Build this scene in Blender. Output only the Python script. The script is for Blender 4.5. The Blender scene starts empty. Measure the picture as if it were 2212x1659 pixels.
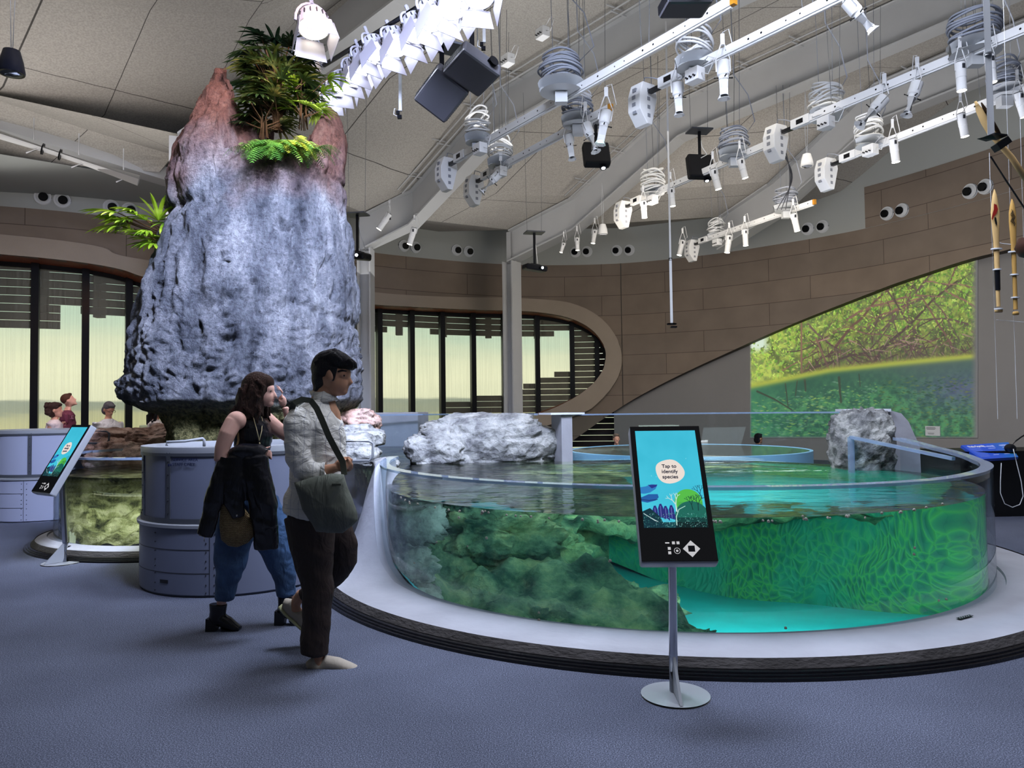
import bpy, math, random
import numpy as np
from mathutils import Vector, Matrix, noise as mnoise, Euler
random.seed(7); rng = np.random.RandomState(5)
C = bpy.context.scene.collection
# ------------------------------------------------------------------ camera model (2212 x 1659 frame)
F_, CX, CY, EYE = 1600., 1106., 829.5, 1.45
PITCH, ROLL = math.radians(2.0), math.radians(0.7)
def ray(x, y):
    u = (x-CX)/F_; v = -(y-CY)/F_
    a = u*math.cos(ROLL)+v*math.sin(ROLL); b = -u*math.sin(ROLL)+v*math.cos(ROLL)
    c, s = math.cos(PITCH), math.sin(PITCH)
    return Vector((a, c-b*s, s+b*c))
def at(x, y, Y=None, z=None):
    d = ray(x, y)
    t = (Y/d.y) if Y is not None else ((z-EYE)/d.z)
    return Vector((0, 0, EYE))+d*t
def lin(c):
    if isinstance(c, str): c = tuple(int(c[i:i+2], 16)/255 for i in (0, 2, 4))
    return tuple((v/12.92 if v <= .04045 else ((v+.055)/1.055)**2.4) for v in c)
# ------------------------------------------------------------------ materials
def newmat(name):
    m = bpy.data.materials.new(name); m.use_nodes = True
    nt = m.node_tree; nt.nodes.clear()
    return m, nt, nt.nodes, nt.links
def N(nt, typ, **kw):
    n = nt.nodes.new(typ)
    for k, v in kw.items():
        if k.startswith('i_'):
            n.inputs[k[2:].replace('_', ' ')].default_value = v
        elif k.startswith('n_'): n.inputs[int(k[2:])].default_value = v
        else: setattr(n, k, v)
    return n
def ramp(nt, stops, interp='LINEAR'):
    r = nt.nodes.new('ShaderNodeValToRGB'); r.color_ramp.interpolation = interp
    e = r.color_ramp.elements
    while len(e) > 1: e.remove(e[-1])
    e[0].position = stops[0][0]; e[0].color = (*lin(stops[0][1]), 1)
    for p, c in stops[1:]:
        k = e.new(p); k.color = (*lin(c), 1)
    return r
def P(name, col, rough=.5, metal=0., var=0., vscale=8., bump=0., bscale=40., spec=.5, emit=None, es=0., stretch=None, alpha=1., coat=0.):
    m, nt, nn, L = newmat(name)
    b = N(nt, 'ShaderNodeBsdfPrincipled'); o = N(nt, 'ShaderNodeOutputMaterial')
    b.inputs['Base Color'].default_value = (*lin(col), 1)
    b.inputs['Roughness'].default_value = rough; b.inputs['Metallic'].default_value = metal
    b.inputs['Specular IOR Level'].default_value = spec; b.inputs['Coat Weight'].default_value = coat
    if emit is not None:
        b.inputs['Emission Color'].default_value = (*lin(emit), 1); b.inputs['Emission Strength'].default_value = es
    L.new(b.outputs[0], o.inputs[0])
    if var or bump:
        tc = N(nt, 'ShaderNodeTexCoord'); mp = N(nt, 'ShaderNodeMapping')
        if stretch: mp.inputs['Scale'].default_value = stretch
        L.new(tc.outputs['Object'], mp.inputs[0])
    if var:
        n1 = N(nt, 'ShaderNodeTexNoise', i_Scale=vscale, i_Detail=6.); L.new(mp.outputs[0], n1.inputs['Vector'])
        c = lin(col)
        r = nt.nodes.new('ShaderNodeValToRGB')
        r.color_ramp.elements[0].position = .3; r.color_ramp.elements[0].color = (*[v*(1-var) for v in c], 1)
        r.color_ramp.elements[1].position = .7; r.color_ramp.elements[1].color = (*[min(1, v*(1+var)) for v in c], 1)
        L.new(n1.outputs[0], r.inputs[0]); L.new(r.outputs[0], b.inputs['Base Color'])
    if bump:
        n2 = N(nt, 'ShaderNodeTexNoise', i_Scale=bscale, i_Detail=5.); L.new(mp.outputs[0], n2.inputs['Vector'])
        bp = N(nt, 'ShaderNodeBump', i_Strength=bump, i_Distance=.02); L.new(n2.outputs[0], bp.inputs['Height']); L.new(bp.outputs[0], b.inputs['Normal'])
    return m
def emis(name, col, s=1.):
    m, nt, nn, L = newmat(name)
    e = N(nt, 'ShaderNodeEmission', i_Color=(*lin(col), 1), i_Strength=s); o = N(nt, 'ShaderNodeOutputMaterial')
    L.new(e.outputs[0], o.inputs[0]); return m
def clear(name, tint, refl=.06, rough=.02, bump=0., bscale=(1, 1, 1), ior=1.45, body=0., bodycol='ffffff'):
    """thin clear sheet: transparent with a fresnel reflection"""
    m, nt, nn, L = newmat(name)
    t = N(nt, 'ShaderNodeBsdfTransparent', i_Color=(*lin(tint), 1)); g = N(nt, 'ShaderNodeBsdfGlossy', i_Roughness=rough)
    mx = N(nt, 'ShaderNodeMixShader'); o = N(nt, 'ShaderNodeOutputMaterial')
    src = t
    if body:
        d = N(nt, 'ShaderNodeBsdfDiffuse', i_Color=(*lin(bodycol), 1)); m0 = N(nt, 'ShaderNodeMixShader'); m0.inputs[0].default_value = body
        L.new(t.outputs[0], m0.inputs[1]); L.new(d.outputs[0], m0.inputs[2]); src = m0
    fr = N(nt, 'ShaderNodeLayerWeight', i_Blend=.5); pw = N(nt, 'ShaderNodeMath', operation='POWER'); pw.inputs[1].default_value = 4.; ma = N(nt, 'ShaderNodeMath', operation='MULTIPLY_ADD'); ma.inputs[1].default_value = .8; ma.inputs[2].default_value = refl*.6
    L.new(fr.outputs['Facing'], pw.inputs[0]); L.new(pw.outputs[0], ma.inputs[0]); fr = ma
    L.new(fr.outputs[0], mx.inputs[0]); L.new(src.outputs[0], mx.inputs[1]); L.new(g.outputs[0], mx.inputs[2]); L.new(mx.outputs[0], o.inputs[0])
    return m
def image_mat(name, arr, strength=1., emission=True, rough=.4, base='000000', mapping=None):
    """arr: h x w x 3 sRGB floats, row 0 = top; made in memory from code"""
    h, w, _ = arr.shape
    im = bpy.data.images.new(name, w, h, alpha=False)
    a = np.ones((h, w, 4), np.float32); a[..., :3] = np.clip(arr, 0, 1)[::-1]
    im.pixels.foreach_set(a.ravel()); im.update(); im.pack()
    m, nt, nn, L = newmat(name)
    tx = N(nt, 'ShaderNodeTexImage', image=im, extension='EXTEND'); uv = N(nt, 'ShaderNodeUVMap')
    L.new(uv.outputs[0], tx.inputs[0]); o = N(nt, 'ShaderNodeOutputMaterial')
    b = N(nt, 'ShaderNodeBsdfPrincipled', i_Roughness=rough); b.inputs['Base Color'].default_value = (*lin(base), 1)
    if emission:
        L.new(tx.outputs[0], b.inputs['Emission Color']); b.inputs['Emission Strength'].default_value = strength
    else: L.new(tx.outputs[0], b.inputs['Base Color'])
    L.new(b.outputs[0], o.inputs[0]); return m
# ------------------------------------------------------------------ mesh builder
def frame(d):
    d = Vector(d).normalized()
    up = Vector((0, 0, 1)) if abs(d.z) < .95 else Vector((0, 1, 0))
    x = d.cross(up).normalized(); y = x.cross(d).normalized()
    return x, y, d
class MB:
    def __init__(s): s.v = []; s.f = []; s.mi = []; s.uv = None; s.cur = 0
    def add(s, vs, fs):
        o = len(s.v); s.v += [Vector(p) for p in vs]
        for f in fs: s.f.append(tuple(o+i for i in f)); s.mi.append(s.cur)
        return s
    def box(s, c, size, rot=0., M=None):
        hx, hy, hz = [k/2 for k in size]; c = Vector(c); R = Matrix.Rotation(rot, 3, 'Z')
        vs = []
        for z in (-hz, hz):
            for y in (-hy, hy):
                for x in (-hx, hx):
                    p = Vector((x, y, z)); p = (M @ p) if M else (R @ p); vs.append(c+p)
        return s.add(vs, [(0, 2, 3, 1), (4, 5, 7, 6), (0, 1, 5, 4), (2, 6, 7, 3), (0, 4, 6, 2), (1, 3, 7, 5)])
    def bar(s, a, b, w, h, up=(0, 0, 1)):
        a = Vector(a); b = Vector(b); d = (b-a).normalized(); x = d.cross(Vector(up))
        if x.length < 1e-4: x = Vector((1, 0, 0))
        x.normalize(); y = x.cross(d)
        vs = [p+x*i*w/2+y*j*h/2 for p in (a, b) for i, j in ((-1, -1), (1, -1), (1, 1), (-1, 1))]
        return s.add(vs, [(0, 1, 2, 3), (7, 6, 5, 4), (0, 4, 5, 1), (1, 5, 6, 2), (2, 6, 7, 3), (3, 7, 4, 0)])
    def cyl(s, a, b, r0, r1=None, n=16, cap=True):
        r1 = r0 if r1 is None else r1
        return s.loft([(a, r0, r0), (b, r1, r1)], n, cap)
    def loft(s, secs, n=16, cap=True, fixed=None, sq=1.0):
        """secs: (point, rx, ry); rings perpendicular to path. fixed=(xdir,ydir) keeps ring axes"""
        pts = [Vector(q[0]) for q in secs]; o = len(s.v); m = len(pts); px = None
        for i in range(m):
            if fixed: x, y = Vector(fixed[0]), Vector(fixed[1])
            else:
                d = (pts[min(i+1, m-1)]-pts[max(i-1, 0)])
                if d.length < 1e-9: d = Vector((0, 0, 1))
                if px is None: x, y, _ = frame(d)
                else:
                    dn = d.normalized(); x = (px-dn*px.dot(dn))
                    x = x.normalized() if x.length > 1e-6 else frame(d)[0]; y = dn.cross(x)
                px = x
            for k in range(n):
                a = 2*math.pi*k/n; ca, sa = math.cos(a), math.sin(a)
                if sq != 1: ca = math.copysign(abs(ca)**sq, ca); sa = math.copysign(abs(sa)**sq, sa)
                s.v.append(pts[i]+x*ca*secs[i][1]+y*sa*secs[i][2])
        for i in range(m-1):
            for k in range(n):
                k2 = (k+1) % n; s.f.append((o+i*n+k, o+i*n+k2, o+(i+1)*n+k2, o+(i+1)*n+k)); s.mi.append(s.cur)
        if cap:
            s.f.append(tuple(o+k for k in range(n))[::-1]); s.mi.append(s.cur)
            s.f.append(tuple(o+(m-1)*n+k for k in range(n))); s.mi.append(s.cur)
        return s
    def tube(s, pts, r, n=8, closed=False):
        if closed: pts = list(pts)+[pts[0]]
        return s.loft([(p, r, r) for p in pts], n)
    def ell(s, c, rx, ry, rz, M=None, n=16, m=10):
        c = Vector(c); vs = [Vector((0, 0, -1))]; fs = []
        for i in range(1, m):
            a = -math.pi/2+math.pi*i/m
            for k in range(n): vs.append(Vector((math.cos(a)*math.cos(2*math.pi*k/n), math.cos(a)*math.sin(2*math.pi*k/n), math.sin(a))))
        vs.append(Vector((0, 0, 1)))
        for k in range(n): fs.append((0, 1+(k+1) % n, 1+k))
        for i in range(m-2):
            for k in range(n):
                a = 1+i*n; fs.append((a+k, a+(k+1) % n, a+n+(k+1) % n, a+n+k))
        t = len(vs)-1; a = 1+(m-2)*n
        for k in range(n): fs.append((a+k, a+(k+1) % n, t))
        S = Vector((rx, ry, rz)); out = []
        for p in vs:
            q = Vector((p.x*S.x, p.y*S.y, p.z*S.z)); out.append(c+((M @ q) if M else q))
        return s.add(out, fs)
    def grid(s, rows, uvs=None, closed=False):
        """rows: list of equal-length point lists"""
        o = len(s.v); nr, nc = len(rows), len(rows[0])
        for r in rows: s.v += [Vector(p) for p in r]
        for i in range(nr-1):
            for j in range(nc-1 if not closed else nc):
                j2 = (j+1) % nc
                s.f.append((o+i*nc+j, o+i*nc+j2, o+(i+1)*nc+j2, o+(i+1)*nc+j)); s.mi.append(s.cur)
        if uvs is not None:
            if s.uv is None: s.uv = {}
            for i in range(nr):
                for j in range(nc): s.uv[o+i*nc+j] = uvs[i][j]
        return s
    def prism(s, poly, depth):
        """poly: list of 3D points (planar); depth: extrusion vector"""
        n = len(poly); d = Vector(depth); vs = [Vector(p) for p in poly]+[Vector(p)+d for p in poly]
        fs = [tuple(range(n))[::-1], tuple(range(n, 2*n))]+[(i, (i+1) % n, n+(i+1) % n, n+i) for i in range(n)]
        return s.add(vs, fs)
    def build(s, name, mat, parent=None, origin=None, smooth=False, fixn=True, bevel=0.):
        me = bpy.data.meshes.new(name)
        og = Vector(origin) if origin is not None else Vector((0, 0, 0))
        me.from_pydata([tuple(p-og) for p in s.v], [], s.f)
        mats = mat if isinstance(mat, (list, tuple)) else [mat]
        for m in mats: me.materials.append(m)
        if len(mats) > 1: me.polygons.foreach_set('material_index', s.mi)
        if s.uv is not None:
            ul = me.uv_layers.new(name='UVMap')
            for l in me.loops: ul.data[l.index].uv = s.uv.get(l.vertex_index, (0, 0))
        me.update()
        if fixn:
            import bmesh
            bm = bmesh.new(); bm.from_mesh(me); bmesh.ops.recalc_face_normals(bm, faces=bm.faces); bm.to_mesh(me); bm.free()
        if smooth is True: me.polygons.foreach_set('use_smooth', [True]*len(me.polygons))
        elif smooth:
            me.polygons.foreach_set('use_smooth', [True]*len(me.polygons)); me.set_sharp_from_angle(angle=math.radians(smooth))
        ob = bpy.data.objects.new(name, me); C.objects.link(ob)
        if origin is not None and parent is None: ob.location = og
        if parent is not None: ob.parent = parent
        if bevel:
            b = ob.modifiers.new('b', 'BEVEL'); b.width = bevel; b.segments = 2; b.limit_method = 'ANGLE'
        return ob
def tag(o, label=None, cat=None, group=None, kind=None):
    if label: o['label'] = label
    if cat: o['category'] = cat
    if group: o['group'] = group
    if kind: o['kind'] = kind
    return o
def empty(name, loc=(0, 0, 0), label=None, cat=None, group=None, kind=None, M=None):
    o = bpy.data.objects.new(name, None); C.objects.link(o); o.empty_display_size = .1
    if M is not None: o.matrix_world = M
    else: o.location = loc
    return tag(o, label, cat, group, kind)
def copy_tree(o, parent=None):
    c = o.copy(); C.objects.link(c)
    if parent is not None: c.parent = parent; c.matrix_parent_inverse = o.matrix_parent_inverse
    for ch in [k for k in bpy.data.objects if k.parent == o]: copy_tree(ch, c)
    return c
def text(name, s, mat, M, size, parent=None, align='LEFT', bold=0.):
    cu = bpy.data.curves.new(name, 'FONT'); cu.body = s; cu.size = size; cu.align_x = align; cu.extrude = .0006; cu.offset = bold; cu.space_line = .85
    cu.materials.append(mat); t_ = bpy.data.objects.new(name+'_t', cu); C.objects.link(t_)
    me = bpy.data.meshes.new_from_object(t_.evaluated_get(bpy.context.evaluated_depsgraph_get())); bpy.data.objects.remove(t_)
    if not me.materials: me.materials.append(mat)
    o = bpy.data.objects.new(name, me); C.objects.link(o)
    if parent is not None: o.parent = parent
    o.matrix_local = M
    return o
def basis(o, x, y, z=None):
    x = Vector(x).normalized(); y = Vector(y).normalized(); z = x.cross(y).normalized() if z is None else Vector(z).normalized()
    M = Matrix.Identity(4)
    for i, c in enumerate((x, y, z, Vector(o))):
        for j in range(3): M[j][i] = c[j]
    return M
def blob(name, mb, voxel, mat, parent=None, origin=None, smooth=4, disp=None):
    """fuse the overlapping closed pieces of mb into one continuous skin"""
    o = mb.build(name+'_t', mat)
    r = o.modifiers.new('r', 'REMESH'); r.mode = 'VOXEL'; r.voxel_size = voxel; r.use_smooth_shade = True
    if smooth:
        k = o.modifiers.new('s', 'SMOOTH'); k.factor = .5; k.iterations = smooth
    dg = bpy.context.evaluated_depsgraph_get(); ev = o.evaluated_get(dg)
    me = bpy.data.meshes.new_from_object(ev); me.name = name
    if disp:
        me.update(); 
        co = [v.co.copy() for v in me.vertices]; no = [v.normal.copy() for v in me.vertices]
        for v, c, n in zip(me.vertices, co, no): v.co = c+n*disp(c)
    og = Vector(origin) if origin is not None else Vector((0, 0, 0))
    if og.length: me.transform(Matrix.Translation(-og))
    me.polygons.foreach_set('use_smooth', [True]*len(me.polygons))
    if not me.materials: me.materials.append(mat)
    bpy.data.objects.remove(o)
    ob = bpy.data.objects.new(name, me); C.objects.link(ob)
    if parent is not None: ob.parent = parent
    elif origin is not None: ob.location = og
    return ob
def fbm(p, s, o=4):
    return mnoise.fractal(Vector(p)*s, 1.0, 2.0, o)
def interp(tab, x):
    if x <= tab[0][0]: return tab[0][1:]
    for a, b in zip(tab, tab[1:]):
        if x <= b[0]:
            t = (x-a[0])/(b[0]-a[0]); return tuple(p+(q-p)*t for p, q in zip(a[1:], b[1:]))
    return tab[-1][1:]
# numpy 2D painting (colours sRGB)
def pdisc(img, x, y, r, c, a=1.):
    h, w, _ = img.shape; x0, x1, y0, y1 = max(0, int(x-r-1)), min(w, int(x+r+2)), max(0, int(y-r-1)), min(h, int(y+r+2))
    if x0 >= x1 or y0 >= y1: return
    yy, xx = np.mgrid[y0:y1, x0:x1]; d = np.hypot(xx-x, yy-y); k = (np.clip(r-d+.5, 0, 1)*a)[..., None]
    img[y0:y1, x0:x1] = img[y0:y1, x0:x1]*(1-k)+np.array(c)*k
def pline(img, pts, r0, r1, c, a=1.):
    n = sum(int(math.hypot(q[0]-p[0], q[1]-p[1])/max(.7, min(r0, r1)*.6))+1 for p, q in zip(pts, pts[1:]))
    k = 0
    for p, q in zip(pts, pts[1:]):
        m = int(math.hypot(q[0]-p[0], q[1]-p[1])/max(.7, min(r0, r1)*.6))+1
        for i in range(m):
            t = i/m; pdisc(img, p[0]+(q[0]-p[0])*t, p[1]+(q[1]-p[1])*t, r0+(r1-r0)*k/n, c, a); k += 1
def ppoly(img, poly, c, a=1.):
    h, w, _ = img.shape; xs = [p[0] for p in poly]; ys = [p[1] for p in poly]
    x0, x1, y0, y1 = max(0, int(min(xs))), min(w, int(max(xs))+1), max(0, int(min(ys))), min(h, int(max(ys))+1)
    if x0 >= x1 or y0 >= y1: return
    yy, xx = np.mgrid[y0:y1, x0:x1]; ins = np.zeros(xx.shape, bool)
    for (ax, ay), (bx, by) in zip(poly, poly[1:]+poly[:1]):
        if ay == by: continue
        ins ^= ((ay > yy) != (by > yy)) & (xx < (bx-ax)*(yy-ay)/(by-ay)+ax)
    k = (ins*a)[..., None]; img[y0:y1, x0:x1] = img[y0:y1, x0:x1]*(1-k)+np.array(c)*k
def pnoise(h, w, s, seed=0, oct=3):
    r = np.random.RandomState(seed); out = np.zeros((h, w)); amp = 1; tot = 0
    sx, sy = (s if isinstance(s, tuple) else (s, s))
    for o in range(oct):
        gx, gy = max(2, int(w/sx*2**o)+2), max(2, int(h/sy*2**o)+2); g = r.rand(gy, gx)
        yy = np.linspace(0, gy-1.001, h); xx = np.linspace(0, gx-1.001, w); yi = yy.astype(int); xi = xx.astype(int)
        fy = (yy-yi)[:, None]; fx = (xx-xi)[None]; fy = fy*fy*(3-2*fy); fx = fx*fx*(3-2*fx)
        out += amp*((g[yi][:, xi]*(1-fx)+g[yi][:, xi+1]*fx)*(1-fy)+(g[yi+1][:, xi]*(1-fx)+g[yi+1][:, xi+1]*fx)*fy); tot += amp; amp *= .5
    return out/tot
rgb = lambda s: np.array([int(s[i:i+2], 16)/255 for i in (0, 2, 4)])
# ================================================================== MATERIALS
m_steel = P('painted steel', 'aeb0b2', .45, var=.04, vscale=1.5)
m_white = P('white paint', 'bcc0c4', .4)
m_fix = P('fixture white', 'd2d4d6', .4)
m_black = P('black plastic', '0c0d12', .45)
m_dark = P('dark grey', '2b2d33', .5)
m_alu = P('brushed aluminium', 'a8acb2', .4, .45)
m_alud = P('dark aluminium trim', '5a5e66', .4, .5)
m_chrome = P('stainless', 'c9ccd2', .18, 1.)
m_cable = P('grey cable', '8d93a0', .6)
m_wire = P('thin wire', '6a6d70', .5)
m_lampw = emis('lit lamp lens', 'fff6e0', 9.)
m_lampb = emis('lit flood lens', 'e8f0ff', 17.)
m_copper = P('red cedar', 'a0583a', .5, var=.25, vscale=6, stretch=(1, 1, 14))
m_fascia = P('beige plaster', '8f8478', .75, var=.05, vscale=2, bump=.1, bscale=60)
m_mull = P('dark mullion', '14151a', .4)
m_louv = P('dark louver', '2a2224', .7)
m_cut = P('grey plaster wall', '9a9e9c', .85)
m_proj = P('projection wall', '7d7c7c', .8, var=.03, vscale=1.)
def acoustic(name, col, line, sx, sy, lw=.012):
    m, nt, nn, L = newmat(name)
    b = N(nt, 'ShaderNodeBsdfPrincipled', i_Roughness=.9); o = N(nt, 'ShaderNodeOutputMaterial')
    uv = N(nt, 'ShaderNodeUVMap')
    br = N(nt, 'ShaderNodeTexBrick', offset=0., i_Scale=1., i_Mortar_Size=lw, i_Mortar_Smooth=.2, i_Brick_Width=sx, i_Row_Height=sy)
    br.inputs['Color1'].default_value = br.inputs['Color2'].default_value = (1, 1, 1, 1); br.inputs['Mortar'].default_value = (.18, .18, .18, 1)
    ns = N(nt, 'ShaderNodeTexNoise', i_Scale=34., i_Detail=4.); tc = N(nt, 'ShaderNodeTexCoord')
    L.new(tc.outputs['Object'], ns.inputs['Vector'])
    r = ramp(nt, [(.36, tuple(v*.93 for v in rgb(col))), (.64, tuple(v*1.04 for v in rgb(col)))])
    mx = N(nt, 'ShaderNodeMixRGB', blend_type='MULTIPLY'); mx.inputs[0].default_value = 1
    L.new(uv.outputs[0], br.inputs['Vector']); L.new(ns.outputs[0], r.inputs[0]); L.new(r.outputs[0], mx.inputs[1]); L.new(br.outputs['Color'], mx.inputs[2])
    bp = N(nt, 'ShaderNodeBump', i_Strength=.3, i_Distance=.01); L.new(ns.outputs[0], bp.inputs['Height']); L.new(bp.outputs[0], b.inputs['Normal'])
    L.new(mx.outputs[0], b.inputs['Base Color']); L.new(b.outputs[0], o.inputs[0]); return m
m_ceil = acoustic('ceiling panels', 'a6a39d', '555555', 2.6, 1.8, .009)
def boards(name):
    m, nt, nn, L = newmat(name)
    b = N(nt, 'ShaderNodeBsdfPrincipled', i_Roughness=.8); o = N(nt, 'ShaderNodeOutputMaterial'); uv = N(nt, 'ShaderNodeUVMap')
    br = N(nt, 'ShaderNodeTexBrick', offset=.37, i_Scale=1., i_Mortar_Size=.009, i_Mortar_Smooth=.3, i_Brick_Width=3.1, i_Row_Height=.62, i_Bias=0.)
    br.inputs['Color1'].default_value = (*lin('776b60'), 1); br.inputs['Color2'].default_value = (*lin('71675e'), 1); br.inputs['Mortar'].default_value = (*lin('4c433c'), 1)
    ns = N(nt, 'ShaderNodeTexNoise', i_Scale=1.2, i_Detail=3.); L.new(uv.outputs[0], ns.inputs['Vector']); L.new(uv.outputs[0], br.inputs['Vector'])
    mx = N(nt, 'ShaderNodeMixRGB', blend_type='OVERLAY'); mx.inputs[0].default_value = .25
    L.new(br.outputs['Color'], mx.inputs[1]); L.new(ns.outputs[0], mx.inputs[2]); L.new(mx.outputs[0], b.inputs['Base Color']); L.new(b.outputs[0], o.inputs[0]); return m
m_boards = boards('taupe wall boards')
def carpet():
    m, nt, nn, L = newmat('speckled carpet')
    b = N(nt, 'ShaderNodeBsdfPrincipled', i_Roughness=.92); b.inputs['Specular IOR Level'].default_value = .25; o = N(nt, 'ShaderNodeOutputMaterial'); tc = N(nt, 'ShaderNodeTexCoord')
    n1 = N(nt, 'ShaderNodeTexNoise', i_Scale=170., i_Detail=2., i_Roughness=.7); n2 = N(nt, 'ShaderNodeTexNoise', i_Scale=.9, i_Detail=3.)
    r = ramp(nt, [(.33, '2e323e'), (.5, '4e5362'), (.67, '80869a')]); r2 = ramp(nt, [(.3, 'd8d8d8'), (.7, 'ffffff')])
    mx = N(nt, 'ShaderNodeMixRGB', blend_type='MULTIPLY'); mx.inputs[0].default_value = 1
    for n in (n1, n2): L.new(tc.outputs['Object'], n.inputs['Vector'])
    L.new(n1.outputs[0], r.inputs[0]); L.new(n2.outputs[0], r2.inputs[0]); L.new(r.outputs[0], mx.inputs[1]); L.new(r2.outputs[0], mx.inputs[2])
    bp = N(nt, 'ShaderNodeBump', i_Strength=.25, i_Distance=.004); L.new(n1.outputs[0], bp.inputs['Height']); L.new(bp.outputs[0], b.inputs['Normal'])
    L.new(mx.outputs[0], b.inputs['Base Color']); L.new(b.outputs[0], o.inputs[0]); return m
m_carpet = carpet()
# ================================================================== FLOOR (with the well of the sunken pool)
TC = Vector((1.45, 7.22, 0)); TR = 2.70; WZ = .77
def tank_pt(r, th, z=0.):
    return Vector((TC.x+r*math.cos(th), TC.y+r*math.sin(th), z))
rows = []
for r in (0, 1):
    row = []
    for k in range(96):
        th = 2*math.pi*k/96
        if r == 0: row.append(tank_pt(2.9, th))
        else:
            c, s = math.cos(th), math.sin(th); q = max(abs(c), abs(s)); row.append(Vector((TC.x+26*c/q, TC.y+22*s/q, 0)))
    rows.append(row)
tag(MB().grid(rows, closed=True).build('floor', m_carpet), kind='structure')
# ================================================================== WALL PLAN
ctrl = [(-24, 9), (-20, 12.6), (-15.5, 14.6), (-11, 15.7), (-8.3, 17.2), (-5.8, 19.2), (-3.2, 21.3), (0, 22.8), (3.1, 22.9), (5.5, 21.9), (7.2, 20.6), (9.1, 18.6), (10.7, 15.4), (11.6, 12), (12, 7), (12, -8)]
def catmull(P4, t):
    a, b, c, d = P4
    return .5*((2*b)+(-a+c)*t+(2*a-5*b+4*c-d)*t*t+(-a+3*b-3*c+d)*t**3)
WP = []
cc = [Vector((*p, 0)) for p in ctrl]; cc = [cc[0]*2-cc[1]]+cc+[cc[-1]*2-cc[-2]]
for i in range(1, len(cc)-2):
    for k in range(12): WP.append(catmull(cc[i-1:i+3], k/12))
WP.append(cc[-2])
WS = [0.]
for a, b in zip(WP, WP[1:]): WS.append(WS[-1]+(b-a).length)
def wpt(s, z, off=0.):
    """point on the back wall: s metres along the plan curve, off metres towards the room"""
    s = max(0, min(s, WS[-1]-1e-4))
    lo, hi = 0, len(WS)-1
    while hi-lo > 1:
        m = (lo+hi)//2
        if WS[m] <= s: lo = m
        else: hi = m
    t = (s-WS[lo])/(WS[hi]-WS[lo]); p = WP[lo].lerp(WP[hi], t)
    d = WP[min(hi+1, len(WP)-1)]-WP[max(lo-1, 0)]; d.normalize(); n = Vector((d.y, -d.x, 0))
    return Vector((p.x, p.y, z))+n*off
def whit(x, y, off=0.):
    """where the ray through a pixel of the photograph meets the wall: (s, z)"""
    d = ray(x, y); best = None
    for i in range(len(WP)-1):
        a, b = wpt(WS[i], 0, off), wpt(WS[i+1]-1e-3, 0, off)
        ex, ey = b.x-a.x, b.y-a.y; den = d.x*ey-d.y*ex
        if abs(den) < 1e-9: continue
        t = (a.x*ey-a.y*ex)/den; u = (a.x*d.y-a.y*d.x)/den
        if t > 1 and -.03 <= u <= 1.03 and (best is None or t < best[0]): best = (t, WS[i]+u*(WS[i+1]-WS[i]), EYE+d.z*t)
    return best[1], best[2]
def wnorm(s):
    return (wpt(s, 0, 1)-wpt(s, 0, 0)).normalized()
BAND = 5.95
# fascia outer / inner outlines, photo pixels -> (s, z)
o_px = [(0, 506), (278, 555), (540, 598), (800, 630), (880, 637), (1000, 642), (1100, 643), (1200, 649), (1250, 660), (1290, 681), (1320, 711), (1338, 745), (1343, 775), (1338, 806), (1318, 842), (1285, 876), (1262, 890)]
i_px = [(0, 549), (337, 603), (540, 630), (800, 657), (880, 662), (1000, 668), (1100, 671), (1160, 674), (1220, 684), (1262, 701), (1290, 724), (1306, 752), (1308, 775), (1300, 803), (1276, 833), (1236, 862), (1180, 888)]
outer = [whit(x, y, .25) for x, y in o_px]; inner = [whit(x, y, .25) for x, y in i_px]
s0 = outer[0][0]
outer = [(0.5, outer[0][1]+.15)]+outer+[(outer[-1][0]-1.2, .95), (outer[-1][0]-2.6, .6), (outer[-1][0]-5, .38), (.5, .3)]
inner = [(0.5, inner[0][1]+.15)]+inner+[(inner[-1][0]-1.3, 1.0), (inner[-1][0]-2.8, .72), (inner[-1][0]-5, .55), (.5, .5)]
def dense(pl, n=260):
    L = [0]
    for a, b in zip(pl, pl[1:]): L.append(L[-1]+math.hypot(b[0]-a[0], b[1]-a[1]))
    out = []; P2 = [pl[0]]+list(pl)+[pl[-1]]
    for k in range(n):
        q = L[-1]*k/(n-1); i = 0
        while i < len(L)-2 and L[i+1] < q: i += 1
        t = (q-L[i])/(L[i+1]-L[i]) if L[i+1] > L[i] else 0
        a, b, c, d = [Vector((*p, 0)) for p in P2[i:i+4]]
        v = catmull((a, b, c, d), max(0, min(1, t))); out.append((v.x, v.y))
    return out
# match parametrisation: densify each between corresponding control points
def dense2(pl, k=12):
    out = []; P2 = [pl[0]]+list(pl)+[pl[-1]]
    for i in range(len(pl)-1):
        a, b, c, d = [Vector((*p, 0)) for p in P2[i:i+4]]
        for j in range(k):
            v = catmull((a, b, c, d), j/k); out.append((v.x, v.y))
    out.append(pl[-1]); return out
OUT, INN = dense2(outer), dense2(inner)
mb = MB()
mb.grid([[wpt(s, z, 0) for s, z in OUT], [wpt(s, z, .25) for s, z in OUT], [wpt(s, z, .25) for s, z in INN], [wpt(s, z, 0.) for s, z in INN]])
fas = tag(mb.build('trim_1', m_fascia, smooth=30), kind='structure')
mb = MB(); mb.grid([[wpt(s, z, .22) for s, z in INN], [wpt(s, z, -.75) for s, z in INN]])
tag(mb.build('trim_2', m_copper), kind='structure')
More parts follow.
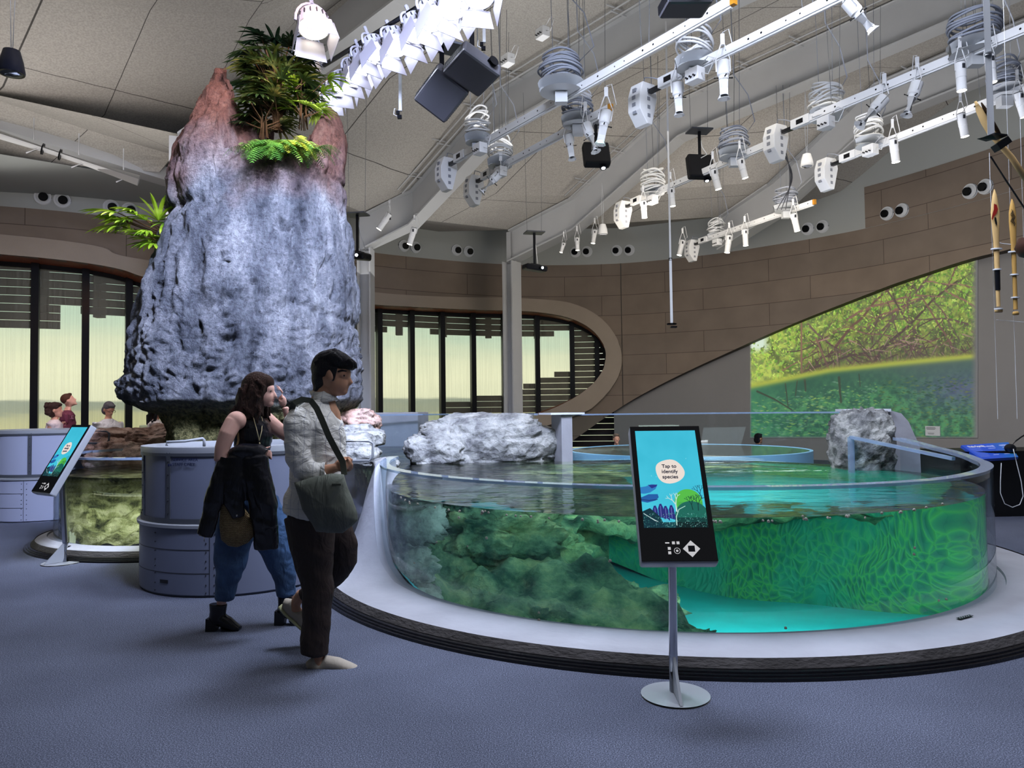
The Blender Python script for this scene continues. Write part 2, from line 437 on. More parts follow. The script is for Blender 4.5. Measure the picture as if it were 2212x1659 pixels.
# taupe wall around the opening: above, nose side, below
nose = max(p[0] for p in OUT); inose = max(range(len(OUT)), key=lambda i: OUT[i][0])
up = OUT[:inose+1]; lo = OUT[inose:][::-1]
def col(pl, s):
    for a, b in zip(pl, pl[1:]):
        if a[0] <= s <= b[0]: return a[1]+(b[1]-a[1])*(s-a[0])/max(1e-6, b[0]-a[0])
    return pl[-1][1]
e_px = [(1322, 892), (1400, 845), (1500, 795), (1620, 740), (1760, 680), (1900, 625), (2000, 590), (2100, 558), (2212, 530)]
edge = [whit(x, y) for x, y in e_px]; edge = [(edge[0][0]-1.6, .2)]+edge+[(edge[-1][0]+3, edge[-1][1]+.25), (WS[-1], edge[-1][1]+.4)]
edge = dense2(edge, 6)
SS = sorted(set([.5+i*.2 for i in range(int((WS[-1]-.6)/.2))]+[nose-.02, nose+.001, nose-.06, nose-.1]))
mb = MB()
def strip(pts):   # pts: [(s, zlo, zhi)]
    rows = [[wpt(s, a, 0) for s, a, b in pts], [wpt(s, b, 0) for s, a, b in pts]]
    mb.grid(rows, [[(s, a) for s, a, b in pts], [(s, b) for s, a, b in pts]])
strip([(s, col(up, s), BAND) for s in SS if s <= nose])
strip([(s, 0, col(lo, s)) for s in SS if s <= nose and s < edge[0][0]]+[(edge[0][0], 0, col(lo, edge[0][0]))])
lo2 = [(s, col(edge, s), col(lo, s)) for s in SS if edge[0][0] <= s <= nose]; strip(lo2)
strip([(s, col(edge, s), BAND) for s in SS if s >= nose])
s_a = whit(1870, 470)[0]
mb.grid([[wpt(s, z, .03) for s in [s_a+i*.3 for i in range(40)]] for z in (BAND, BAND+1.05)], [[(s_a+i*.3, z) for i in range(40)] for z in (BAND, BAND+1.05)])
tag(mb.build('wall_back', m_boards, fixn=False), kind='structure')
mb = MB(); mb.grid([[wpt(s, z, 0) for s in SS] for z in (BAND, 14)]); tag(mb.build('wall_upper', m_cut, fixn=False), kind='structure')
# thickness of the board edge and the recessed projection wall below it
mb = MB(); mb.grid([[wpt(s, z, 0) for s, z in edge], [wpt(s, z, -.3) for s, z in edge]]); tag(mb.build('trim_3', m_boards), kind='structure')
noseI_ = max(p[0] for p in INN)
mb = MB(); SS2 = [s for s in SS if s > noseI_+.12]
mb.grid([[wpt(s, z, -.3) for s in SS2] for z in (0, 6)]); tag(mb.build('wall_right', m_proj, fixn=False), kind='structure')
MB().grid([[(-24, 9, 0), (-24, 9, 14)], [(-26, -10, 0), (-26, -10, 14)]]).build('wall_left', m_cut)['kind'] = 'structure'
MB().grid([[(-26, -10, 0), (-26, -10, 14)], [(14, -10, 0), (14, -10, 14)]]).build('wall_front', m_cut)['kind'] = 'structure'
# ================================================================== WINDOW
win = empty('window_1', wpt(whit(500, 800)[0], 0), kind='structure')
def bk(name, mb, m, par=win, **k): return mb.build(name, m, par, **k)
wo = win.location.copy()
top_at = lambda s: col([p for p in INN[:max(range(len(INN)), key=lambda i: INN[i][0])+1]], s)
ii = max(range(len(INN)), key=lambda i: INN[i][0]); upI, loI = INN[:ii+1], INN[ii:][::-1]; noseI = INN[ii][0]
mx_px = [(-45, 18), (75, 18), (184, 18), (278, 18), (370, 16), (455, 15), (535, 14), (610, 13), (683, 13), (751, 12), (819, 11), (889, 12), (955, 11), (1022, 11), (1089, 12), (1161, 10), (1236, 9), (1290, 6)]
ms = [whit(x, 780, -.55)[0] for x, _ in mx_px]
first = ms[0]; step = ms[1]-ms[0]
extra = [first-step*k for k in range(1, 7) if first-step*k > .8]
for s in extra+ms:
    zt = col(upI, s)+.1; zb = col(loI, s)-.1
    if s > noseI: continue
    d = wnorm(s); a = wpt(s, zb, -.55); b = wpt(s, zt, -.55); t = Vector((-d.y, d.x, 0))
    mb = MB(); mb.add([p+t*i*.075+d*j*.09 for p in (a, b) for i, j in ((-1, -1), (1, -1), (1, 1), (-1, 1))], [(0, 1, 2, 3), (7, 6, 5, 4), (0, 4, 5, 1), (1, 5, 6, 2), (2, 6, 7, 3), (3, 7, 4, 0)])
    bk('mullion', mb, m_mull, origin=wo)
# top head rail and sill rail of the glazing
IN3 = [p for p in INN if p[0] > .6]
mb = MB(); mb.grid([[wpt(s, z, -.6) for s, z in IN3], [wpt(s+(-.06 if s > noseI-.3 else 0), z+(.0 if z < 2 else -.1), -.6) for s, z in IN3]]); bk('window_frame', mb, m_mull, origin=wo)
# woven roller blinds (thin scrim) between the mullions
def scrim():
    m, nt, nn, L = newmat('woven scrim'); t = N(nt, 'ShaderNodeBsdfTransparent', i_Color=(*lin('e4e4d4'), 1)); d = N(nt, 'ShaderNodeBsdfDiffuse', i_Color=(*lin('b9b9a6'), 1))
    tc = N(nt, 'ShaderNodeTexCoord'); mp = N(nt, 'ShaderNodeMapping'); mp.inputs['Scale'].default_value = (30, 30, .5); n = N(nt, 'ShaderNodeTexNoise', i_Scale=1.2, i_Detail=3.)
    r = nt.nodes.new('ShaderNodeMapRange'); r.inputs['From Min'].default_value = .3; r.inputs['From Max'].default_value = .7; r.inputs['To Min'].default_value = .16; r.inputs['To Max'].default_value = .3
    x = N(nt, 'ShaderNodeMixShader'); o = N(nt, 'ShaderNodeOutputMaterial')
    L.new(tc.outputs['Object'], mp.inputs[0]); L.new(mp.outputs[0], n.inputs['Vector']); L.new(n.outputs[0], r.inputs[0]); L.new(r.outputs[0], x.inputs[0]); L.new(t.outputs[0], x.inputs[1]); L.new(d.outputs[0], x.inputs[2]); L.new(x.outputs[0], o.inputs[0]); return m
m_scrim = scrim(); allm = extra[::-1]+ms
for a, b in zip(allm, allm[1:]):
    b = min(b, noseI-.15)
    if b <= a: continue
    cols = [a+(b-a)*k/4 for k in range(5)]
    mb = MB(); mb.grid([[wpt(s, col(loI, s)-.05, -.66) for s in cols], [wpt(s, col(upI, s)+.05, -.66) for s in cols]]); bk('roller_blind', mb, m_scrim, origin=wo, fixn=False)
# exterior timber louvers
zl = lambda s: whit(950, 722, -1.)[1]+.0
zl0 = whit(950, 722, -1.)[1]
mb = MB(); sp = .27
hb = wpt(noseI, 0, 0)
S1 = [.8+.45*k for k in range(int((noseI+1.2)/.45))]
for k in range(40):
    z = 6.2-k*.19
    if z < .2: break
    for a in S1:
        b = a+.46; mid = (a+b)/2; zz = z+.0
        keep = z > zl0+.1*(round(math.sin(mid*1.3)))-.0
        # near the nose the boards step down along the curve
        if mid < noseI:
            q = (noseI-mid)
            keep = keep or (z < col(loI, mid)+.95 and mid > noseI-4.6) or q < .95 and z > 1.6
        else: keep = True
        if mid < ms[1]+.3 and z > zl0-.35: keep = True
        if keep:
            p, r = wpt(a, z, -1.15), wpt(b, z, -1.15)
            mb.bar(p, r, .06, .172)
for k in range(0, len(S1), 3): mb.bar(wpt(S1[k], zl0-.05, -1.3), wpt(S1[k], 6.3, -1.3), .2, .2, up=(0, 1, 0))
bk('louver_screen', mb, m_louv, origin=wo)
# sky and distant water outside
def skymat():
    m, nt, nn, L = newmat('evening sky'); ge = N(nt, 'ShaderNodeNewGeometry'); sx = N(nt, 'ShaderNodeSeparateXYZ'); L.new(ge.outputs['Position'], sx.inputs[0])
    mr = nt.nodes.new('ShaderNodeMapRange'); mr.inputs['From Min'].default_value = -.6; mr.inputs['From Max'].default_value = 6.
    mp = N(nt, 'ShaderNodeMapping'); mp.inputs['Scale'].default_value = (.15, .15, 1.6); n = N(nt, 'ShaderNodeTexNoise', i_Scale=1.4, i_Detail=4.); L.new(ge.outputs['Position'], mp.inputs[0]); L.new(mp.outputs[0], n.inputs['Vector'])
    ad = N(nt, 'ShaderNodeMath', operation='MULTIPLY_ADD'); ad.inputs[1].default_value = .16; ad.inputs[2].default_value = -.08; L.new(n.outputs[0], ad.inputs[0])
    a2 = N(nt, 'ShaderNodeMath', operation='ADD'); L.new(sx.outputs[2], mr.inputs[0]); L.new(mr.outputs[0], a2.inputs[0]); L.new(ad.outputs[0], a2.inputs[1])
    r = ramp(nt, [(0, 'a3a48c'), (.24, 'b4b38f'), (.3, 'a9ab8e'), (.315, '8f9688'), (.365, '8b948a'), (.385, 'd6d8c2'), (.5, 'dddfc8'), (.62, 'cfd6c2'), (.74, 'b2c8bc'), (1, 'a6c2c0')])
    L.new(a2.outputs[0], r.inputs[0]); e = N(nt, 'ShaderNodeEmission', i_Strength=1.75); L.new(r.outputs[0], e.inputs[0]); o = N(nt, 'ShaderNodeOutputMaterial'); L.new(e.outputs[0], o.inputs[0]); return m
m_sky = skymat()
SK = [s for s in SS if s < noseI+6]
mb = MB(); mb.grid([[wpt(s, z, -4.5) for s in SK] for z in (-1, 8)]); o = tag(mb.build('outdoor_sky', m_sky, fixn=False), 'pale green evening sky over still water seen through the woven blinds', 'sky', kind='stuff')
# ================================================================== ROOF BEAMS, COLUMNS, CEILING
def ext(pl, d, dz):
    a, b = pl[-2], pl[-1]; u = (b-a); u.z = 0; u.normalize(); return pl+[b+u*d+Vector((0, 0, dz))]
BE = [
    [at(385, 400, z=5.5), at(450, 345, z=6.0), at(560, 240, z=7.2), at(690, 147, z=7.75), at(870, 12, z=8.2)],
    [at(790, 540, z=5.5), at(893, 490, z=6.05), at(1085, 285, z=7.6), at(1560, 20, z=8.55)],
    [at(1105, 568, z=5.5), at(1245, 500, z=6.05), at(1472, 301, z=7.7), at(2212, -12, z=8.8)],
    [at(1560, 542, z=5.6), at(1674, 471, z=6.1), at(1897, 268, z=7.7), at(2212, 142, z=8.2)],
]
BE = [ext(b, 13, 1.2) for b in BE]
HW = .92
for i, b in enumerate(BE):
    mb = MB()
    for (w, z0, z1) in ((.42, 0, .04), (.05, .04, HW-.03), (.3, HW-.06, HW-.02)):
        rows = [[], [], [], []]
        for k, p in enumerate(b):
            d = (b[min(k+1, len(b)-1)]-b[max(k-1, 0)]); d.z = 0; d.normalize(); n = Vector((d.y, -d.x, 0))*w/2
            for r, (sgn, zz) in zip(rows, ((-1, z0), (1, z0), (1, z1), (-1, z1))): r.append(p+n*sgn+Vector((0, 0, zz)))
        o_ = len(mb.v); cols_ = list(map(list, zip(*rows))); mb.grid(cols_, closed=True); m_ = len(cols_)
        mb.f += [(o_, o_+1, o_+2, o_+3), tuple(o_+(m_-1)*4+q for q in (3, 2, 1, 0))]; mb.mi += [0, 0]
    tag(mb.build('roof_beam', m_steel), kind='structure')
    if i < 3:
        c = b[0]; d = (b[1]-b[0]); d.z = 0; d.normalize(); n = Vector((d.y, -d.x, 0)); M3 = Matrix((tuple(d), tuple(n), (0, 0, 1))).transposed()
        h = c.z+.02; w = .42; mb = MB()
        mb.box((c.x, c.y, h/2)+Vector((0, 0, 0)) if False else Vector((c.x, c.y, h/2)), (.3, .05, h), M=M3)
        for sg in (-1, 1): mb.box(Vector((c.x, c.y, h/2))+d*sg*.15, (.04, w, h), M=M3)
        mb.box(Vector((c.x, c.y, h+.4)), (.3, .05, .9), M=M3)
        tag(mb.build('column', m_steel), kind='structure')
def lift(b): return [p+Vector((0, 0, HW)) for p in b]
def outw(b, k=4.):
    d = b[0]-b[1]; d.z = 0; d.normalize(); return [b[0]+d*k+Vector((0, 0, .55))]+b
def resamp(b, n=24):
    L = [0]
    for p, q in zip(b, b[1:]): L.append(L[-1]+(q-p).length)
    out = []
    for k in range(n):
        q = L[-1]*k/(n-1); i = 0
        while i < len(L)-2 and L[i+1] < q: i += 1
        out.append((b[i].lerp(b[i+1], (q-L[i])/(L[i+1]-L[i])), q))
    return out
CL0 = ext([at(-150, 335, z=6.35), at(8, 187, z=6.95), at(92, 0, z=7.75)], 14, 1.2)
CL1 = ext([at(345, 372, z=6.35), at(408, 299, z=6.95), at(539, 43, z=7.9)], 14, 1.2)
b1 = lift(BE[0]); B0 = [b1[0], b1[2]+Vector((0, 0, .0)), b1[4], b1[5]]
CR = ext([at(1700, 480, z=6.9), at(1905, 425, z=7.0), at(1991, 365, z=7.3), at(2128, 263, z=7.9)], 12, 1.3)
CR = [p+Vector((1.2, .9, .1)) for p in CR]
CF = [p+Vector((-9, -4, .3)) for p in CL0]
def bay(mb, A, B, vv=3.6, n=5):
    RA, RB = resamp4(A, B); rows = []; uvs = []; q = 0; prev = None
    for a, b in zip(RA, RB):
        if prev is not None: q += ((a+b)/2-prev).length
        prev = (a+b)/2
        rows.append([a.lerp(b, k/n) for k in range(n+1)]); uvs.append([(q, vv*k/n+.0) for k in range(n+1)])
    mb.grid(rows, uvs)
def resamp4(A, B):
    # same number of control points on each side, corresponding; subdivide between them
    outA, outB = [], []
    for i in range(len(A)-1):
        for k in range(5): outA.append(A[i].lerp(A[i+1], k/5)); outB.append(B[i].lerp(B[i+1], k/5))
    return outA+[A[-1]], outB+[B[-1]]
mb = MB()
bay(mb, CF, CL0); bay(mb, CL0, CL1)
B0c = [lift(BE[0])[i] for i in (1, 2, 4, 5)]; bay(mb, CL1, B0c)
L1 = outw([lift(BE[0])[i] for i in (0, 1, 2, 4, 5)]); L2, L3, L4 = [outw(lift(b)) for b in BE[1:]]
bay(mb, L1, L2); bay(mb, L2, L3); bay(mb, L3, L4)
bay(mb, L4[1:], CR[:len(L4)-1] if len(CR) >= len(L4)-1 else CR, 1.)
tag(mb.build('ceiling', m_ceil, fixn=False), kind='structure')
# ================================================================== TANKS
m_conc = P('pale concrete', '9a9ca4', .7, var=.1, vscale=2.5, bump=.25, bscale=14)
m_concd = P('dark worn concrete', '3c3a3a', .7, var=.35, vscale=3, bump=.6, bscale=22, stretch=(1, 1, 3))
m_rubber = P('black rubber skirt', '07070b', .35, bump=.3, bscale=18)
m_acr = clear('acrylic wall', 'eef6fa', ior=1.35)
m_rim = clear('acrylic rim edge', 'd5e8ef', ior=1.5, body=.3, bodycol='b9cdf0')
m_tall = clear('tall acrylic panel', 'e2edf2', ior=1.4)
m_band = P('cyan lit sealing band', '8fc6e8', .4)
def watermat(name, tint, dens, bump=.0, nscale=(1, 1, 1), nz=3.):
    m, nt, nn, L = newmat(name)
    g = N(nt, 'ShaderNodeBsdfGlass' if False else 'ShaderNodeBsdfRefraction', i_IOR=1.33, i_Roughness=0.); gl = N(nt, 'ShaderNodeBsdfGlossy', i_Roughness=.0)
    fr = N(nt, 'ShaderNodeFresnel', i_IOR=1.33); mx = N(nt, 'ShaderNodeMixShader'); o = N(nt, 'ShaderNodeOutputMaterial')
    L.new(fr.outputs[0], mx.inputs[0]); L.new(g.outputs[0], mx.inputs[1]); L.new(gl.outputs[0], mx.inputs[2]); L.new(mx.outputs[0], o.inputs[0])
    if bump:
        tc = N(nt, 'ShaderNodeTexCoord'); mp = N(nt, 'ShaderNodeMapping'); mp.inputs['Scale'].default_value = nscale
        n = N(nt, 'ShaderNodeTexNoise', i_Scale=nz, i_Detail=2.5); bp = N(nt, 'ShaderNodeBump', i_Strength=bump, i_Distance=.02)
        L.new(tc.outputs['Object'], mp.inputs[0]); L.new(mp.outputs[0], n.inputs['Vector']); L.new(n.outputs[0], bp.inputs['Height'])
        for k in (g, gl, fr): L.new(bp.outputs[0], k.inputs['Normal'])
    if dens:
        v = N(nt, 'ShaderNodeVolumeAbsorption', i_Color=(*lin(tint), 1), i_Density=dens); L.new(v.outputs[0], o.inputs['Volume'])
    return m
m_watert = watermat('pool water surface', '86d4c4', .38, bump=.5, nscale=(1, 2.2, 1), nz=3.2)
m_waters = watermat('pool water side', '86d4c4', .38)
m_wat2 = watermat('shallow water', 'dcecdc', .2, bump=.3, nz=4.)
m_wat2s = watermat('shallow water side', 'dcecdc', .2)
def dg(t): return math.radians(t)
def ring(c, prof_fn, th0, th1, n=150):
    rows = []
    for k in range(n+1):
        t = dg(th0+(th1-th0)*k/n); pr = prof_fn(math.degrees(t))
        rows.append([Vector((c[0]+r*math.cos(t), c[1]+r*math.sin(t), z)) for r, z in pr])
    return rows
def make_tank(name, label, c, R, K, zb, rz, kerb_th, glass_th, top=None):
    """c centre, R glass radius, K kerb radius, zb/rz lower and upper edge of the glass as functions of the bearing"""
    root = empty(name, (c[0], c[1], 0), label, 'aquarium tank')
    og = root.location.copy()
    def kp(t):
        z = zb(t); s = min(1, max(0, (z-.1)/.7)); k = .5+.0*s
        pts = [(K, .045), (K-.03, .085+.03*s)]
        for i in range(1, 8):
            u = i/8; r = (K-.05)+(R+.09-K+.05)*u; cz = .095+(z-.0-.095)*(u**(2.2)) if z > .12 else .095+.01*u
            pts.append((r, max(cz, .09)))
        pts += [(R+.06, z+.01), (R+.055, z-.012), (R+.002, z-.015), (R-.05, z-.015), (R-.06, -.05 if z < .3 else z-.1), (R-.1, -.2 if z < .3 else z-.15)]
        return pts
    mb = MB(); mb.grid(ring(c, kp, *kerb_th)); kerb = mb.build('kerb', m_conc, root, og, smooth=35, fixn=False)
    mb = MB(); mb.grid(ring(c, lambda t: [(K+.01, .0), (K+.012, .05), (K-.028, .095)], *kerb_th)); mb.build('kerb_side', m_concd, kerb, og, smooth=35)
    mb = MB()
    for a, h in ((.05, .018), (.033, .03), (.016, .042)): mb.grid(ring(c, lambda t: [(K+a+.02, 0), (K+a+.018, h), (K+a-.004, h+.004), (K+a-.012, h-.01)], *kerb_th))
    mb.build('rubber_skirt', m_rubber, root, og, smooth=35)
    mb = MB(); mb.grid(ring(c, lambda t: [(R, zb(t)-.01), (R, rz(t))], *glass_th, n=120)); mb.build('acrylic_wall', m_acr, root, og, smooth=True, fixn=False)
    mb = MB(); W_ = .085
    mb.grid(ring(c, lambda t: [(R+.004, rz(t)-.012), (R+.004, rz(t)+.008), (R-W_, rz(t)+.01), (R-W_, rz(t)-.02)], *glass_th, n=120)); mb.build('acrylic_rim', m_rim, root, og, smooth=30)
    return root, kerb
def tab(t_, x): return interp(t_, x)[0]
zb1 = lambda t: tab([(-196, 1.0), (-184, .98), (-176, .93), (-171, .8), (-167, .58), (-163, .36), (-158, .2), (-150, .11), (-140, .09), (60, .09)], t)
rz1 = lambda t: tab([(-196, 1.0), (-170, .97), (-60, .95), (-20, .97), (0, 1.03), (12, 1.1), (20, 1.12)], t)
tank, kerb1 = make_tank('touch_pool', 'large round acrylic pool of turquoise water on a pale concrete kerb', TC, TR, 3.2, zb1, rz1, (-186, 62), (-186, 13))
og = tank.location.copy()
# tall rear acrylic with its bright top edge
mb = MB(); mb.grid(ring(TC, lambda t: [(TR, .3), (TR, 1.38)], 18, 106, n=60)); mb.build('tall_acrylic_wall', m_tall, tank, og, smooth=True, fixn=False)
mb = MB(); mb.grid(ring(TC, lambda t: [(TR+.01, 1.365), (TR+.01, 1.385), (TR-.07, 1.385), (TR-.07, 1.365)], 18, 106, n=60)); mb.build('tall_acrylic_edge', m_rim, tank, og)
# left channel behind
CH = [Vector(p) for p in ((.62, 9.85, 0), (.35, 10.9, 0), (-.5, 12.8, 0), (-1.75, 14.6, 0), (-3.0, 14.4, 0), (-2.6, 12.2, 0), (-1.75, 9.7, 0), (-1.3, 8.2, 0))]
mb = MB(); mb.grid([[p+Vector((0, 0, z)) for p in CH[1:5]] for z in (0, 1.38)]); mb.build('tall_acrylic_wall', m_tall, tank, og, fixn=False)
mb = MB()
for a, b in zip(CH[1:5], CH[2:5]): mb.bar(a+Vector((0, 0, 1.38)), b+Vector((0, 0, 1.38)), .06, .03)
mb.build('tall_acrylic_edge', m_rim, tank, og)
# pillars of pale concrete that carry the rear glass
def pillar(th, w, z0, ztop, cap, lab=None, flare=0.):
    t = dg(th); n = Vector((math.cos(t), math.sin(t), 0)); tt = Vector((-n.y, n.x, 0)); mb = MB(); p = tank_pt(TR-.06, t)
    rows = []
    for k in range(9):
        u = k/8; z = z0+(ztop-z0)*u; f = flare*(1-u)**2
        q = Vector((p.x, p.y, z)); rows.append([q-tt*(w/2+f*1.0)-n*.1, q+tt*w/2-n*.1, q+tt*w/2+n*.28, q-tt*(w/2+f)+n*(.28)])
    mb.grid(rows, closed=True); mb.add(rows[-1], [(0, 1, 2, 3)])
    o = mb.build('pillar', m_conc, tank, og, smooth=30)
    mb = MB(); q = Vector((p.x, p.y, ztop+.012)); mb.add([q+tt*a*(w/2+cap)+n*b+Vector((0, 0, h)) for h in (-.012, .012) for a, b in ((-1, -.14), (1, -.14), (1, .34), (-1, .34))], [(0, 3, 2, 1), (4, 5, 6, 7), (0, 1, 5, 4), (1, 2, 6, 5), (2, 3, 7, 6), (3, 0, 4, 7)])
    mb.build('pillar_cap', P('white cap', 'd4dbe6', .4), o, og)
pillar(107, .15, 0, 1.38, .16)
op_ = [(1850, 887), (1925, 887), (1947, 893), (1963, 911), (1975, 938), (1987, 964), (1990, 1030), (1850, 1030)]
mb = MB(); mb.prism([at(x, y, Y=8.35) for x, y in op_], (.12, .42, 0)); mb.build('curved_pillar', m_conc, tank, og, smooth=30)
mb = MB(); mb.prism([at(x, y, Y=8.3) for x, y in ((1823, 884), (1925, 883), (1925, 889), (1823, 890))], (.12, .5, 0)); mb.build('pillar_cap', P('white pillar cap', 'd4dbe6', .4), tank, og)
# low inner panel from the right pillar down to the rim
mb = MB(); a = tank_pt(TR-.5, dg(16), .5); b = tank_pt(TR-.06, dg(-8), .5)
mb.add([a, b, b+Vector((0, 0, .45)), a+Vector((0, 0, .62))], [(0, 1, 2, 3)]); dp = mb.build('divider_panel', m_acr, tank, og); MB().bar(a+Vector((0, 0, .62)), b+Vector((0, 0, .45)), .05, .03).build('top_edge', m_rim, dp, og); MB().bar(a, a+Vector((0, 0, .62)), .05, .05, up=(0, 1, 0)).build('end_edge', m_rim, dp, og)
# cyan sealing band and second round basin behind
S2 = Vector((2.75, 11.75, 0))
bas = empty('round_basin', S2, 'low round basin of still grey green water behind the tall rear acrylic', 'basin')
mb = MB(); mb.grid(ring(S2, lambda t: [(1.86, .0), (1.86, .79), (1.82, .795), (1.8, .78)], 0, 360, n=72)); mb.build('basin_wall', m_band, bas, S2, smooth=30)
mb = MB(); o_ = [Vector((S2.x+1.83*math.cos(dg(k*7.5)), S2.y+1.83*math.sin(dg(k*7.5)), .787)) for k in range(48)]; mb.add(o_, [tuple(range(48))])
mb.build('basin_water', P('still basin water', '5f6a60', .05, var=.1, vscale=2, spec=.5), bas, S2)
# --- water body
arc = [tank_pt(TR-.055, dg(-196+k*4)) for k in range(76)]
poly = [p for p in arc if p.length > 0]+CH[1:7]
# drop folded-back points
poly = [tank_pt(TR-.055, dg(t)) for t in range(-180, 104, 4)]+CH[:8]
zt, zbm = WZ, -1.3
mb = MB(); mb.add([p+Vector((0, 0, zt)) for p in poly], [tuple(range(len(poly)))]); mb.cur = 1
n = len(poly); mb.add([p+Vector((0, 0, zt)) for p in poly]+[p+Vector((0, 0, zbm)) for p in poly], [(i, (i+1) % n, n+(i+1) % n, n+i) for i in range(n)]+[tuple(range(n, 2*n))[::-1]])
import bmesh
wt = mb.build('pool_water', [m_watert, m_waters], None, TC)
bm = bmesh.new(); bm.from_mesh(wt.data); bmesh.ops.remove_doubles(bm, verts=bm.verts, dist=1e-4)
for f in bm.faces:
    if f.normal.z > .9 or len(f.verts) < 5: pass
bmesh.ops.recalc_face_normals(bm, faces=bm.faces); bm.to_mesh(wt.data); bm.free()
for p_ in wt.data.polygons: p_.use_smooth = abs(p_.normal.z) < .5
wt.data.set_sharp_from_angle(angle=dg(40))
tag(wt, 'clear turquoise water filling the large round acrylic pool', 'water', kind='stuff')
# --- reef terrain under the water
def inside(x, y, pl):
    c = False
    for a, b in zip(pl, pl[1:]+pl[:1]):
        if (a.y > y) != (b.y > y) and x < (b.x-a.x)*(y-a.y)/(b.y-a.y)+a.x: c = not c
    return c
def sst(a, b, x):
    t = max(0, min(1, (x-a)/(b-a))); return t*t*(3-2*t)
def floorz(x, y): return min(.15, -.6+max(0, 1.1-x)**1.3*.3+.55*sst(8.0, 9.9, y)*(1-sst(.6, 2.6, x)))
def reefz(x, y):
    dx, dy = x-TC.x, y-TC.y; r = math.hypot(dx, dy); th = math.degrees(math.atan2(dy, dx))
    z = -9.
    # rock slope on the left: distance left of the line (2.2,7.3)-(1.4,8.3)-(1.0,9.7)
    xl = interp([(4.4, 1.6), (5.6, 1.85), (6.6, 1.85), (7.3, 1.6), (8.3, .8), (9.7, .3), (15, -2)], y)[0]
    d = xl-x
    nz = fbm((x, y, 0), 1.1, 4)*.28
    if d > 0:
        q_ = sst(5.6, 8.0, y); cap = .5*q_-.42*(1-q_)
        z = max(z, min(-.6+.72*d+nz, cap+nz*.5))
    # shelf around the back and right
    w = interp([(-40, .0), (-25, .25), (0, .45), (35, .9), (60, 1.25), (100, 1.5), (140, 1.2), (180, .8)], th if th > -90 else 180)[0]
    e = (TR-r)-w+fbm((x, y, 4), .9, 3)*.25
    if 100 < th or th < -175: z = max(z, .33+nz*.6-sst(0, .42, e)*1.5)
    if x > .9 and y < 7.15: z = max(z, min(-.1, -.02-.25*(y-4.5))-.05+nz*.35-1.2*sst(6.7, 7.15, y))
    if y > 10: z = max(z, .3+nz*.5)
    return z
NX, NY = 190, 270; X0, X1, Y0, Y1 = -3.1, 4.15, 4.52, 14.6
vs_, idx, fs_ = [], {}, []
pin = [TC+(p-TC)*.985 for p in poly]
Hc = {}
for j in range(NY):
    y = Y0+(Y1-Y0)*(j/(NY-1))**1.25
    for i in range(NX):
        x = X0+(X1-X0)*i/(NX-1)
        if not inside(x, y, pin): continue
        z = reefz(x, y)
        if z < -5: continue
        q = (x*5.5, y*5.5, z*3)
        rd = mnoise.fractal((x*3.2, y*3.2, z*3.2), 1, 2.2, 4)
        cell = mnoise.voronoi(q)[0][0]
        z = z+rd*.1+(.25-cell)*.13
        z = min(z, .66); idx[(i, j)] = len(vs_); vs_.append((x+mnoise.noise((x*7, y*7, 1))*.03, y+mnoise.noise((x*7, y*7, 5))*.03, z))
for (i, j), a in idx.items():
    q = [(i, j), (i+1, j), (i+1, j+1), (i, j+1)]
    if all(k in idx for k in q): fs_.append([idx[k] for k in q])
def reefmat(name, stops, sc_=3., bumpd=.03, rough=.8, bs=26.):
    m, nt, nn, L = newmat(name); tc = N(nt, 'ShaderNodeTexCoord'); b = N(nt, 'ShaderNodeBsdfPrincipled', i_Roughness=rough); o = N(nt, 'ShaderNodeOutputMaterial')
    n = N(nt, 'ShaderNodeTexNoise', i_Scale=sc_, i_Detail=8., i_Roughness=.65); n2 = N(nt, 'ShaderNodeTexNoise', i_Scale=bs, i_Detail=6., i_Roughness=.7)
    v = N(nt, 'ShaderNodeTexVoronoi', i_Scale=bs*.6)
    for k in (n, n2, v): L.new(tc.outputs['Object'], k.inputs['Vector'])
    r = ramp(nt, stops); L.new(n.outputs[0], r.inputs[0])
    a = N(nt, 'ShaderNodeMath', operation='ADD'); L.new(n2.outputs[0], a.inputs[0]); L.new(v.outputs[0], a.inputs[1])
    bp = N(nt, 'ShaderNodeBump', i_Strength=1., i_Distance=bumpd); L.new(a.outputs[0], bp.inputs['Height']); L.new(bp.outputs[0], b.inputs['Normal']); L.new(r.outputs[0], b.inputs['Base Color']); L.new(b.outputs[0], o.inputs[0]); return m
m_reef = reefmat('algae covered reef', [(.3, '182c28'), (.42, '41685a'), (.52, '7c9a7c'), (.64, 'bcc494'), (.76, '42604a')], 2.2, .06)
mb = MB(); mb.add(vs_, fs_); reef = mb.build('pool_reef', m_reef, None, TC, smooth=True, fixn=False)
tag(reef, 'green algae covered rock reef sloping under the water of the large pool', 'reef')
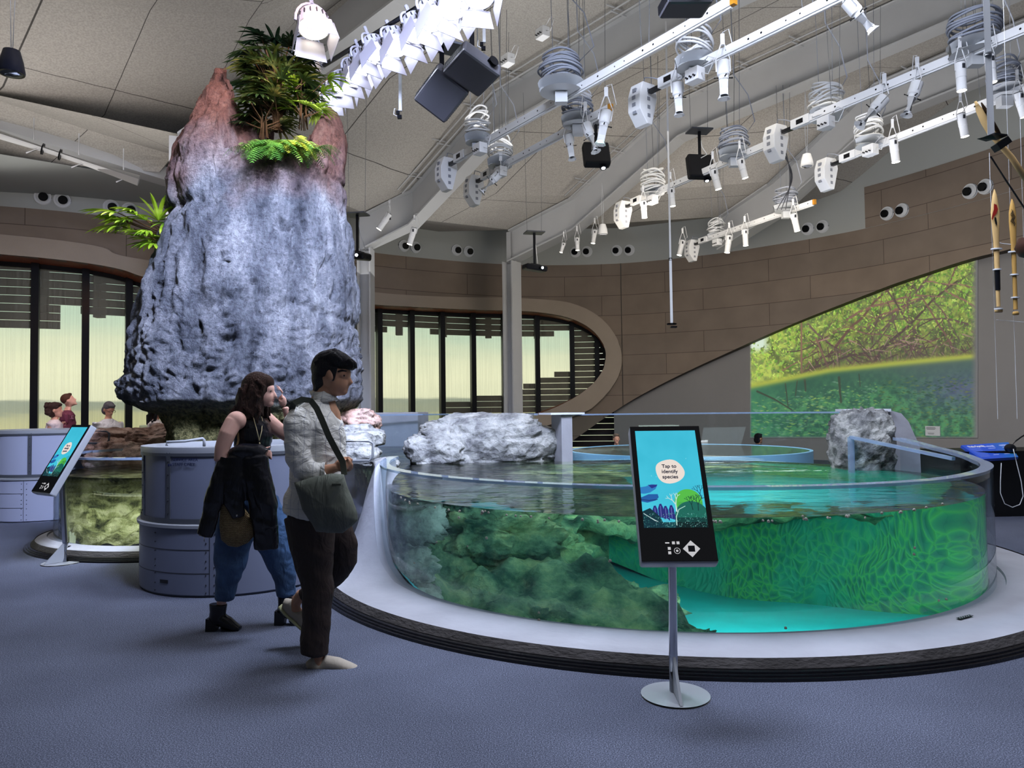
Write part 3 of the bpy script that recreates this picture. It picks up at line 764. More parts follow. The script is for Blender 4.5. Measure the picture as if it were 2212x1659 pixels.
# cyan pool floor and inner wall
m_cy = P('cyan pool floor', '34bcd2', .5, var=.12, vscale=2)
mb = MB(); rows = []
for k in range(25):
    r = (TR-.12)*k/24 if k else .01
    rows.append([Vector((p.x, p.y, floorz(p.x, p.y))) for p in [tank_pt(r, dg(q*6)) for q in range(60)]])
mb.grid(rows, closed=True); mb.build('pool_floor', m_cy, tank, og, smooth=True)
mb = MB(); mb.grid([[tank_pt(TR-.1, dg(q), z) for q in range(-180, 181, 6)] for z in (-1.25, .03)]); mb.build('pool_lining', m_cy, tank, og, smooth=True)
def coralmat():
    m, nt, nn, L = newmat('green brain coral wall'); tc = N(nt, 'ShaderNodeTexCoord'); b = N(nt, 'ShaderNodeBsdfPrincipled', i_Roughness=.6); o = N(nt, 'ShaderNodeOutputMaterial')
    mp = N(nt, 'ShaderNodeMapping'); mp.inputs['Scale'].default_value = (1, 1, .5); n0 = N(nt, 'ShaderNodeTexNoise', i_Scale=1.1, i_Detail=3.); v = N(nt, 'ShaderNodeTexVoronoi', feature='DISTANCE_TO_EDGE', i_Scale=19.)
    L.new(tc.outputs['Object'], mp.inputs[0]); L.new(mp.outputs[0], n0.inputs['Vector']); ad = N(nt, 'ShaderNodeMixRGB', blend_type='ADD'); ad.inputs[0].default_value = .95
    L.new(mp.outputs[0], ad.inputs[1]); L.new(n0.outputs['Color'], ad.inputs[2]); L.new(ad.outputs[0], v.inputs['Vector'])
    r1 = ramp(nt, [(0, '5cae66'), (.12, '3f9474'), (.35, '2b7c74')]); L.new(v.outputs[0], r1.inputs[0])
    r2 = ramp(nt, [(.47, (0, 0, 0)), (.57, (1, 1, 1))]); L.new(n0.outputs[0], r2.inputs[0])
    mx = N(nt, 'ShaderNodeMixRGB'); L.new(r2.outputs[0], mx.inputs[0]); mx.inputs[1].default_value = (*lin('2c9c92'), 1); L.new(r1.outputs[0], mx.inputs[2]); L.new(mx.outputs[0], b.inputs['Base Color'])
    bp = N(nt, 'ShaderNodeBump', i_Strength=.6, i_Distance=.05, invert=True); L.new(v.outputs[0], bp.inputs['Height']); L.new(bp.outputs[0], b.inputs['Normal']); L.new(b.outputs[0], o.inputs[0]); return m
mb = MB(); rows = []
for q in range(-15, 124, 2):
    w = interp([(-62, .07), (-40, .12), (0, .2), (60, .3), (124, .35)], q)[0]; zt_ = interp([(-22, .74), (50, .74), (62, .3), (124, .2)], q)[0]
    col_ = []
    for k in range(16):
        u = k/15; zq = interp([(-22, -.8), (50, -.8), (80, -.45), (100, 0), (124, .1)], q)[0]; z = zt_-(zt_-zq)*u; r = TR-w*(.8+.5*u)-.06+mnoise.noise((q*.06, u*2.5, 0))*.1*min(1, w*5); col_.append(tank_pt(min(r, TR-.09), dg(q), z))
    rows.append(col_)
mb.grid(rows); o = mb.build('coral_wall', coralmat(), None, TC, smooth=True, fixn=False); tag(o, 'bright green coral patterned rock wall under water at the right of the pool', 'coral')
# overhanging ledge of rock just under the surface around the back of the pool
mb = MB(); rows = []
for q in range(38, 150, 1):
    w = interp([(-44, .1), (-20, .25), (36, .05), (50, .5), (66, 1.2), (100, 1.8), (150, 1.6)], q)[0]
    col_ = []
    for k in range(46):
        u = k/45
        if u < .7: r = TR-.1-w*(u/.7); z = .36
        elif u < .8: r = TR-.1-w-.03*math.sin((u-.7)*31.4); z = .36-(u-.7)*1.2
        else: r = TR-.1-w*(1-(u-.8)/.2); z = .24-.04*math.sin((u-.8)*15)
        p = tank_pt(r, dg(q), z)
        e_ = 1 if .02 < u < .98 else 0
        c_ = mnoise.voronoi((p.x*2.6, p.y*2.6, z*2))[0]
        d_ = (fbm((p.x, p.y, z), 1.2, 4)*.22+(min(.45, c_[1]-c_[0])-.2)*.16+fbm((p.x, p.y, z), 6, 3)*.035)*e_
        rr = min(TR-.09, r+d_*.6); p = tank_pt(rr, dg(q), min(.68, z+d_)); col_.append(p)
    rows.append(col_)
mb.grid(rows); tag(mb.build('reef_ledge', m_reef, None, TC, smooth=True, fixn=False), 'shallow mottled green rock ledge just under the surface at the back of the pool', 'reef')
# marks on the kerb
def kerbmark(c, R, th, w, h, parent, og, zz):
    t = dg(th); p = Vector((c[0]+R*math.cos(t), c[1]+R*math.sin(t), zz)); n = Vector((math.cos(t), math.sin(t), 0)); tt = Vector((-n.y, n.x, 0))
    o = MB().add([p-tt*w/2-n*h/2, p+tt*w/2-n*h/2, p+tt*w/2+n*h/2, p-tt*w/2+n*h/2], [(0, 1, 2, 3)]).build('kerb_plate', m_dark, parent, og)
    mb = MB()
    for k in range(11): mb.box(p+tt*(k-5)*w/12.5+Vector((0, 0, .001))+n*(.15*h*(-1)**k), (.006, .006, .001))
    mb.build('plate_lettering', m_white, o, og)
kerbmark(TC, 2.86, -61, .15, .03, tank, og, .112)
# ================================================================== LEFT TANK
T2 = Vector((-3.86, 9.02, 0)); 
zb2 = lambda t: tab([(-230, .12), (-72, .12), (-62, .2), (-55, .36), (-48, .65), (-40, .95), (-30, 1.05), (100, 1.05)], t)
rz2 = lambda t: 1.0 if t < -40 else 1.06
t2, k2 = make_tank('shallow_touch_pool', 'smaller round acrylic pool with yellow green reef at the left', T2, 1.46, 1.66, zb2, rz2, (-230, 70), (-230, 60))
kerbmark(T2, 1.56, -118, .13, .035, t2, t2.location.copy(), .118)
mb = MB(); c48 = [Vector((T2.x+1.41*math.cos(dg(k*5)), T2.y+1.41*math.sin(dg(k*5)), 0)) for k in range(72)]
mb.add([p+Vector((0, 0, .8)) for p in c48], [tuple(range(72))]); mb.cur = 1
mb.add([p+Vector((0, 0, .8)) for p in c48]+[p+Vector((0, 0, .06)) for p in c48], [(i, (i+1) % 72, 72+(i+1) % 72, 72+i) for i in range(72)]+[tuple(range(72, 144))[::-1]])
w2 = mb.build('shallow_pool_water', [m_wat2, m_wat2s], None, T2)
bm = bmesh.new(); bm.from_mesh(w2.data); bmesh.ops.remove_doubles(bm, verts=bm.verts, dist=1e-4); bmesh.ops.recalc_face_normals(bm, faces=bm.faces); bm.to_mesh(w2.data); bm.free()
tag(w2, 'clear shallow water in the smaller round pool at the left', 'water', kind='stuff')
m_reef2 = reefmat('yellow green reef', [(.3, '20281c'), (.4, '6a6f48'), (.5, 'a9ac78'), (.62, 'd6d6b0'), (.75, '8a8664')], 5.5, .1, bs=15.)
vs_, idx, fs_ = [], {}, []
for j in range(110):
    for i in range(110):
        x, y = -1.38+2.76*i/109, -1.38+2.76*j/109; r = math.hypot(x, y)
        if r > 1.38: continue
        z = .1+.62*sst(-1.55, .1, y)+.06*fbm((x, y, 2), 2.2, 4)+(.3-mnoise.voronoi((x*6, y*6, 0))[0][0])*.13
        idx[(i, j)] = len(vs_); vs_.append((T2.x+x, T2.y+y, min(z, .76)))
for (i, j), a in idx.items():
    q = [(i, j), (i+1, j), (i+1, j+1), (i, j+1)]
    if all(k in idx for k in q): fs_.append([idx[k] for k in q])
tag(MB().add(vs_, fs_).build('shallow_pool_reef', m_reef2, None, T2, smooth=True, fixn=False), 'lumpy yellow green reef filling the smaller pool at the left', 'reef')
tag(MB().ell((-2.95, 7.98, .62), .2, .16, .16, n=24, m=16).build('sea_cucumber', reefmat('brown algae', [(.3, '3a2f16'), (.7, '8a7a3a')], 6.), smooth=True), 'brown oval lump resting on the yellow green reef by the drum', 'sea creature')
# added unseen fills inside the water, in place of light from above
def ular(loc, to, size, power, col): 
    l = bpy.data.lights.new('underwater fill', 'AREA'); l.energy = power; l.color = lin(col); l.size = size
    o = bpy.data.objects.new('underwater_fill_light', l); C.objects.link(o); o.location = loc; o.rotation_euler = (Vector(to)-Vector(loc)).to_track_quat('-Z', 'Y').to_euler()
ular((1.0, 7.6, .72), (1.0, 7.6, -1), 2.0, 40, 'f0ffff'); ular((2.6, 7.4, .72), (2.6, 7.6, -1), 1.6, 32, 'eaffff'); ular((1.2, 5.6, .72), (1.4, 8.5, -.6), .9, 26, 'e0fff4')
ular((.2, 6.6, .7), (.6, 8.6, -.4), .9, 7, 'd8f4ff'); ular((-.1, 5.35, .62), (-.8, 7., 0), .4, 9, 'f0f8ff'); ular((2.0, 6.9, .3), (2.4, 9.8, -.3), .8, 46, 'f0fff0'); ular((2.0, 6.2, .3), (4.2, 7.2, -.3), .6, 6, 'f0fff0'); ular((2.2, 7.2, .0), (2.4, 7.6, -1), 1.2, 13, 'f0ffff')
ular((-1.4, 11.5, .73), (-1.4, 11.5, 0), 1.6, 12, 'ffffff'); ular((1.0, 9.0, .74), (1.0, 9.0, 0), 1.2, 34, 'f6ffea'); ular((2.4, 8.9, .74), (2.4, 9., 0), .9, 24, 'f4ffe8')
ular((-3.9, 8.2, .79), (-3.9, 8.4, 0), 1.5, 45, 'fbffe6')
# ================================================================== ROCK TOWER
def towermat():
    m, nt, nn, L = newmat('sculpted karst rock'); tc = N(nt, 'ShaderNodeTexCoord'); b = N(nt, 'ShaderNodeBsdfPrincipled', i_Roughness=.85); b.inputs['Specular IOR Level'].default_value = .25; o = N(nt, 'ShaderNodeOutputMaterial')
    sx = N(nt, 'ShaderNodeSeparateXYZ'); L.new(tc.outputs['Object'], sx.inputs[0])
    mp = N(nt, 'ShaderNodeMapping'); mp.inputs['Scale'].default_value = (1, 1, .3); L.new(tc.outputs['Object'], mp.inputs[0])
    n = N(nt, 'ShaderNodeTexNoise', i_Scale=3.2, i_Detail=9., i_Roughness=.68); L.new(mp.outputs[0], n.inputs['Vector'])
    n2 = N(nt, 'ShaderNodeTexNoise', i_Scale=22., i_Detail=8., i_Roughness=.75); L.new(tc.outputs['Object'], n2.inputs['Vector'])
    n3 = N(nt, 'ShaderNodeTexNoise', i_Scale=1.3, i_Detail=3.); L.new(tc.outputs['Object'], n3.inputs['Vector'])
    grey = ramp(nt, [(.3, '3d4049'), (.45, '6c7079'), (.56, '8d9097'), (.7, 'b9bbbf')]); L.new(n.outputs[0], grey.inputs[0])
    pink = ramp(nt, [(.3, '5a3f38'), (.5, '94695a'), (.7, 'b99483')]); L.new(n.outputs[0], pink.inputs[0])
    a = N(nt, 'ShaderNodeMath', operation='MULTIPLY_ADD'); a.inputs[1].default_value = 2.4; L.new(n3.outputs[0], a.inputs[0]); L.new(sx.outputs[2], a.inputs[2])
    mr = nt.nodes.new('ShaderNodeMapRange'); mr.inputs['From Min'].default_value = 5.0; mr.inputs['From Max'].default_value = 6.1; L.new(a.outputs[0], mr.inputs[0])
    mx = N(nt, 'ShaderNodeMixRGB'); L.new(mr.outputs[0], mx.inputs[0]); L.new(grey.outputs[0], mx.inputs[1]); L.new(pink.outputs[0], mx.inputs[2])
    base = ramp(nt, [(.35, '3a3e2a'), (.5, '807e54'), (.62, 'aaa274'), (.72, '646648')]); L.new(n2.outputs[0], base.inputs[0])
    mr2 = nt.nodes.new('ShaderNodeMapRange'); mr2.inputs['From Min'].default_value = 1.42; mr2.inputs['From Max'].default_value = 1.62; L.new(sx.outputs[2], mr2.inputs[0])
    m2 = N(nt, 'ShaderNodeMixRGB'); L.new(mr2.outputs[0], m2.inputs[0]); L.new(base.outputs[0], m2.inputs[1]); L.new(mx.outputs[0], m2.inputs[2])
    fine = ramp(nt, [(.32, (.42, .43, .47)), (.45, (.8, .8, .82)), (.62, (1, 1, 1))]); L.new(n2.outputs[0], fine.inputs[0])
    m3 = N(nt, 'ShaderNodeMixRGB', blend_type='MULTIPLY'); m3.inputs[0].default_value = .8; L.new(m2.outputs[0], m3.inputs[1]); L.new(fine.outputs[0], m3.inputs[2])
    L.new(m3.outputs[0], b.inputs['Base Color']); bp = N(nt, 'ShaderNodeBump', i_Strength=1., i_Distance=.09); L.new(n2.outputs[0], bp.inputs['Height']); L.new(bp.outputs[0], b.inputs['Normal']); L.new(b.outputs[0], o.inputs[0]); return m
m_tower = towermat()
TY = 9.0
sil = [(205, 470, 715), (235, 452, 725), (265, 439, 736), (300, 418, 741), (340, 402, 742), (380, 394, 745), (420, 385, 747), (452, 381, 748), (470, 386, 750), (500, 374, 753), (550, 358, 757), (590, 345, 761), (620, 328, 764), (640, 322, 765), (665, 313, 767), (720, 301, 772), (780, 294, 777), (820, 288, 781), (848, 286, 785), (866, 296, 785), (878, 325, 774), (890, 356, 756), (925, 368, 744), (955, 370, 742), (985, 355, 746), (1010, 330, 752)]
tw = [(at(600, y, Y=TY).z, at(a, y, Y=TY).x, at(b, y, Y=TY).x) for y, a, b in sil][::-1]
TWX = (at(285, 860, Y=TY).x+at(785, 860, Y=TY).x)/2
tower = empty('rock_tower', (TWX, TY, 0), 'towering blue grey sculpted rock column with plants on its summit', 'rock')
zbt, ztp = tw[0][0], tw[-1][0]
def ztop(a):
    # summit height by bearing: left spire, low notch at the front, right shoulder
    d = math.degrees(a) % 360
    return interp([(0, 4.85), (40, 5.0), (90, 5.0), (140, 5.2), (180, 5.3), (205, 5.38), (225, 5.45), (240, 5.38), (250, 4.95), (262, 4.45), (290, 4.4), (312, 4.55), (330, 4.95), (345, 5.15), (360, 4.85)], d)[0]+.16*mnoise.noise((math.cos(a)*5, math.sin(a)*5, 1))+.07*mnoise.noise((math.cos(a)*14, math.sin(a)*14, 3))
NA, NZ = 300, 250
rows = []
for k in range(NZ+14):
    row = []
    for i in range(NA):
        a = 2*math.pi*i/NA; u = min(1, k/NZ); zt_ = ztop(a)
        z = zbt+(zt_-zbt)*u; xl, xr = interp(tw, z); c = (xl+xr)/2; hw = (xr-xl)/2; q = abs(math.cos(a)); ca, sa = math.cos(a), math.sin(a)
        ca_ = math.copysign(abs(ca)**.85, ca); sa_ = math.copysign(abs(sa)**.85, sa); dpt = hw*.8+.05
        x, y = c+hw*ca_, TY+dpt*sa_
        inn = 0
        if k > NZ:
            t = (k-NZ)/13; x = c+(x-c)*(1-t); y = TY+(y-TY)*(1-t); z = z-.5*math.sin(min(1, t*2)*math.pi/2)
        p = Vector((x, y, z)); nd = Vector((ca_, sa_*.9, 0)).normalized()
        up_ = max(0, min(1, (z-1.5)/.3))
        fl = mnoise.fractal((x*1.5, y*1.5, z*.38), .9, 2.1, 4)          # vertical flutes and buttresses
        ld = mnoise.fractal((x*.7+5, y*.7, z*2.2), .9, 2.2, 4)          # ledges
        cr = abs(mnoise.fractal((x*1.9+9, y*1.9, z*.3), .8, 2.1, 4))     # deep clefts
        ft = mnoise.fractal((x*5, y*5, z*2.6), .9, 2.2, 4)
        low = max(0, min(1, (3.0-z)/1.2))*up_
        vo = mnoise.voronoi((x*7, y*7, z*8))[0]; pit = (min(.5, vo[1]-vo[0]))
        d = fl*.13+ld*.045-max(0, .07-cr)*1.1+ft*.04+mnoise.fractal((x*16, y*16, z*9), .8, 2.2, 2)*.014+low*(ft*.05+(pit-.25)*.13)
        # horizontal break low on the left, and ledge at mid height
        d -= .07*math.exp(-((z-(3.72+.12*math.sin(x*3)))/.05)**2)*max(0, min(1, -ca_+.1))
        d -= .06*math.exp(-((z-(2.62+.1*math.sin(x*4)))/.06)**2)*max(0, ca_)
        d -= .05*math.exp(-((z-(4.25+.1*math.sin(x*5+1)))/.035)**2)*max(0, ca_+.3)
        if k > NZ: d *= max(0, 1-(k-NZ)/4)
        edge_ = abs(ca_)**6
        d = d*(1-.35*edge_)
        p = p+nd*d+Vector((0, 0, ft*.03*(k > 4)))
        row.append(p)
    rows.append(row)
mb = MB(); mb.grid(rows, closed=True); mb.build('rock_body', m_tower, tower, tower.location.copy(), smooth=True)
# ================================================================== OTHER ROCKS
def rock(name, c, r, mat, label, seed=0, amp=.3, fr=1.6, n=90, m=64, pit=.08, sq=.75, cat='rock', cutz=None):
    mb = MB(); mb.ell((0, 0, 0), 1, 1, 1, n=n, m=m); c = Vector(c); out = []
    for v in mb.v:
        a = Vector([math.copysign(abs(k)**sq, k) for k in v]); d = a.normalized()
        q = d*fr+Vector((seed*7.1, seed*3.3, seed)); f = mnoise.fractal(q, .9, 2.15, 5)
        vo = mnoise.voronoi(q*3.2)[0]; f = 1+amp*f+pit*(min(.45, vo[1]-vo[0])-.2)+.05*mnoise.fractal(q*5, .9, 2.1, 3)
        out.append(Vector((a.x*r[0]*f, a.y*r[1]*f, a.z*r[2]*f))+c)
    mb.v = out; o = mb.build(name, mat, None, c, smooth=True, fixn=False); return tag(o, label, cat)
m_lime = reefmat('pale limestone', [(.3, '4c4e52'), (.42, '808284'), (.55, 'acaeac'), (.7, 'cbcbc8'), (.82, '6e6f72')], 3.4, .05, .85, bs=16.)
m_pink = reefmat('pinkish rock', [(.3, '5d473f'), (.45, 'a58578'), (.6, 'cdb4aa'), (.75, '83604c')], 3.4, .05, .85, bs=16.)
pc = at(1052, 965, Y=10.15)
rock('boulder', (pc.x, 10.1, .93), (.93, .45, .42), m_lime, 'long white limestone boulder standing out of the pool water below the tall acrylic', 3, .2, 1.5, sq=.6, pit=.14)
rock('boulder', (pc.x-.62, 9.9, .86), (.42, .36, .3), m_lime, 'rounded white rock at the left end of the long limestone boulder', 6, .25, 1.6, pit=.12)
pr = at(1862, 950, Y=8.15)
rock('boulder', (pr.x-.02, 8.15, .98), (.3, .34, .42), m_lime, 'tall pale boulder beside the curved concrete pillar at the right of the pool', 11, .18, 1.7, pit=.14)
rock('boulder', at(272, 965, Y=10.6), (.7, .5, .25), m_pink, 'long pinkish rock shelf in front of the window behind the left pool', 12, .3)
rock('boulder', at(345, 955, Y=10.2), (.4, .4, .22), m_pink, 'orange brown rock meeting the foot of the rock tower', 15, .3)
rock('boulder', at(268, 992, Y=9.95), (.45, .3, .26), m_pink, 'grey pink rock at the far edge of the smaller pool', 18, .3)
rock('boulder', at(770, 915, Y=8.9), (.28, .25, .16), m_pink, 'brownish veined rock right of the tower foot under the overhang', 21, .3)
for k, (x, y, s_, l) in enumerate([(770, 941, .17, 'small cream limestone lump under the brownish rock'), (797, 947, .14, 'small cream limestone lump nearest the open water'), (760, 962, .18, 'low cream rock beside the drum handrail'), (782, 985, .15, 'lowest cream rock behind the looped handrail'), (835, 1003, .1, 'tiny pale rock breaking the surface by the left pool glass')]):
    rock('boulder', at(x, y, Y=8.5-.2*k), (s_*1.3, s_, s_*.75), m_lime, l, 30+k*3, .2, n=48, m=32)
# underwater limestone at the left of the large pool
for k, (x, y, z, r_, l) in enumerate([(.15, 5.55, -.38, .2, 'small branching pale coral rock low against the front glass'), (-.05, 5.75, -.32, .16, 'knobbly pale coral rock on the pool floor at the left'), (-.68, 7.1, .45, .36, 'whitish rock slope just under the surface at the left of the pool'), (-.66, 6.75, .1, .26, 'whitish rock lump below the rock slope inside the left glass'), (-.62, 6.3, -.1, .2, 'lowest whitish rock lump inside the left glass')]):
    rock('coral_rock', (x, y, z), (r_*1.3, r_, r_*.7), m_lime, l, 50+k, .22, 2.6, n=60, m=40, pit=.2)
for k, (x, y, z, rx, rz) in enumerate([(.5, 7.9, .05, .5, .28), (.2, 7.4, .3, .5, .32), (1.15, 7.1, -.32, .36, .22), (-.3, 8.4, .42, .55, .25), (.5, 6.5, -.42, .45, .24), (1.35, 6.1, -.42, .3, .16), (-.45, 7.2, -.1, .35, .35)]):
    rock('reef_rock', (x, y, z), (rx, rx*.8, rz), m_reef, ['lumpy green reef rock on the middle of the slope', 'green reef rock high on the slope', 'green reef rock at the tip of the slope', 'flat green reef rock near the surface at the back', 'dark green reef rock low at the front left', 'green reef rock low on the slope beside the cyan floor', 'green reef rock beside the pale bank'][k], 60+k*2, .35, 2.2, n=72, m=48, pit=.22)
# ================================================================== PLANTS
def leafmat(name, c1, c2, c3):
    m, nt, nn, L = newmat(name); b = N(nt, 'ShaderNodeBsdfPrincipled', i_Roughness=.45); tr = N(nt, 'ShaderNodeBsdfTranslucent'); mx = N(nt, 'ShaderNodeMixShader'); mx.inputs[0].default_value = .3
    o = N(nt, 'ShaderNodeOutputMaterial'); tc = N(nt, 'ShaderNodeTexCoord'); n = N(nt, 'ShaderNodeTexNoise', i_Scale=3.5, i_Detail=4.); r = ramp(nt, [(.35, c1), (.52, c2), (.68, c3)])
    L.new(tc.outputs['Object'], n.inputs['Vector']); L.new(n.outputs[0], r.inputs[0]); L.new(r.outputs[0], b.inputs['Base Color']); L.new(r.outputs[0], tr.inputs[0]); L.new(b.outputs[0], mx.inputs[1]); L.new(tr.outputs[0], mx.inputs[2]); L.new(mx.outputs[0], o.inputs[0]); return m
m_palm = leafmat('palm leaf', '1c2f1a', '4c5c28', '9a9450'); m_palmd = leafmat('dark palm leaf', '0c1c16', '1c3420', '3c4c2a'); m_palmb = leafmat('bright palm leaf', '4a6a1a', '8fae2a', 'c8d860'); m_fern = leafmat('fern leaf', '2f5a22', '548230', '8cae44'); m_ferny = leafmat('yellow fern leaf', '8a9a20', 'c4c832', 'e0dc60')
m_cane = P('brown cane', '4a3420', .7)
def leaflet(mb, p, d, L_, w, droop):
    d = d.normalized(); side = d.cross(Vector((0, 0, 1))); side = side.normalized() if side.length > .05 else Vector((1, 0, 0)); prev = []; q = p.copy(); dd = d.copy(); n = 5; A, B, M_ = [], [], []
    for i in range(n+1):
        t = i/n; ww = w*(math.sin(math.pi*min(1, .12+t*.84))**.6)*(.5 if i == 0 else 1)*(0.12 if i == n else 1)
        A.append(q-side*ww); B.append(q+side*ww); M_.append(q-Vector((0, 0, ww*.45))); q = q+dd*L_/n; dd = (dd+Vector((0, 0, -droop))).normalized()
    mb.grid([A, M_, B])
def palm(name, label, base, h, spread, nf, mat, cat='palm', seed=1, lean=(0, 0), leaf=.3, r=None):
    rs = random.Random(seed); root = empty(name, base, label, cat); og = Vector(base); mb = MB(); st = MB()
    for i in range(nf):
        a = rs.uniform(0, 2*math.pi); hh = h*rs.uniform(.25, 1); rr = spread*(rs.uniform(.2, 1)**.6); 
        tip = og+Vector((math.cos(a)*rr*.55+lean[0]*hh, math.sin(a)*rr*.55+lean[1]*hh, hh)); mid = og+Vector((math.cos(a)*rr*.1, math.sin(a)*rr*.1, hh*.55))
        st.tube([og+Vector((math.cos(a)*.05, math.sin(a)*.05, -.05)), mid, tip], .006, 5)
        out = Vector((math.cos(a)*.9+lean[0], math.sin(a)*.9+lean[1], rs.uniform(-.15, .75))).normalized(); x, y, _ = frame(out); k = rs.randint(6, 9); s_ = leaf*rs.uniform(.75, 1.15)
        for j in range(k):
            f = (j/(k-1)-.5)*2*1.15; v = out*math.cos(f)+(x*math.cos(.2)+y*.2)*math.sin(f); leaflet(mb, tip, v, s_*(1-.25*abs(f)), .019*s_/.3, .13+rs.uniform(0, .08))
    mb.build('foliage', mat, root, og, fixn=False); st.build('stems', m_cane, root, og, smooth=True); return root
def fern(name, label, base, size, nf, mat, seed, ang=(0, 360)):
    rs = random.Random(seed); og = Vector(base); mb = MB()
    for i in range(nf):
        a = dg(rs.uniform(*ang)); d = Vector((math.cos(a), math.sin(a), rs.uniform(.2, 1.1))).normalized(); q = og+Vector((rs.uniform(-.1, .1), rs.uniform(-.06, .06), 0)); L_ = size*rs.uniform(.6, 1.1); n = 15
        for k in range(n):
            t = k/n; side = d.cross(Vector((0, 0, 1))).normalized(); w = L_*.2*math.sin(math.pi*(t*.85+.12)); 
            for sg in (-1, 1):
                e = q+(side*sg+d*.35)*w; e.z -= w*.25; dd = d*L_/n*.42; mb.add([q-dd*.6, q+dd*.6, e+dd*.15, e-dd*.15], [(0, 1, 2, 3)])
            q = q+d*L_/n; d = (d+Vector((0, 0, -.14))).normalized()
    o = mb.build(name, mat, None, og, fixn=False); return tag(o, label, 'fern')
S = lambda x, y, Y: at(x, y, Y=Y)
palm('palm', 'tall dark fan palm forming the top of the plants on the rock tower', S(600, 235, 8.95), .78, .66, 52, m_palmd, seed=4, leaf=.32)
palm('palm', 'olive fan palm in the middle of the rock summit', S(600, 275, 8.6), .78, .68, 70, m_palm, seed=8, leaf=.3)
palm('palm', 'bright yellow green fan palm at the right of the rock summit', S(655, 270, 8.55), .6, .42, 14, m_palmb, seed=15, lean=(.25, 0), leaf=.3)
palm('palm', 'low olive fan palm at the left of the rock summit', S(570, 290, 8.5), .4, .45, 20, m_palm, seed=21, leaf=.28)
palm('palm', 'pale fan palm sprouting from a crevice on the left flank of the rock tower', S(372, 560, 8.65), .5, .55, 28, m_palmb, seed=33, lean=(-.75, -.1), leaf=.36)
fern('fern', 'green fern spilling over the front notch of the rock tower', S(590, 326, 8.05), .46, 60, m_fern, 3)
fern('fern', 'darker green fern at the left end of the summit notch', S(548, 320, 8.15), .3, 26, m_fern, 5)
fern('fern', 'yellow fern beside the palms on the right of the summit notch', S(630, 316, 8.08), .36, 40, m_ferny, 7)
fern('fern', 'green fern trailing down the right shoulder of the rock tower', S(672, 322, 8.15), .34, 28, m_fern, 9)
fern('fern', 'tiny green tuft on the left edge of the rock tower', S(316, 652, 8.6), .08, 7, m_fern, 12)
# ================================================================== CEILING EQUIPMENT
def alongM(p, d, up=(0, 0, 1)):
    """local +X along d"""
    d = Vector(d).normalized(); y = Vector(up).cross(d).normalized(); return basis(p, d, y)
TRK = {}
tr_px = [('shortest name', 0)]
tracks = [((985, 343), (1580, 3), 'longest perforated white lighting track, running past the two grey projectors', 1), ((1043, 381), (1316, 234), 'perforated white lighting track carrying the teal lit spotlight', 1), ((1428, 180), (1860, -32), 'perforated white lighting track rising to the top edge of the photo', 0), ((1366, 437), (1656, 312), 'perforated white lighting track behind the square black projector', 1), ((1714, 270), (2240, 50), 'perforated white lighting track passing behind the thick white pole', 0), ((1512, 521), (1757, 437), 'lowest and farthest perforated white lighting track above the boards', 1), ((1818, 343), (2240, 180), 'perforated white lighting track nearest the right wall', 0)]
wedge_px = [(976, 356), (1028, 397), (1397, 215), (1352, 450), (1684, 300), (1497, 540), (1796, 358)]
TZ = 5.6
for k, ((ax, ay), (bx, by), lab, endc) in enumerate(tracks):
    a, b = at(ax, ay, z=TZ), at(bx, by, z=TZ); TRK[k] = (a, b); d = (b-a).normalized(); L_ = (b-a).length; n = Vector((-d.y, d.x, 0))
    root = empty('lighting_track', a, lab, 'lighting track', 'perforated lighting tracks'); mb = MB(); mb.bar(a, b, .06, .1); mb.bar(a-Vector((0, 0, .062)), b-Vector((0, 0, .062)), .03, .02); mb.build('rail', m_fix, root, a)
    mb = MB(); q = .25
    while q < L_: 
        for s_ in (-1, 1): mb.cyl(a+d*q+n*s_*.0305, a+d*q+n*s_*.032, .013 if int(q*10) % 2 else .009, n=8)
        q += .31 if int(q*7) % 3 else .17
    mb.build('bolt_holes', m_black, root, a)
    mb = MB(); mb.bar(a-d*.02, a+d*.3, .085, .13); o = mb.build('feed_box', m_fix, root, a); mb = MB(); mb.bar(a+d*.08-Vector((0, 0, 0)), a+d*.2, .088, .07); mb.build('window', m_black, o, a)
    mb = MB(); mb.bar(a-d*.2-Vector((0, 0, .04)), a-d*.02-Vector((0, 0, .04)), .06, .05); mb.build('bracket', m_black, root, a)
    if endc: MB().bar(b, b+d*.05, .06, .1).build('end_cap', P('orange plastic', 'b07820', .5), root, a)
    for q in (.22, .78):
        p = a+d*L_*q
        for s_ in (-.06, .06): MB().tube([p+d*s_+Vector((0, 0, .05)), p+d*s_*2.5+Vector((0, 0, 2.2))], .004, 4).build('hanger_wire', m_wire, root, a)
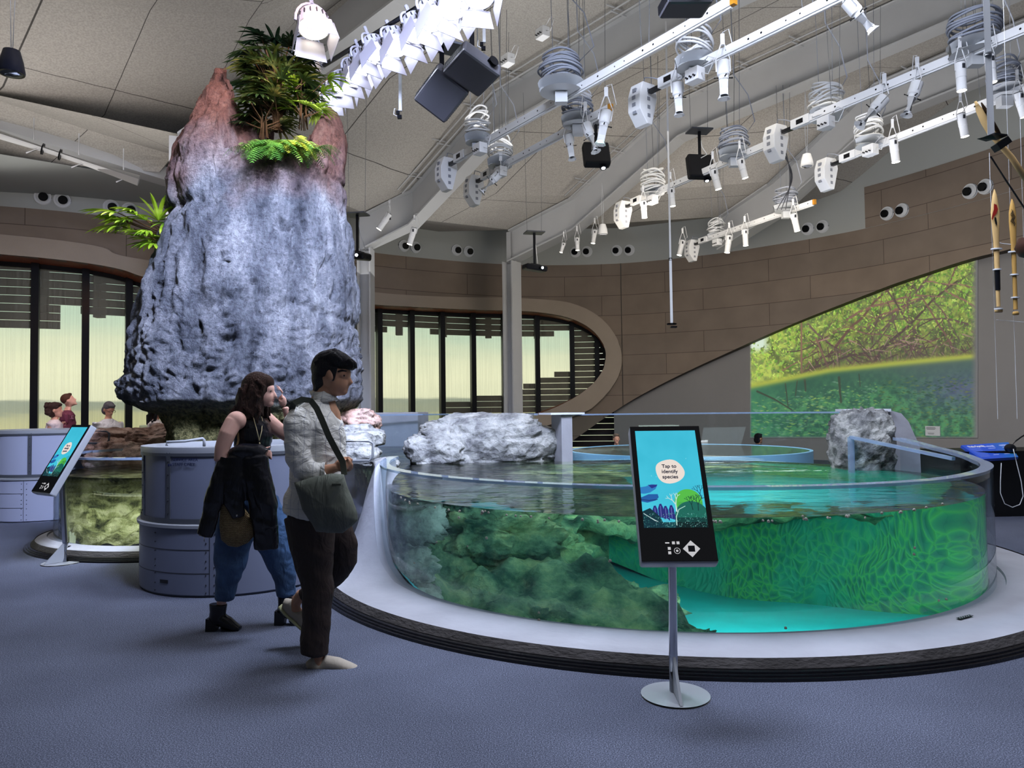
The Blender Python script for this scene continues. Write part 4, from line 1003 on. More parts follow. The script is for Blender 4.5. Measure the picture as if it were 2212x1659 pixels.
# wedge shaped boxes at the track ends
def wedge_at(k, x, y):
    a, b = TRK[k]; d = (b-a).normalized(); p = a-d*.33+Vector((0, 0, -.18)); n = Vector((-d.y, d.x, 0))
    side = -1
    fx = Vector((-d.y, d.x, 0)); 
    if fx.y > 0: fx = -fx       # face that looks towards the room entrance
    root = empty('wedge_box', p, ['white wedge shaped box at the end of the longest track', 'white wedge shaped box at the end of the track with the teal spotlight', 'white wedge shaped box at the lower end of the track rising out of the photo', 'white wedge shaped box at the end of the track behind the square black projector', 'white wedge shaped box above the hanging loops of cable', 'farthest white wedge shaped box, just above the taupe boards', 'white wedge shaped box at the end of the track nearest the right wall'][k], 'ceiling unit', 'wedge shaped boxes at the track ends')
    prof = [(-.12, .27), (.1, .27), (.16, .1), (.16, -.1), (.03, -.27), (-.06, -.27), (-.16, .1)]
    mb = MB(); w = .11
    mb.prism([p+fx*u+Vector((0, 0, v))+d*w for u, v in prof], -d*2*w); mb.build('housing', m_fix, root, p, bevel=.008)
    mb = MB()
    for side_ in (-1, 1):
        for j in range(4):
            mb.box(p+Vector((0, 0, .17-.11*j))+fx*(.0)+d*side_*(w+.001), (.002, .05, .05), M=Matrix((tuple(d), tuple(fx), (0, 0, 1))).transposed())
    for j in range(4): mb.box(p+fx*(.132+.012*(1-abs(j-1.5)/1.5))+Vector((0, 0, .17-.095*j)), (.06, .05, .05), M=Matrix((tuple(d), tuple(fx), (0, 0, 1))).transposed())
    mb.build('grilles', P('grille grey', '7d8088', .6), root, p)
    mb = MB(); mb.tube([p+Vector((0, 0, .27)), p+Vector((0, 0, .36))+d*.05, p+Vector((0, 0, .3))+d*.2, p+d*.33+Vector((0, 0, .22))], .008, 6); mb.build('cable', m_cable, root, p, smooth=True)
for k, (x, y) in enumerate(wedge_px): wedge_at(k, x, y)
# coils of cable on their round hoist plates
coils = [(1211, 150, .30, 5.75, 1, 'largest coil of grey cable, above the longest track'), (1031, 268, .2, 5.75, 0, 'white cable coil above the lower end of the longest track'), (1247, 226, .24, 5.75, 1, 'grey cable coil above the track with the teal spotlight'), (1080, 322, .22, 5.75, 0, 'loose white cable coil beside the lower end of the second track'), (1500, 95, .24, 5.75, 0, 'striped white cable coil above the two white profile spotlights'), (1585, 302, .26, 5.75, 1, 'slumped grey cable coil right of the square black projector'), (1410, 386, .24, 5.75, 0, 'dark and white cable coil left of the square black projector'), (1784, 212, .24, 5.75, 0, 'striped white cable coil above the junction box with the red plug'), (1697, 426, .26, 5.75, 1, 'blue grey cable coil near the orange track end over the boards'), (1547, 490, .22, 5.75, 0, 'farthest small white cable coil over the lowest track'), (2105, 62, .3, 5.75, 1, 'big slanted grey cable coil left of the thick white pole at the top right'), (1876, 276, .22, 5.75, 0, 'flat white cable coil under the tilted profile spotlight'), (2168, 160, .2, 5.75, 1, 'dark cable coil seen right of the thick white pole')]
for k, (x, y, r, z, grey, lab) in enumerate(coils):
    p = at(x, y, z=z+.12); rs = random.Random(k+3); root = empty('cable_coil', p, lab, 'cable coil', 'cable coils above the lighting tracks'); mb = MB()
    for j in range(11):
        zz = -.16+.032*j; rr = r*rs.uniform(.82, 1.02)*(.85+.15*math.sin(j*.35)); ph = rs.uniform(0, 6); tl = rs.uniform(-.05, .05)*(1 if grey else 2.2)
        mb.tube([p+Vector((rr*math.cos(t), rr*math.sin(t), zz+tl*math.cos(t+ph)+.012*math.sin(3*t))) for t in [i*math.pi/12 for i in range(25)]], .014, 6)
    mb.build('cable_loops', m_cable if grey else m_fix, root, p, smooth=True)
    mb = MB(); mb.cyl(p-Vector((0, 0, .3)), p-Vector((0, 0, .18)), r*.92, r*1.0, 20); mb.box(p-Vector((0, 0, .38)), (.16, .12, .14)); mb.build('hoist_plate', m_white, root, p, smooth=30)
    mb = MB(); [mb.tube([p+Vector((s_, 0, -.18)), p+Vector((s_*1.6, 0, 2.4))], .004, 4) for s_ in (-.09, .09)]
    mb.tube([p+Vector((r*.8, 0, .1)), p+Vector((r*1.5, .1, .35)), p+Vector((r*1.1, .1, .8)), p+Vector((.02, 0, 1.1)), p+Vector((0, 0, 2.4))], .009, 5); mb.build('hanging_cable', m_cable, root, p, smooth=True)
# spotlights -------------------------------------------------------
def spotlight(kind, x, y, h, tilt, az, lit, lab, z=5.25, Y=None, ln=None):
    p = at(x, y, Y=Y) if Y else at(x, y, z=z); H = h*p.y/F_
    d = Vector((math.sin(tilt)*math.cos(az), math.sin(tilt)*math.sin(az), -math.cos(tilt)))
    root = empty('profile_spotlight' if kind == 'p' else 'cylinder_spotlight', p, lab, 'spotlight', 'white spotlights on the lighting tracks'); og = p
    x_, y_, _ = frame(d); a = p-d*H/2
    lensm = {0: m_dark, 1: m_lampw, 2: emis('teal lit lens', 'b8fff0', 6.)}[lit] if lit != 2 else m_teal
    if kind == 'p':
        r = H*.16
        MB().loft([(a, r*.7, r*.7), (a+d*H*.03, r, r), (a+d*H*.38, r, r), (a+d*H*.42, r*.8, r*.8), (a+d*H*.5, r*.8, r*.8)], 16).build('lamp_housing', m_fix, root, og, smooth=35)
        MB().loft([(a+d*H*.5, r*.72, r*.72), (a+d*H*.9, r*.66, r*.66)], 16).build('lens_tube', m_fix, root, og, smooth=35)
        MB().loft([(a+d*H*.88, r*.66, r*.66), (a+d*H*1., r*1.05, r*1.05)], 8, cap=False).build('colour_frame', m_fix, root, og)
        MB().cyl(a+d*H*.93, a+d*H*.94, r*.6, n=14).build('lens', lensm, root, og)
        mb = MB()
        for j in (-1, 1): mb.cyl(a+d*H*.46+x_*j*r*.8, a+d*H*.46+x_*j*r*1.5, r*.12, n=6); mb.cyl(a+d*H*.46+y_*j*r*.8, a+d*H*.46+y_*j*r*1.5, r*.12, n=6)
        mb.build('shutter_knobs', m_black, root, og)
    else:
        r = H*.17
        MB().loft([(a, r*.9, r*.9), (a+d*H*.04, r, r), (a+d*H*.55, r, r), (a+d*H*.56, r*.94, r*.94), (a+d*H*.98, r*.94, r*.94), (a+d*H, r*1.02, r*1.02)], 18).build('lamp_housing', m_fix, root, og, smooth=35)
        MB().cyl(a+d*H*1.0, a+d*H*1.008, r*.85, n=16).build('lens', lensm, root, og)
        MB().box(a+d*H*.2-y_*r*.9, (r*.5, r*.5, r*.9)).build('driver_slot', m_dark, root, og)
    top = a+Vector((0, 0, .16+H*.1)); mb = MB(); mid = a+d*H*.3
    for j in (-1, 1): mb.tube([mid+x_*j*r*1.12, a+x_*j*r*1.12-d*H*.02, top+x_*j*r*.2], r*.1, 6)
    mb.cyl(top-Vector((0, 0, .03)), top+Vector((0, 0, .1)), r*.35, n=8); mb.build('yoke', m_fix, root, og, smooth=35)
    MB().tube([a+x_*r*.3, a+x_*r*1.8+Vector((0, 0, .1)), top+x_*r+Vector((0, 0, .16)), top+Vector((0, 0, .12))], .006, 5).build('cable', m_fix, root, og, smooth=True)
m_teal = emis('teal lit lens', 'b8fff0', 6.)
PI = math.pi
for a_ in [('p', 1465, 214, 74, .05, 0, 0, 'white profile spotlight hanging closest to the wedge box on the third track'), ('p', 1563, 172, 86, .03, 1, 0, 'white profile spotlight with open square frame right of the striped coil'),
           ('p', 1232, 318, 58, .15, -.5, 0, 'white profile spotlight left of the pair in front of the black projector'), ('p', 1276, 297, 72, .35, -.6, 0, 'white profile spotlight hanging left of the teal lit one'), ('p', 1303, 275, 78, .2, PI, 2, 'white profile spotlight with a teal lit lens'),
           ('p', 1061, 393, 62, .75, PI, 0, 'steeply tilted white profile spotlight beside the second wedge box'), ('p', 1857, 34, 92, .65, -.1, 1, 'large lit white profile spotlight at the top edge of the photo'), ('p', 1884, 241, 84, .75, PI, 0, 'tilted white profile spotlight over the flat coil'), ('p', 1970, 213, 80, .35, PI, 0, 'white profile spotlight tilted slightly left on the fifth track'),
           ('c', 2076, 165, 64, .02, 0, 1, 'lit white cylinder spotlight left of the thick pole'), ('c', 2140, 148, 62, .08, 0, 1, 'lit white cylinder spotlight half hidden by the thick pole'), ('c', 2080, 270, 52, .15, 0, 1, 'lit white cylinder spotlight above the dark blade of the hanging oar'), ('c', 1932, 325, 52, .1, 0, 1, 'lit white cylinder spotlight alone on the track nearest the right wall'), ('c', 2206, 226, 56, .25, 0, 1, 'lit white cylinder spotlight cut by the right edge of the photo'),
           ('c', 1604, 364, 44, .25, 0, 1, 'bright lit cylinder spotlight near the orange end of the fourth track'), ('c', 1546, 387, 46, .25, 0, 1, 'lit cylinder spotlight at the lower right of the square black projector'), ('c', 1451, 426, 40, .1, 0, 1, 'lit cylinder spotlight in front of the thin hanging pole'), ('c', 1391, 452, 38, .05, 0, 1, 'lit cylinder spotlight next to the wedge box of the fourth track'),
           ('c', 1573, 527, 38, .15, PI, 1, 'lit cylinder spotlight first from the lowest wedge box'), ('c', 1610, 513, 36, .03, 0, 1, 'lit cylinder spotlight second on the lowest track'), ('c', 1718, 480, 40, .2, 0, 1, 'lit cylinder spotlight under the orange end of the lowest track'), ('c', 1471, 535, 34, .25, PI, 1, 'small lit cylinder spotlight left of the lowest wedge box'),
           ('c', 830, 478, 42, .6, PI, 1, 'bright lit cylinder spotlight on the truss by the rock tower'), ('c', 890, 510, 38, .3, PI, 1, 'bright lit cylinder spotlight below the kink of the middle beam'), ('c', 1215, 535, 22, .3, PI, 1, 'tiny lit cylinder spotlight leftmost under the right beam'), ('c', 1247, 527, 28, .02, 0, 1, 'small lit cylinder spotlight in front of a porthole nozzle'), ('c', 1283, 511, 30, .15, PI, 1, 'small lit cylinder spotlight beside the white pendant speaker')]:
    spotlight(*a_[:7], a_[7], **({'Y': 17.5} if a_[1] in (830, 890) else {'Y': 18.5} if a_[1] in (1215, 1247, 1283, 1471) else {}))
# barn-door floods --------------------------------------------------
m_flood = P('flood body', 'a9a8b2', .45); m_barn = P('barn door', '9d9aa6', .5)
def flood(x, y, s_, rz, tilt, lab, Y, warm=False, lit=True):
    p = at(x, y, Y=Y); R = Matrix.Rotation(rz, 3, 'Z') @ Matrix.Rotation(tilt, 3, 'X'); root = empty('barn_door_flood', p, lab, 'floodlight', 'barn door floodlights in the bank over the pool')
    root.matrix_world = Matrix.Translation(p) @ R.to_4x4()
    s = s_*Y/F_; r = s*.42; V = Vector
    MB().loft([(V((0, 0, r*1.15)), r*.55, r*.55), (V((0, 0, r*1.0)), r*.8, r*.8), (V((0, 0, r*.5)), r*.92, r*.92), (V((0, 0, 0)), r*.95, r*.95)], 24).build('lamp_housing', m_flood, root, smooth=30)
    mb = MB()
    for k in range(16):
        a = k*PI/8; mb.box(V((r*.9*math.cos(a), r*.9*math.sin(a), r*.6)), (r*.12, r*.06, r*.3), rot=a)
    mb.build('cooling_vents', m_dark, root)
    MB().cyl(V((0, 0, -.004)), V((0, 0, -.01)), r*.85, n=24).build('lens', m_lampb if not warm else m_lampw, root)
    for k in range(4):
        a = k*PI/2+PI/4*0; q = Matrix.Rotation(a, 3, 'Z'); mb = MB(); o_ = .0
        pts = [V((-r*.8, r*.96, 0)), V((r*.8, r*.96, 0)), V((r*.98, r*1.16, -r*1.25)), V((-r*.98, r*1.16, -r*1.25))]
        mb.prism([q @ v for v in pts], q @ V((0, .006, .003))); mb.build('barn_door', m_barn, root)
    mb = MB(); mb.tube([V((r*1.05*math.cos(t), 0, r*.35+r*1.5*math.sin(t))) for t in [PI*i/10 for i in range(11)]], r*.09, 6); mb.build('yoke', m_flood, root, smooth=True)
    MB().cyl(V((0, 0, r*1.8)), V((0, 0, r*2.6)), r*.14, n=8).build('clamp', m_flood, root)
for k, (x, y, s_, rz, tl, lab) in enumerate([(718, 205, 58, .2, -.35, 'lowest barn door flood of the bank, nearest the palms'), (742, 186, 62, .35, -.4, 'second lowest barn door flood of the bank'), (768, 160, 66, .6, -.5, 'third barn door flood from the palms'), (788, 138, 68, .8, -.5, 'fourth barn door flood from the palms'), (812, 112, 70, .9, -.5, 'fifth barn door flood from the palms, seen from its side'), (858, 98, 78, .7, -.55, 'sixth barn door flood from the palms, facing the camera'), (903, 68, 82, .72, -.55, 'seventh barn door flood from the palms'), (938, 40, 86, .74, -.55, 'eighth barn door flood from the palms'), (982, 14, 88, .76, -.55, 'ninth barn door flood, cut by the top edge'), (1035, -8, 88, .2, -.4, 'barn door flood hanging at the top right end of the bank')]):
    flood(x, y, s_, rz, tl, lab, 9.6-.28*k)
flood(678, 62, 88, .5, -.3, 'large barn door flood above the palms', 8.2, True)
flood(664, 112, 60, .1, .1, 'lit barn door flood half hidden behind the palm leaves', 9.6, True)
pa, pb = at(700, 165, Y=9.7), at(1065, -40, Y=6.8); o = MB().tube([pa+Vector((0, 0, .15)), pb+Vector((0, 0, .2))], .03, 8).build('light_bar', m_dark, None, pa, smooth=True); tag(o, 'dark pipe carrying the bank of barn door floods', 'light bar')
# projectors --------------------------------------------------------
def projector(x, y, Y, sz, rx, ry, rz, col_m, lab, pole=.8, lens=True, led=False):
    p = at(x, y, Y=Y); root = empty('projector', p, lab, 'projector'); R = Euler((rx, ry, rz)).to_matrix(); root.matrix_world = Matrix.Translation(p) @ R.to_4x4(); V = Vector; a, b, c = sz
    MB().box((0, 0, 0), sz).build('casing', col_m, root, bevel=.03 if a > .4 else .015)
    mb = MB()
    for k in range(14): mb.box(V((a/2+.001, (k-6.5)*b/16, 0)), (.008, b/34, c*.6)); mb.box(V((-a/2-.001, (k-6.5)*b/16, 0)), (.008, b/34, c*.6))
    mb.build('vents', m_black, root)
    o = MB().cyl(V((a*.22, -b/2-.05, 0)), V((a*.22, -b/2+.02, 0)), c*.34, n=20).build('lens', m_black, root, smooth=30)
    if lens: MB().cyl(V((a*.22, -b/2-.053, 0)), V((a*.22, -b/2-.05, 0)), c*.2, n=16).build('lens_glow', m_lampb, o)
    Ri = R.inverted(); up = Ri @ V((0, 0, 1)); top = up*pole
    mb = MB(); mb.cyl(up*(c*.3), top, .028, n=10); mb.box(up*(c*.55), (.2, .2, .03)); mb.build('mount_pole', m_black, root, smooth=30)
    mb = MB(); mb.box(top, (.4, .3, .025), M=Ri @ Matrix.Rotation(rz, 3, 'Z')); mb.build('ceiling_plate', m_alud, root)
    for s_ in (-.15, .15): MB().tube([top+Ri @ V((s_, 0, 0)), top+Ri @ V((s_*1.3, 0, 3.0))], .004, 4).build('hanger_wire', m_wire, root)
    MB().tube([V((0, b*.3, c*.5)), V((.1, b*.4, c*.8)), up*pole*.5+V((.05, .04, 0)), top], .009, 5).build('cable', m_white, root, smooth=True)
    return root
m_pg = P('grey projector casing', '45454b', .35)
projector(955, 202, 8.3, (.44, .5, .17), -.55, .5, .5, m_pg, 'grey projector tilted down, hanging lowest by the flood bank', .55, lens=False)
projector(1020, 150, 8.0, (.5, .42, .17), -.3, .35, .6, m_pg, 'grey projector behind and right of the lowest grey one', .75, lens=False)
projector(1288, 335, 11.8, (.42, .42, .16), 1.2, .0, .1, m_black, 'black projector behind the white profile spotlights', .5)
projector(1512, 361, 13.0, (.46, .44, .16), 1.35, 0, .15, m_black, 'square black projector hanging from a green topped plate', .65)
projector(1155, 579, 15.5, (.46, .4, .12), .1, .12, .25, m_black, 'small black projector in front of the right hand column', .75)
projector(772, 553, 14.0, (.42, .4, .14), .1, .12, -.2, m_black, 'small black projector peeking out from behind the rock tower', .8)
projector(1480, 8, 6.6, (.42, .3, .14), .0, -.05, .1, m_pg, 'dark projector cut by the top edge of the photo', .6, lens=False)
# pendant speakers, junction boxes, poles ----------------------------
def pend(x, y, Y, r, m, lab, up_=1.5, name='pendant_speaker'):
    p = at(x, y, Y=Y); root = empty(name, p, lab, 'speaker'); V = Vector
    MB().loft([(V((0, 0, r*1.2)), r*.3, r*.3), (V((0, 0, r*1.1)), r*.62, r*.62), (V((0, 0, r*.2)), r*.86, r*.86), (V((0, 0, -r*.7)), r, r), (V((0, 0, -r*.85)), r*.95, r*.95)], 28).build('housing', m, root, smooth=35)
    MB().loft([(V((0, 0, -r*.84)), r*.84, r*.84), (V((0, 0, -r*1.0)), r*.5, r*.5)], 24).build('grille', P('speaker grille', '8a8878' if m is m_black else 'b8bcc2', .5), root, smooth=True)
    mb = MB(); [mb.tube([V((s_*.3, 0, r*1.1)), V((s_, 0, r*1.1+up_*.4)), V((s_*.2, 0, r*1.1+up_*.9)), V((0, 0, r*1.1+up_))], .004, 5) for s_ in (-.02, .03)]; mb.build('hanging_cord', m_white, root, smooth=True)
pend(25, 138, 7.5, .125, P('black blue speaker', '12131c', .3, spec=.6), 'black bullet shaped pendant speaker at the top left')
pend(1743, 348, 13.5, .115, m_fix, 'white pendant speaker near the hanging loops of cable', 1.2)
pend(1302, 497, 17.5, .12, m_fix, 'white pendant speaker above a pair of porthole nozzles', 1.0)
for k, (x, y, t_, lab) in enumerate([(1037, 322, 0, 'white socket box under the longest track'), (1081, 372, 1, 'white socket box under the second track beside the tilted spotlight'), (1501, 164, 2, 'white socket box between the two profile spotlights'), (1409, 432, 3, 'white socket box near the thin hanging pole'), (1784, 266, 4, 'white socket box under the fifth track'), (1880, 325, 6, 'white socket box on the track nearest the right wall'), (1549, 524, 5, 'white socket box on the lowest track'), (1172, 72, 0, 'white junction box fixed on the ceiling rail above the big coil'), (1097, 130, 0, 'white junction box on the ceiling rail by the grey projectors')]):
    p = at(x, y, z=5.42) if y > 140 else at(x, y, Y=11.5); root = empty('socket_box', p, lab, 'socket box', 'white socket boxes'); d = (TRK[t_][1]-TRK[t_][0]).normalized(); M3 = Matrix((tuple(d), (-d.y, d.x, 0), (0, 0, 1))).transposed()
    MB().box(p, (.2, .14, .16), M=M3).build('housing', m_fix, root, p, bevel=.008); mb = MB(); n = Vector((d.y, -d.x, 0))
    for j in (-1, 0, 1): mb.cyl(p+n*.07+d*j*.055-Vector((0, 0, .03)), p+n*.1+d*j*.055-Vector((0, 0, .03)), .013, n=8)
    mb.build('sockets', m_black, root, p)
    MB().tube([p+d*.08+Vector((0, 0, .08)), p+d*.2+Vector((0, 0, .16)), p+d*.3+Vector((0, 0, .1)), p+d*.2+Vector((0, 0, -.05)), p+d*.1], .006, 5).build('cable', m_fix, root, p, smooth=True)
p0, p1 = at(1446, 250, Y=12.2), at(1451, 700, Y=12.2); p0.x = p1.x; root = empty('hanging_pole', p1, 'thin white telescopic pole hanging in front of the taupe boards', 'pole')
kz = at(1450, 560, Y=12.2).z; MB().cyl((p1.x, p1.y, kz), (p1.x, p1.y, p0.z+1.6), .016, n=10).build('upper_tube', m_steel, root, p1, smooth=30); MB().cyl(p1, (p1.x, p1.y, kz), .022, n=10).build('lower_tube', m_white, root, p1, smooth=30)
MB().cyl((p1.x, p1.y, kz-.02), (p1.x, p1.y, kz+.02), .03, n=10).build('clamp', m_black, root, p1); mb = MB(); mb.cyl(p1-Vector((0, 0, .01)), p1+Vector((0, 0, .01)), .08, n=20); mb.box(p1-Vector((-.03, 0, .05)), (.1, .08, .025)); mb.build('sensor_plate', m_black, root, p1)
for x, y0, y1, lab in ((865, 128, 240, 'short square drop post with a tiny camera below the flood bank'), (1046, 20, 92, 'short drop post with a tiny camera right of the grey projectors')):
    a = at(x, y1, Y=8.6); b = at(x, y0, Y=8.6); root = empty('camera_post', a, lab, 'camera'); MB().bar(a, (a.x, a.y, b.z+.3), .035, .035, up=(0, 1, 0)).build('post', m_steel, root, a); mb = MB(); mb.box(a-Vector((.03, 0, .02)), (.04, .04, .04)); mb.box(a-Vector((.01, 0, .07)), (.05, .04, .04)); mb.build('camera_body', m_black, root, a)
    MB().tube([a, a-Vector((.07, 0, -.03)), a-Vector((.08, 0, .04)), a-Vector((.04, 0, .06))], .005, 5).build('cable', m_white, root, a)
# hanging loops of cable
p = at(1700, 400, Y=13.5); mb = MB()
for k in range(3): mb.tube([p+Vector((math.sin(t*2)*.12*(k+1)/2-.04*k, 0, .6-t*.55)) for t in [i*.12 for i in range(17)]], .009, 5)
tag(mb.build('cable_loops', m_dark, None, p, smooth=True), 'long drooping loops of dark cable under the fifth wedge box', 'cable')
# ================================================================== PORTHOLE NOZZLES
m_hole = P('dark nozzle mouth', '05060a', .3)
def nozzle(x, y, lab, off=0.):
    s, z = whit(x, y, off+.05); n = wnorm(s); p = wpt(s, z, off+.03); root = empty('air_nozzle', p, lab, 'air nozzle', 'eyeball air nozzles around the upper wall'); t = Vector((-n.y, n.x, 0)); ax = (n*1.+Vector((0, 0, -.18))+Vector((.25 if x < 1106 else -.35, 0, 0))).normalized()
    MB().loft([(p-n*.02, .17, .17), (p+n*.03, .165, .165), (p+n*.032, .13, .13)], 28, cap=False).build('trim_ring', m_white, root, p, smooth=35)
    M3 = Matrix((tuple(t), tuple(t.cross(n)), tuple(n))).transposed(); MB().ell(p, .145, .145, .065, M=M3, n=24, m=14).build('ball', m_white, root, p, smooth=True)
    c = p+ax*.07; MB().cyl(c, c+ax*.055, .092, n=24).build('mouth', m_hole, root, p)
for x, y, l in [(92, 425, 'leftmost eyeball air nozzle in the photo'), (134, 432, 'second eyeball air nozzle from the left'), (240, 447, 'third eyeball air nozzle from the left'), (280, 453, 'fourth eyeball air nozzle from the left, nearest the rock tower'), (873, 531, 'eyeball air nozzle just behind the lit spotlight under the middle beam'), (898, 534, 'right nozzle of the pair under the middle beam'), (987, 540, 'left nozzle of the pair between the two columns'), (1013, 543, 'right nozzle of the pair between the two columns'), (1243, 544, 'left nozzle of the pair below the white pendant speaker'), (1268, 543, 'right nozzle of the pair below the white pendant speaker'), (1332, 541, 'left nozzle of the pair with blue reflections'), (1359, 540, 'right nozzle of the pair with blue reflections'), (1744, 494, 'left nozzle of the pair right of the orange track end'), (1776, 489, 'right nozzle of the pair right of the orange track end'), (1915, 461, 'left nozzle of the first pair on the taupe panel'), (1947, 454, 'right nozzle of the first pair on the taupe panel'), (2094, 413, 'left nozzle of the pair above the upright paddles'), (2127, 403, 'rightmost eyeball air nozzle, behind the paddle cord')]:
    nozzle(x, y, l, .03 if x > 1880 else 0)
# ================================================================== CONDUITS ALONG THE BEAMS, DUCT AND CORNICE
for i, b in enumerate(BE[:4]):
    for j, (off, dz, r) in enumerate(((.34, .78, .022), (.48, .84, .018))[:2 if i != 3 else 1]):
        pts = []
        for k, p in enumerate(b[1:] if i else b):
            bb = b[1:] if i else b; d = bb[min(k+1, len(bb)-1)]-bb[max(k-1, 0)]; d.z = 0; d.normalize(); n = Vector((d.y, -d.x, 0)); pts.append(p-n*off*1+Vector((0, 0, dz)) if n.x > 0 else p+n*off+Vector((0, 0, dz)))
        mb = MB(); mb.tube(pts, r, 6); L_ = 0
        for a, c in zip(pts, pts[1:]):
            m_ = int((c-a).length/1.1)
            for q in range(m_): e = a.lerp(c, (q+.5)/m_); mb.box(e+Vector((0, 0, .03)), (.4, .03, .02), rot=.6)
        tag(mb.build('conduit', m_steel, None, pts[0], smooth=35), 'strapped conduit along the left side of the %s roof beam, %s one' % (['first', 'second', 'third', 'fourth'][i], ['inner', 'outer'][j]), 'conduit')
a, b = at(-60, 272, Y=12.5), at(300, 390, Y=13.6); root = empty('air_duct', a, 'round white duct pipe along the left wall below the cornice', 'duct')
MB().tube([a, b], .1, 16).build('pipe', m_fix, root, a, smooth=35); mb = MB(); d = (b-a).normalized()
for q in (1.05, 1.32): mb.loft([(a+d*q, .104, .104), (a+d*(q+.02), .104, .104)], 16)
mb.build('black_bands', m_black, root, a); mb = MB()
for q in (.35, .62, .9): p = a.lerp(b, q); mb.tube([p+Vector((0, 0, .1)), p+Vector((0, 0, .5))], .012, 5); mb.tube([p+Vector((-.13, 0, -.12)), p+Vector((.12, 0, -.03))], .015, 5)
mb.build('brackets', m_steel, root, a)
a, b = at(-120, 232, Y=12.6), at(378, 388, Y=15.4); tag(MB().bar(a, b, .4, .28).build('trim_4', m_steel), kind='structure')
tag(MB().add([at(-200, 300, Y=12.5), at(378, 395, Y=15.6), at(378, 395, Y=15.6)+Vector((-3, 4, 0)), at(-200, 300, Y=12.5)+Vector((-3, 4, 0))], [(0, 1, 2, 3)]).build('ceiling_soffit', m_cut), kind='structure')
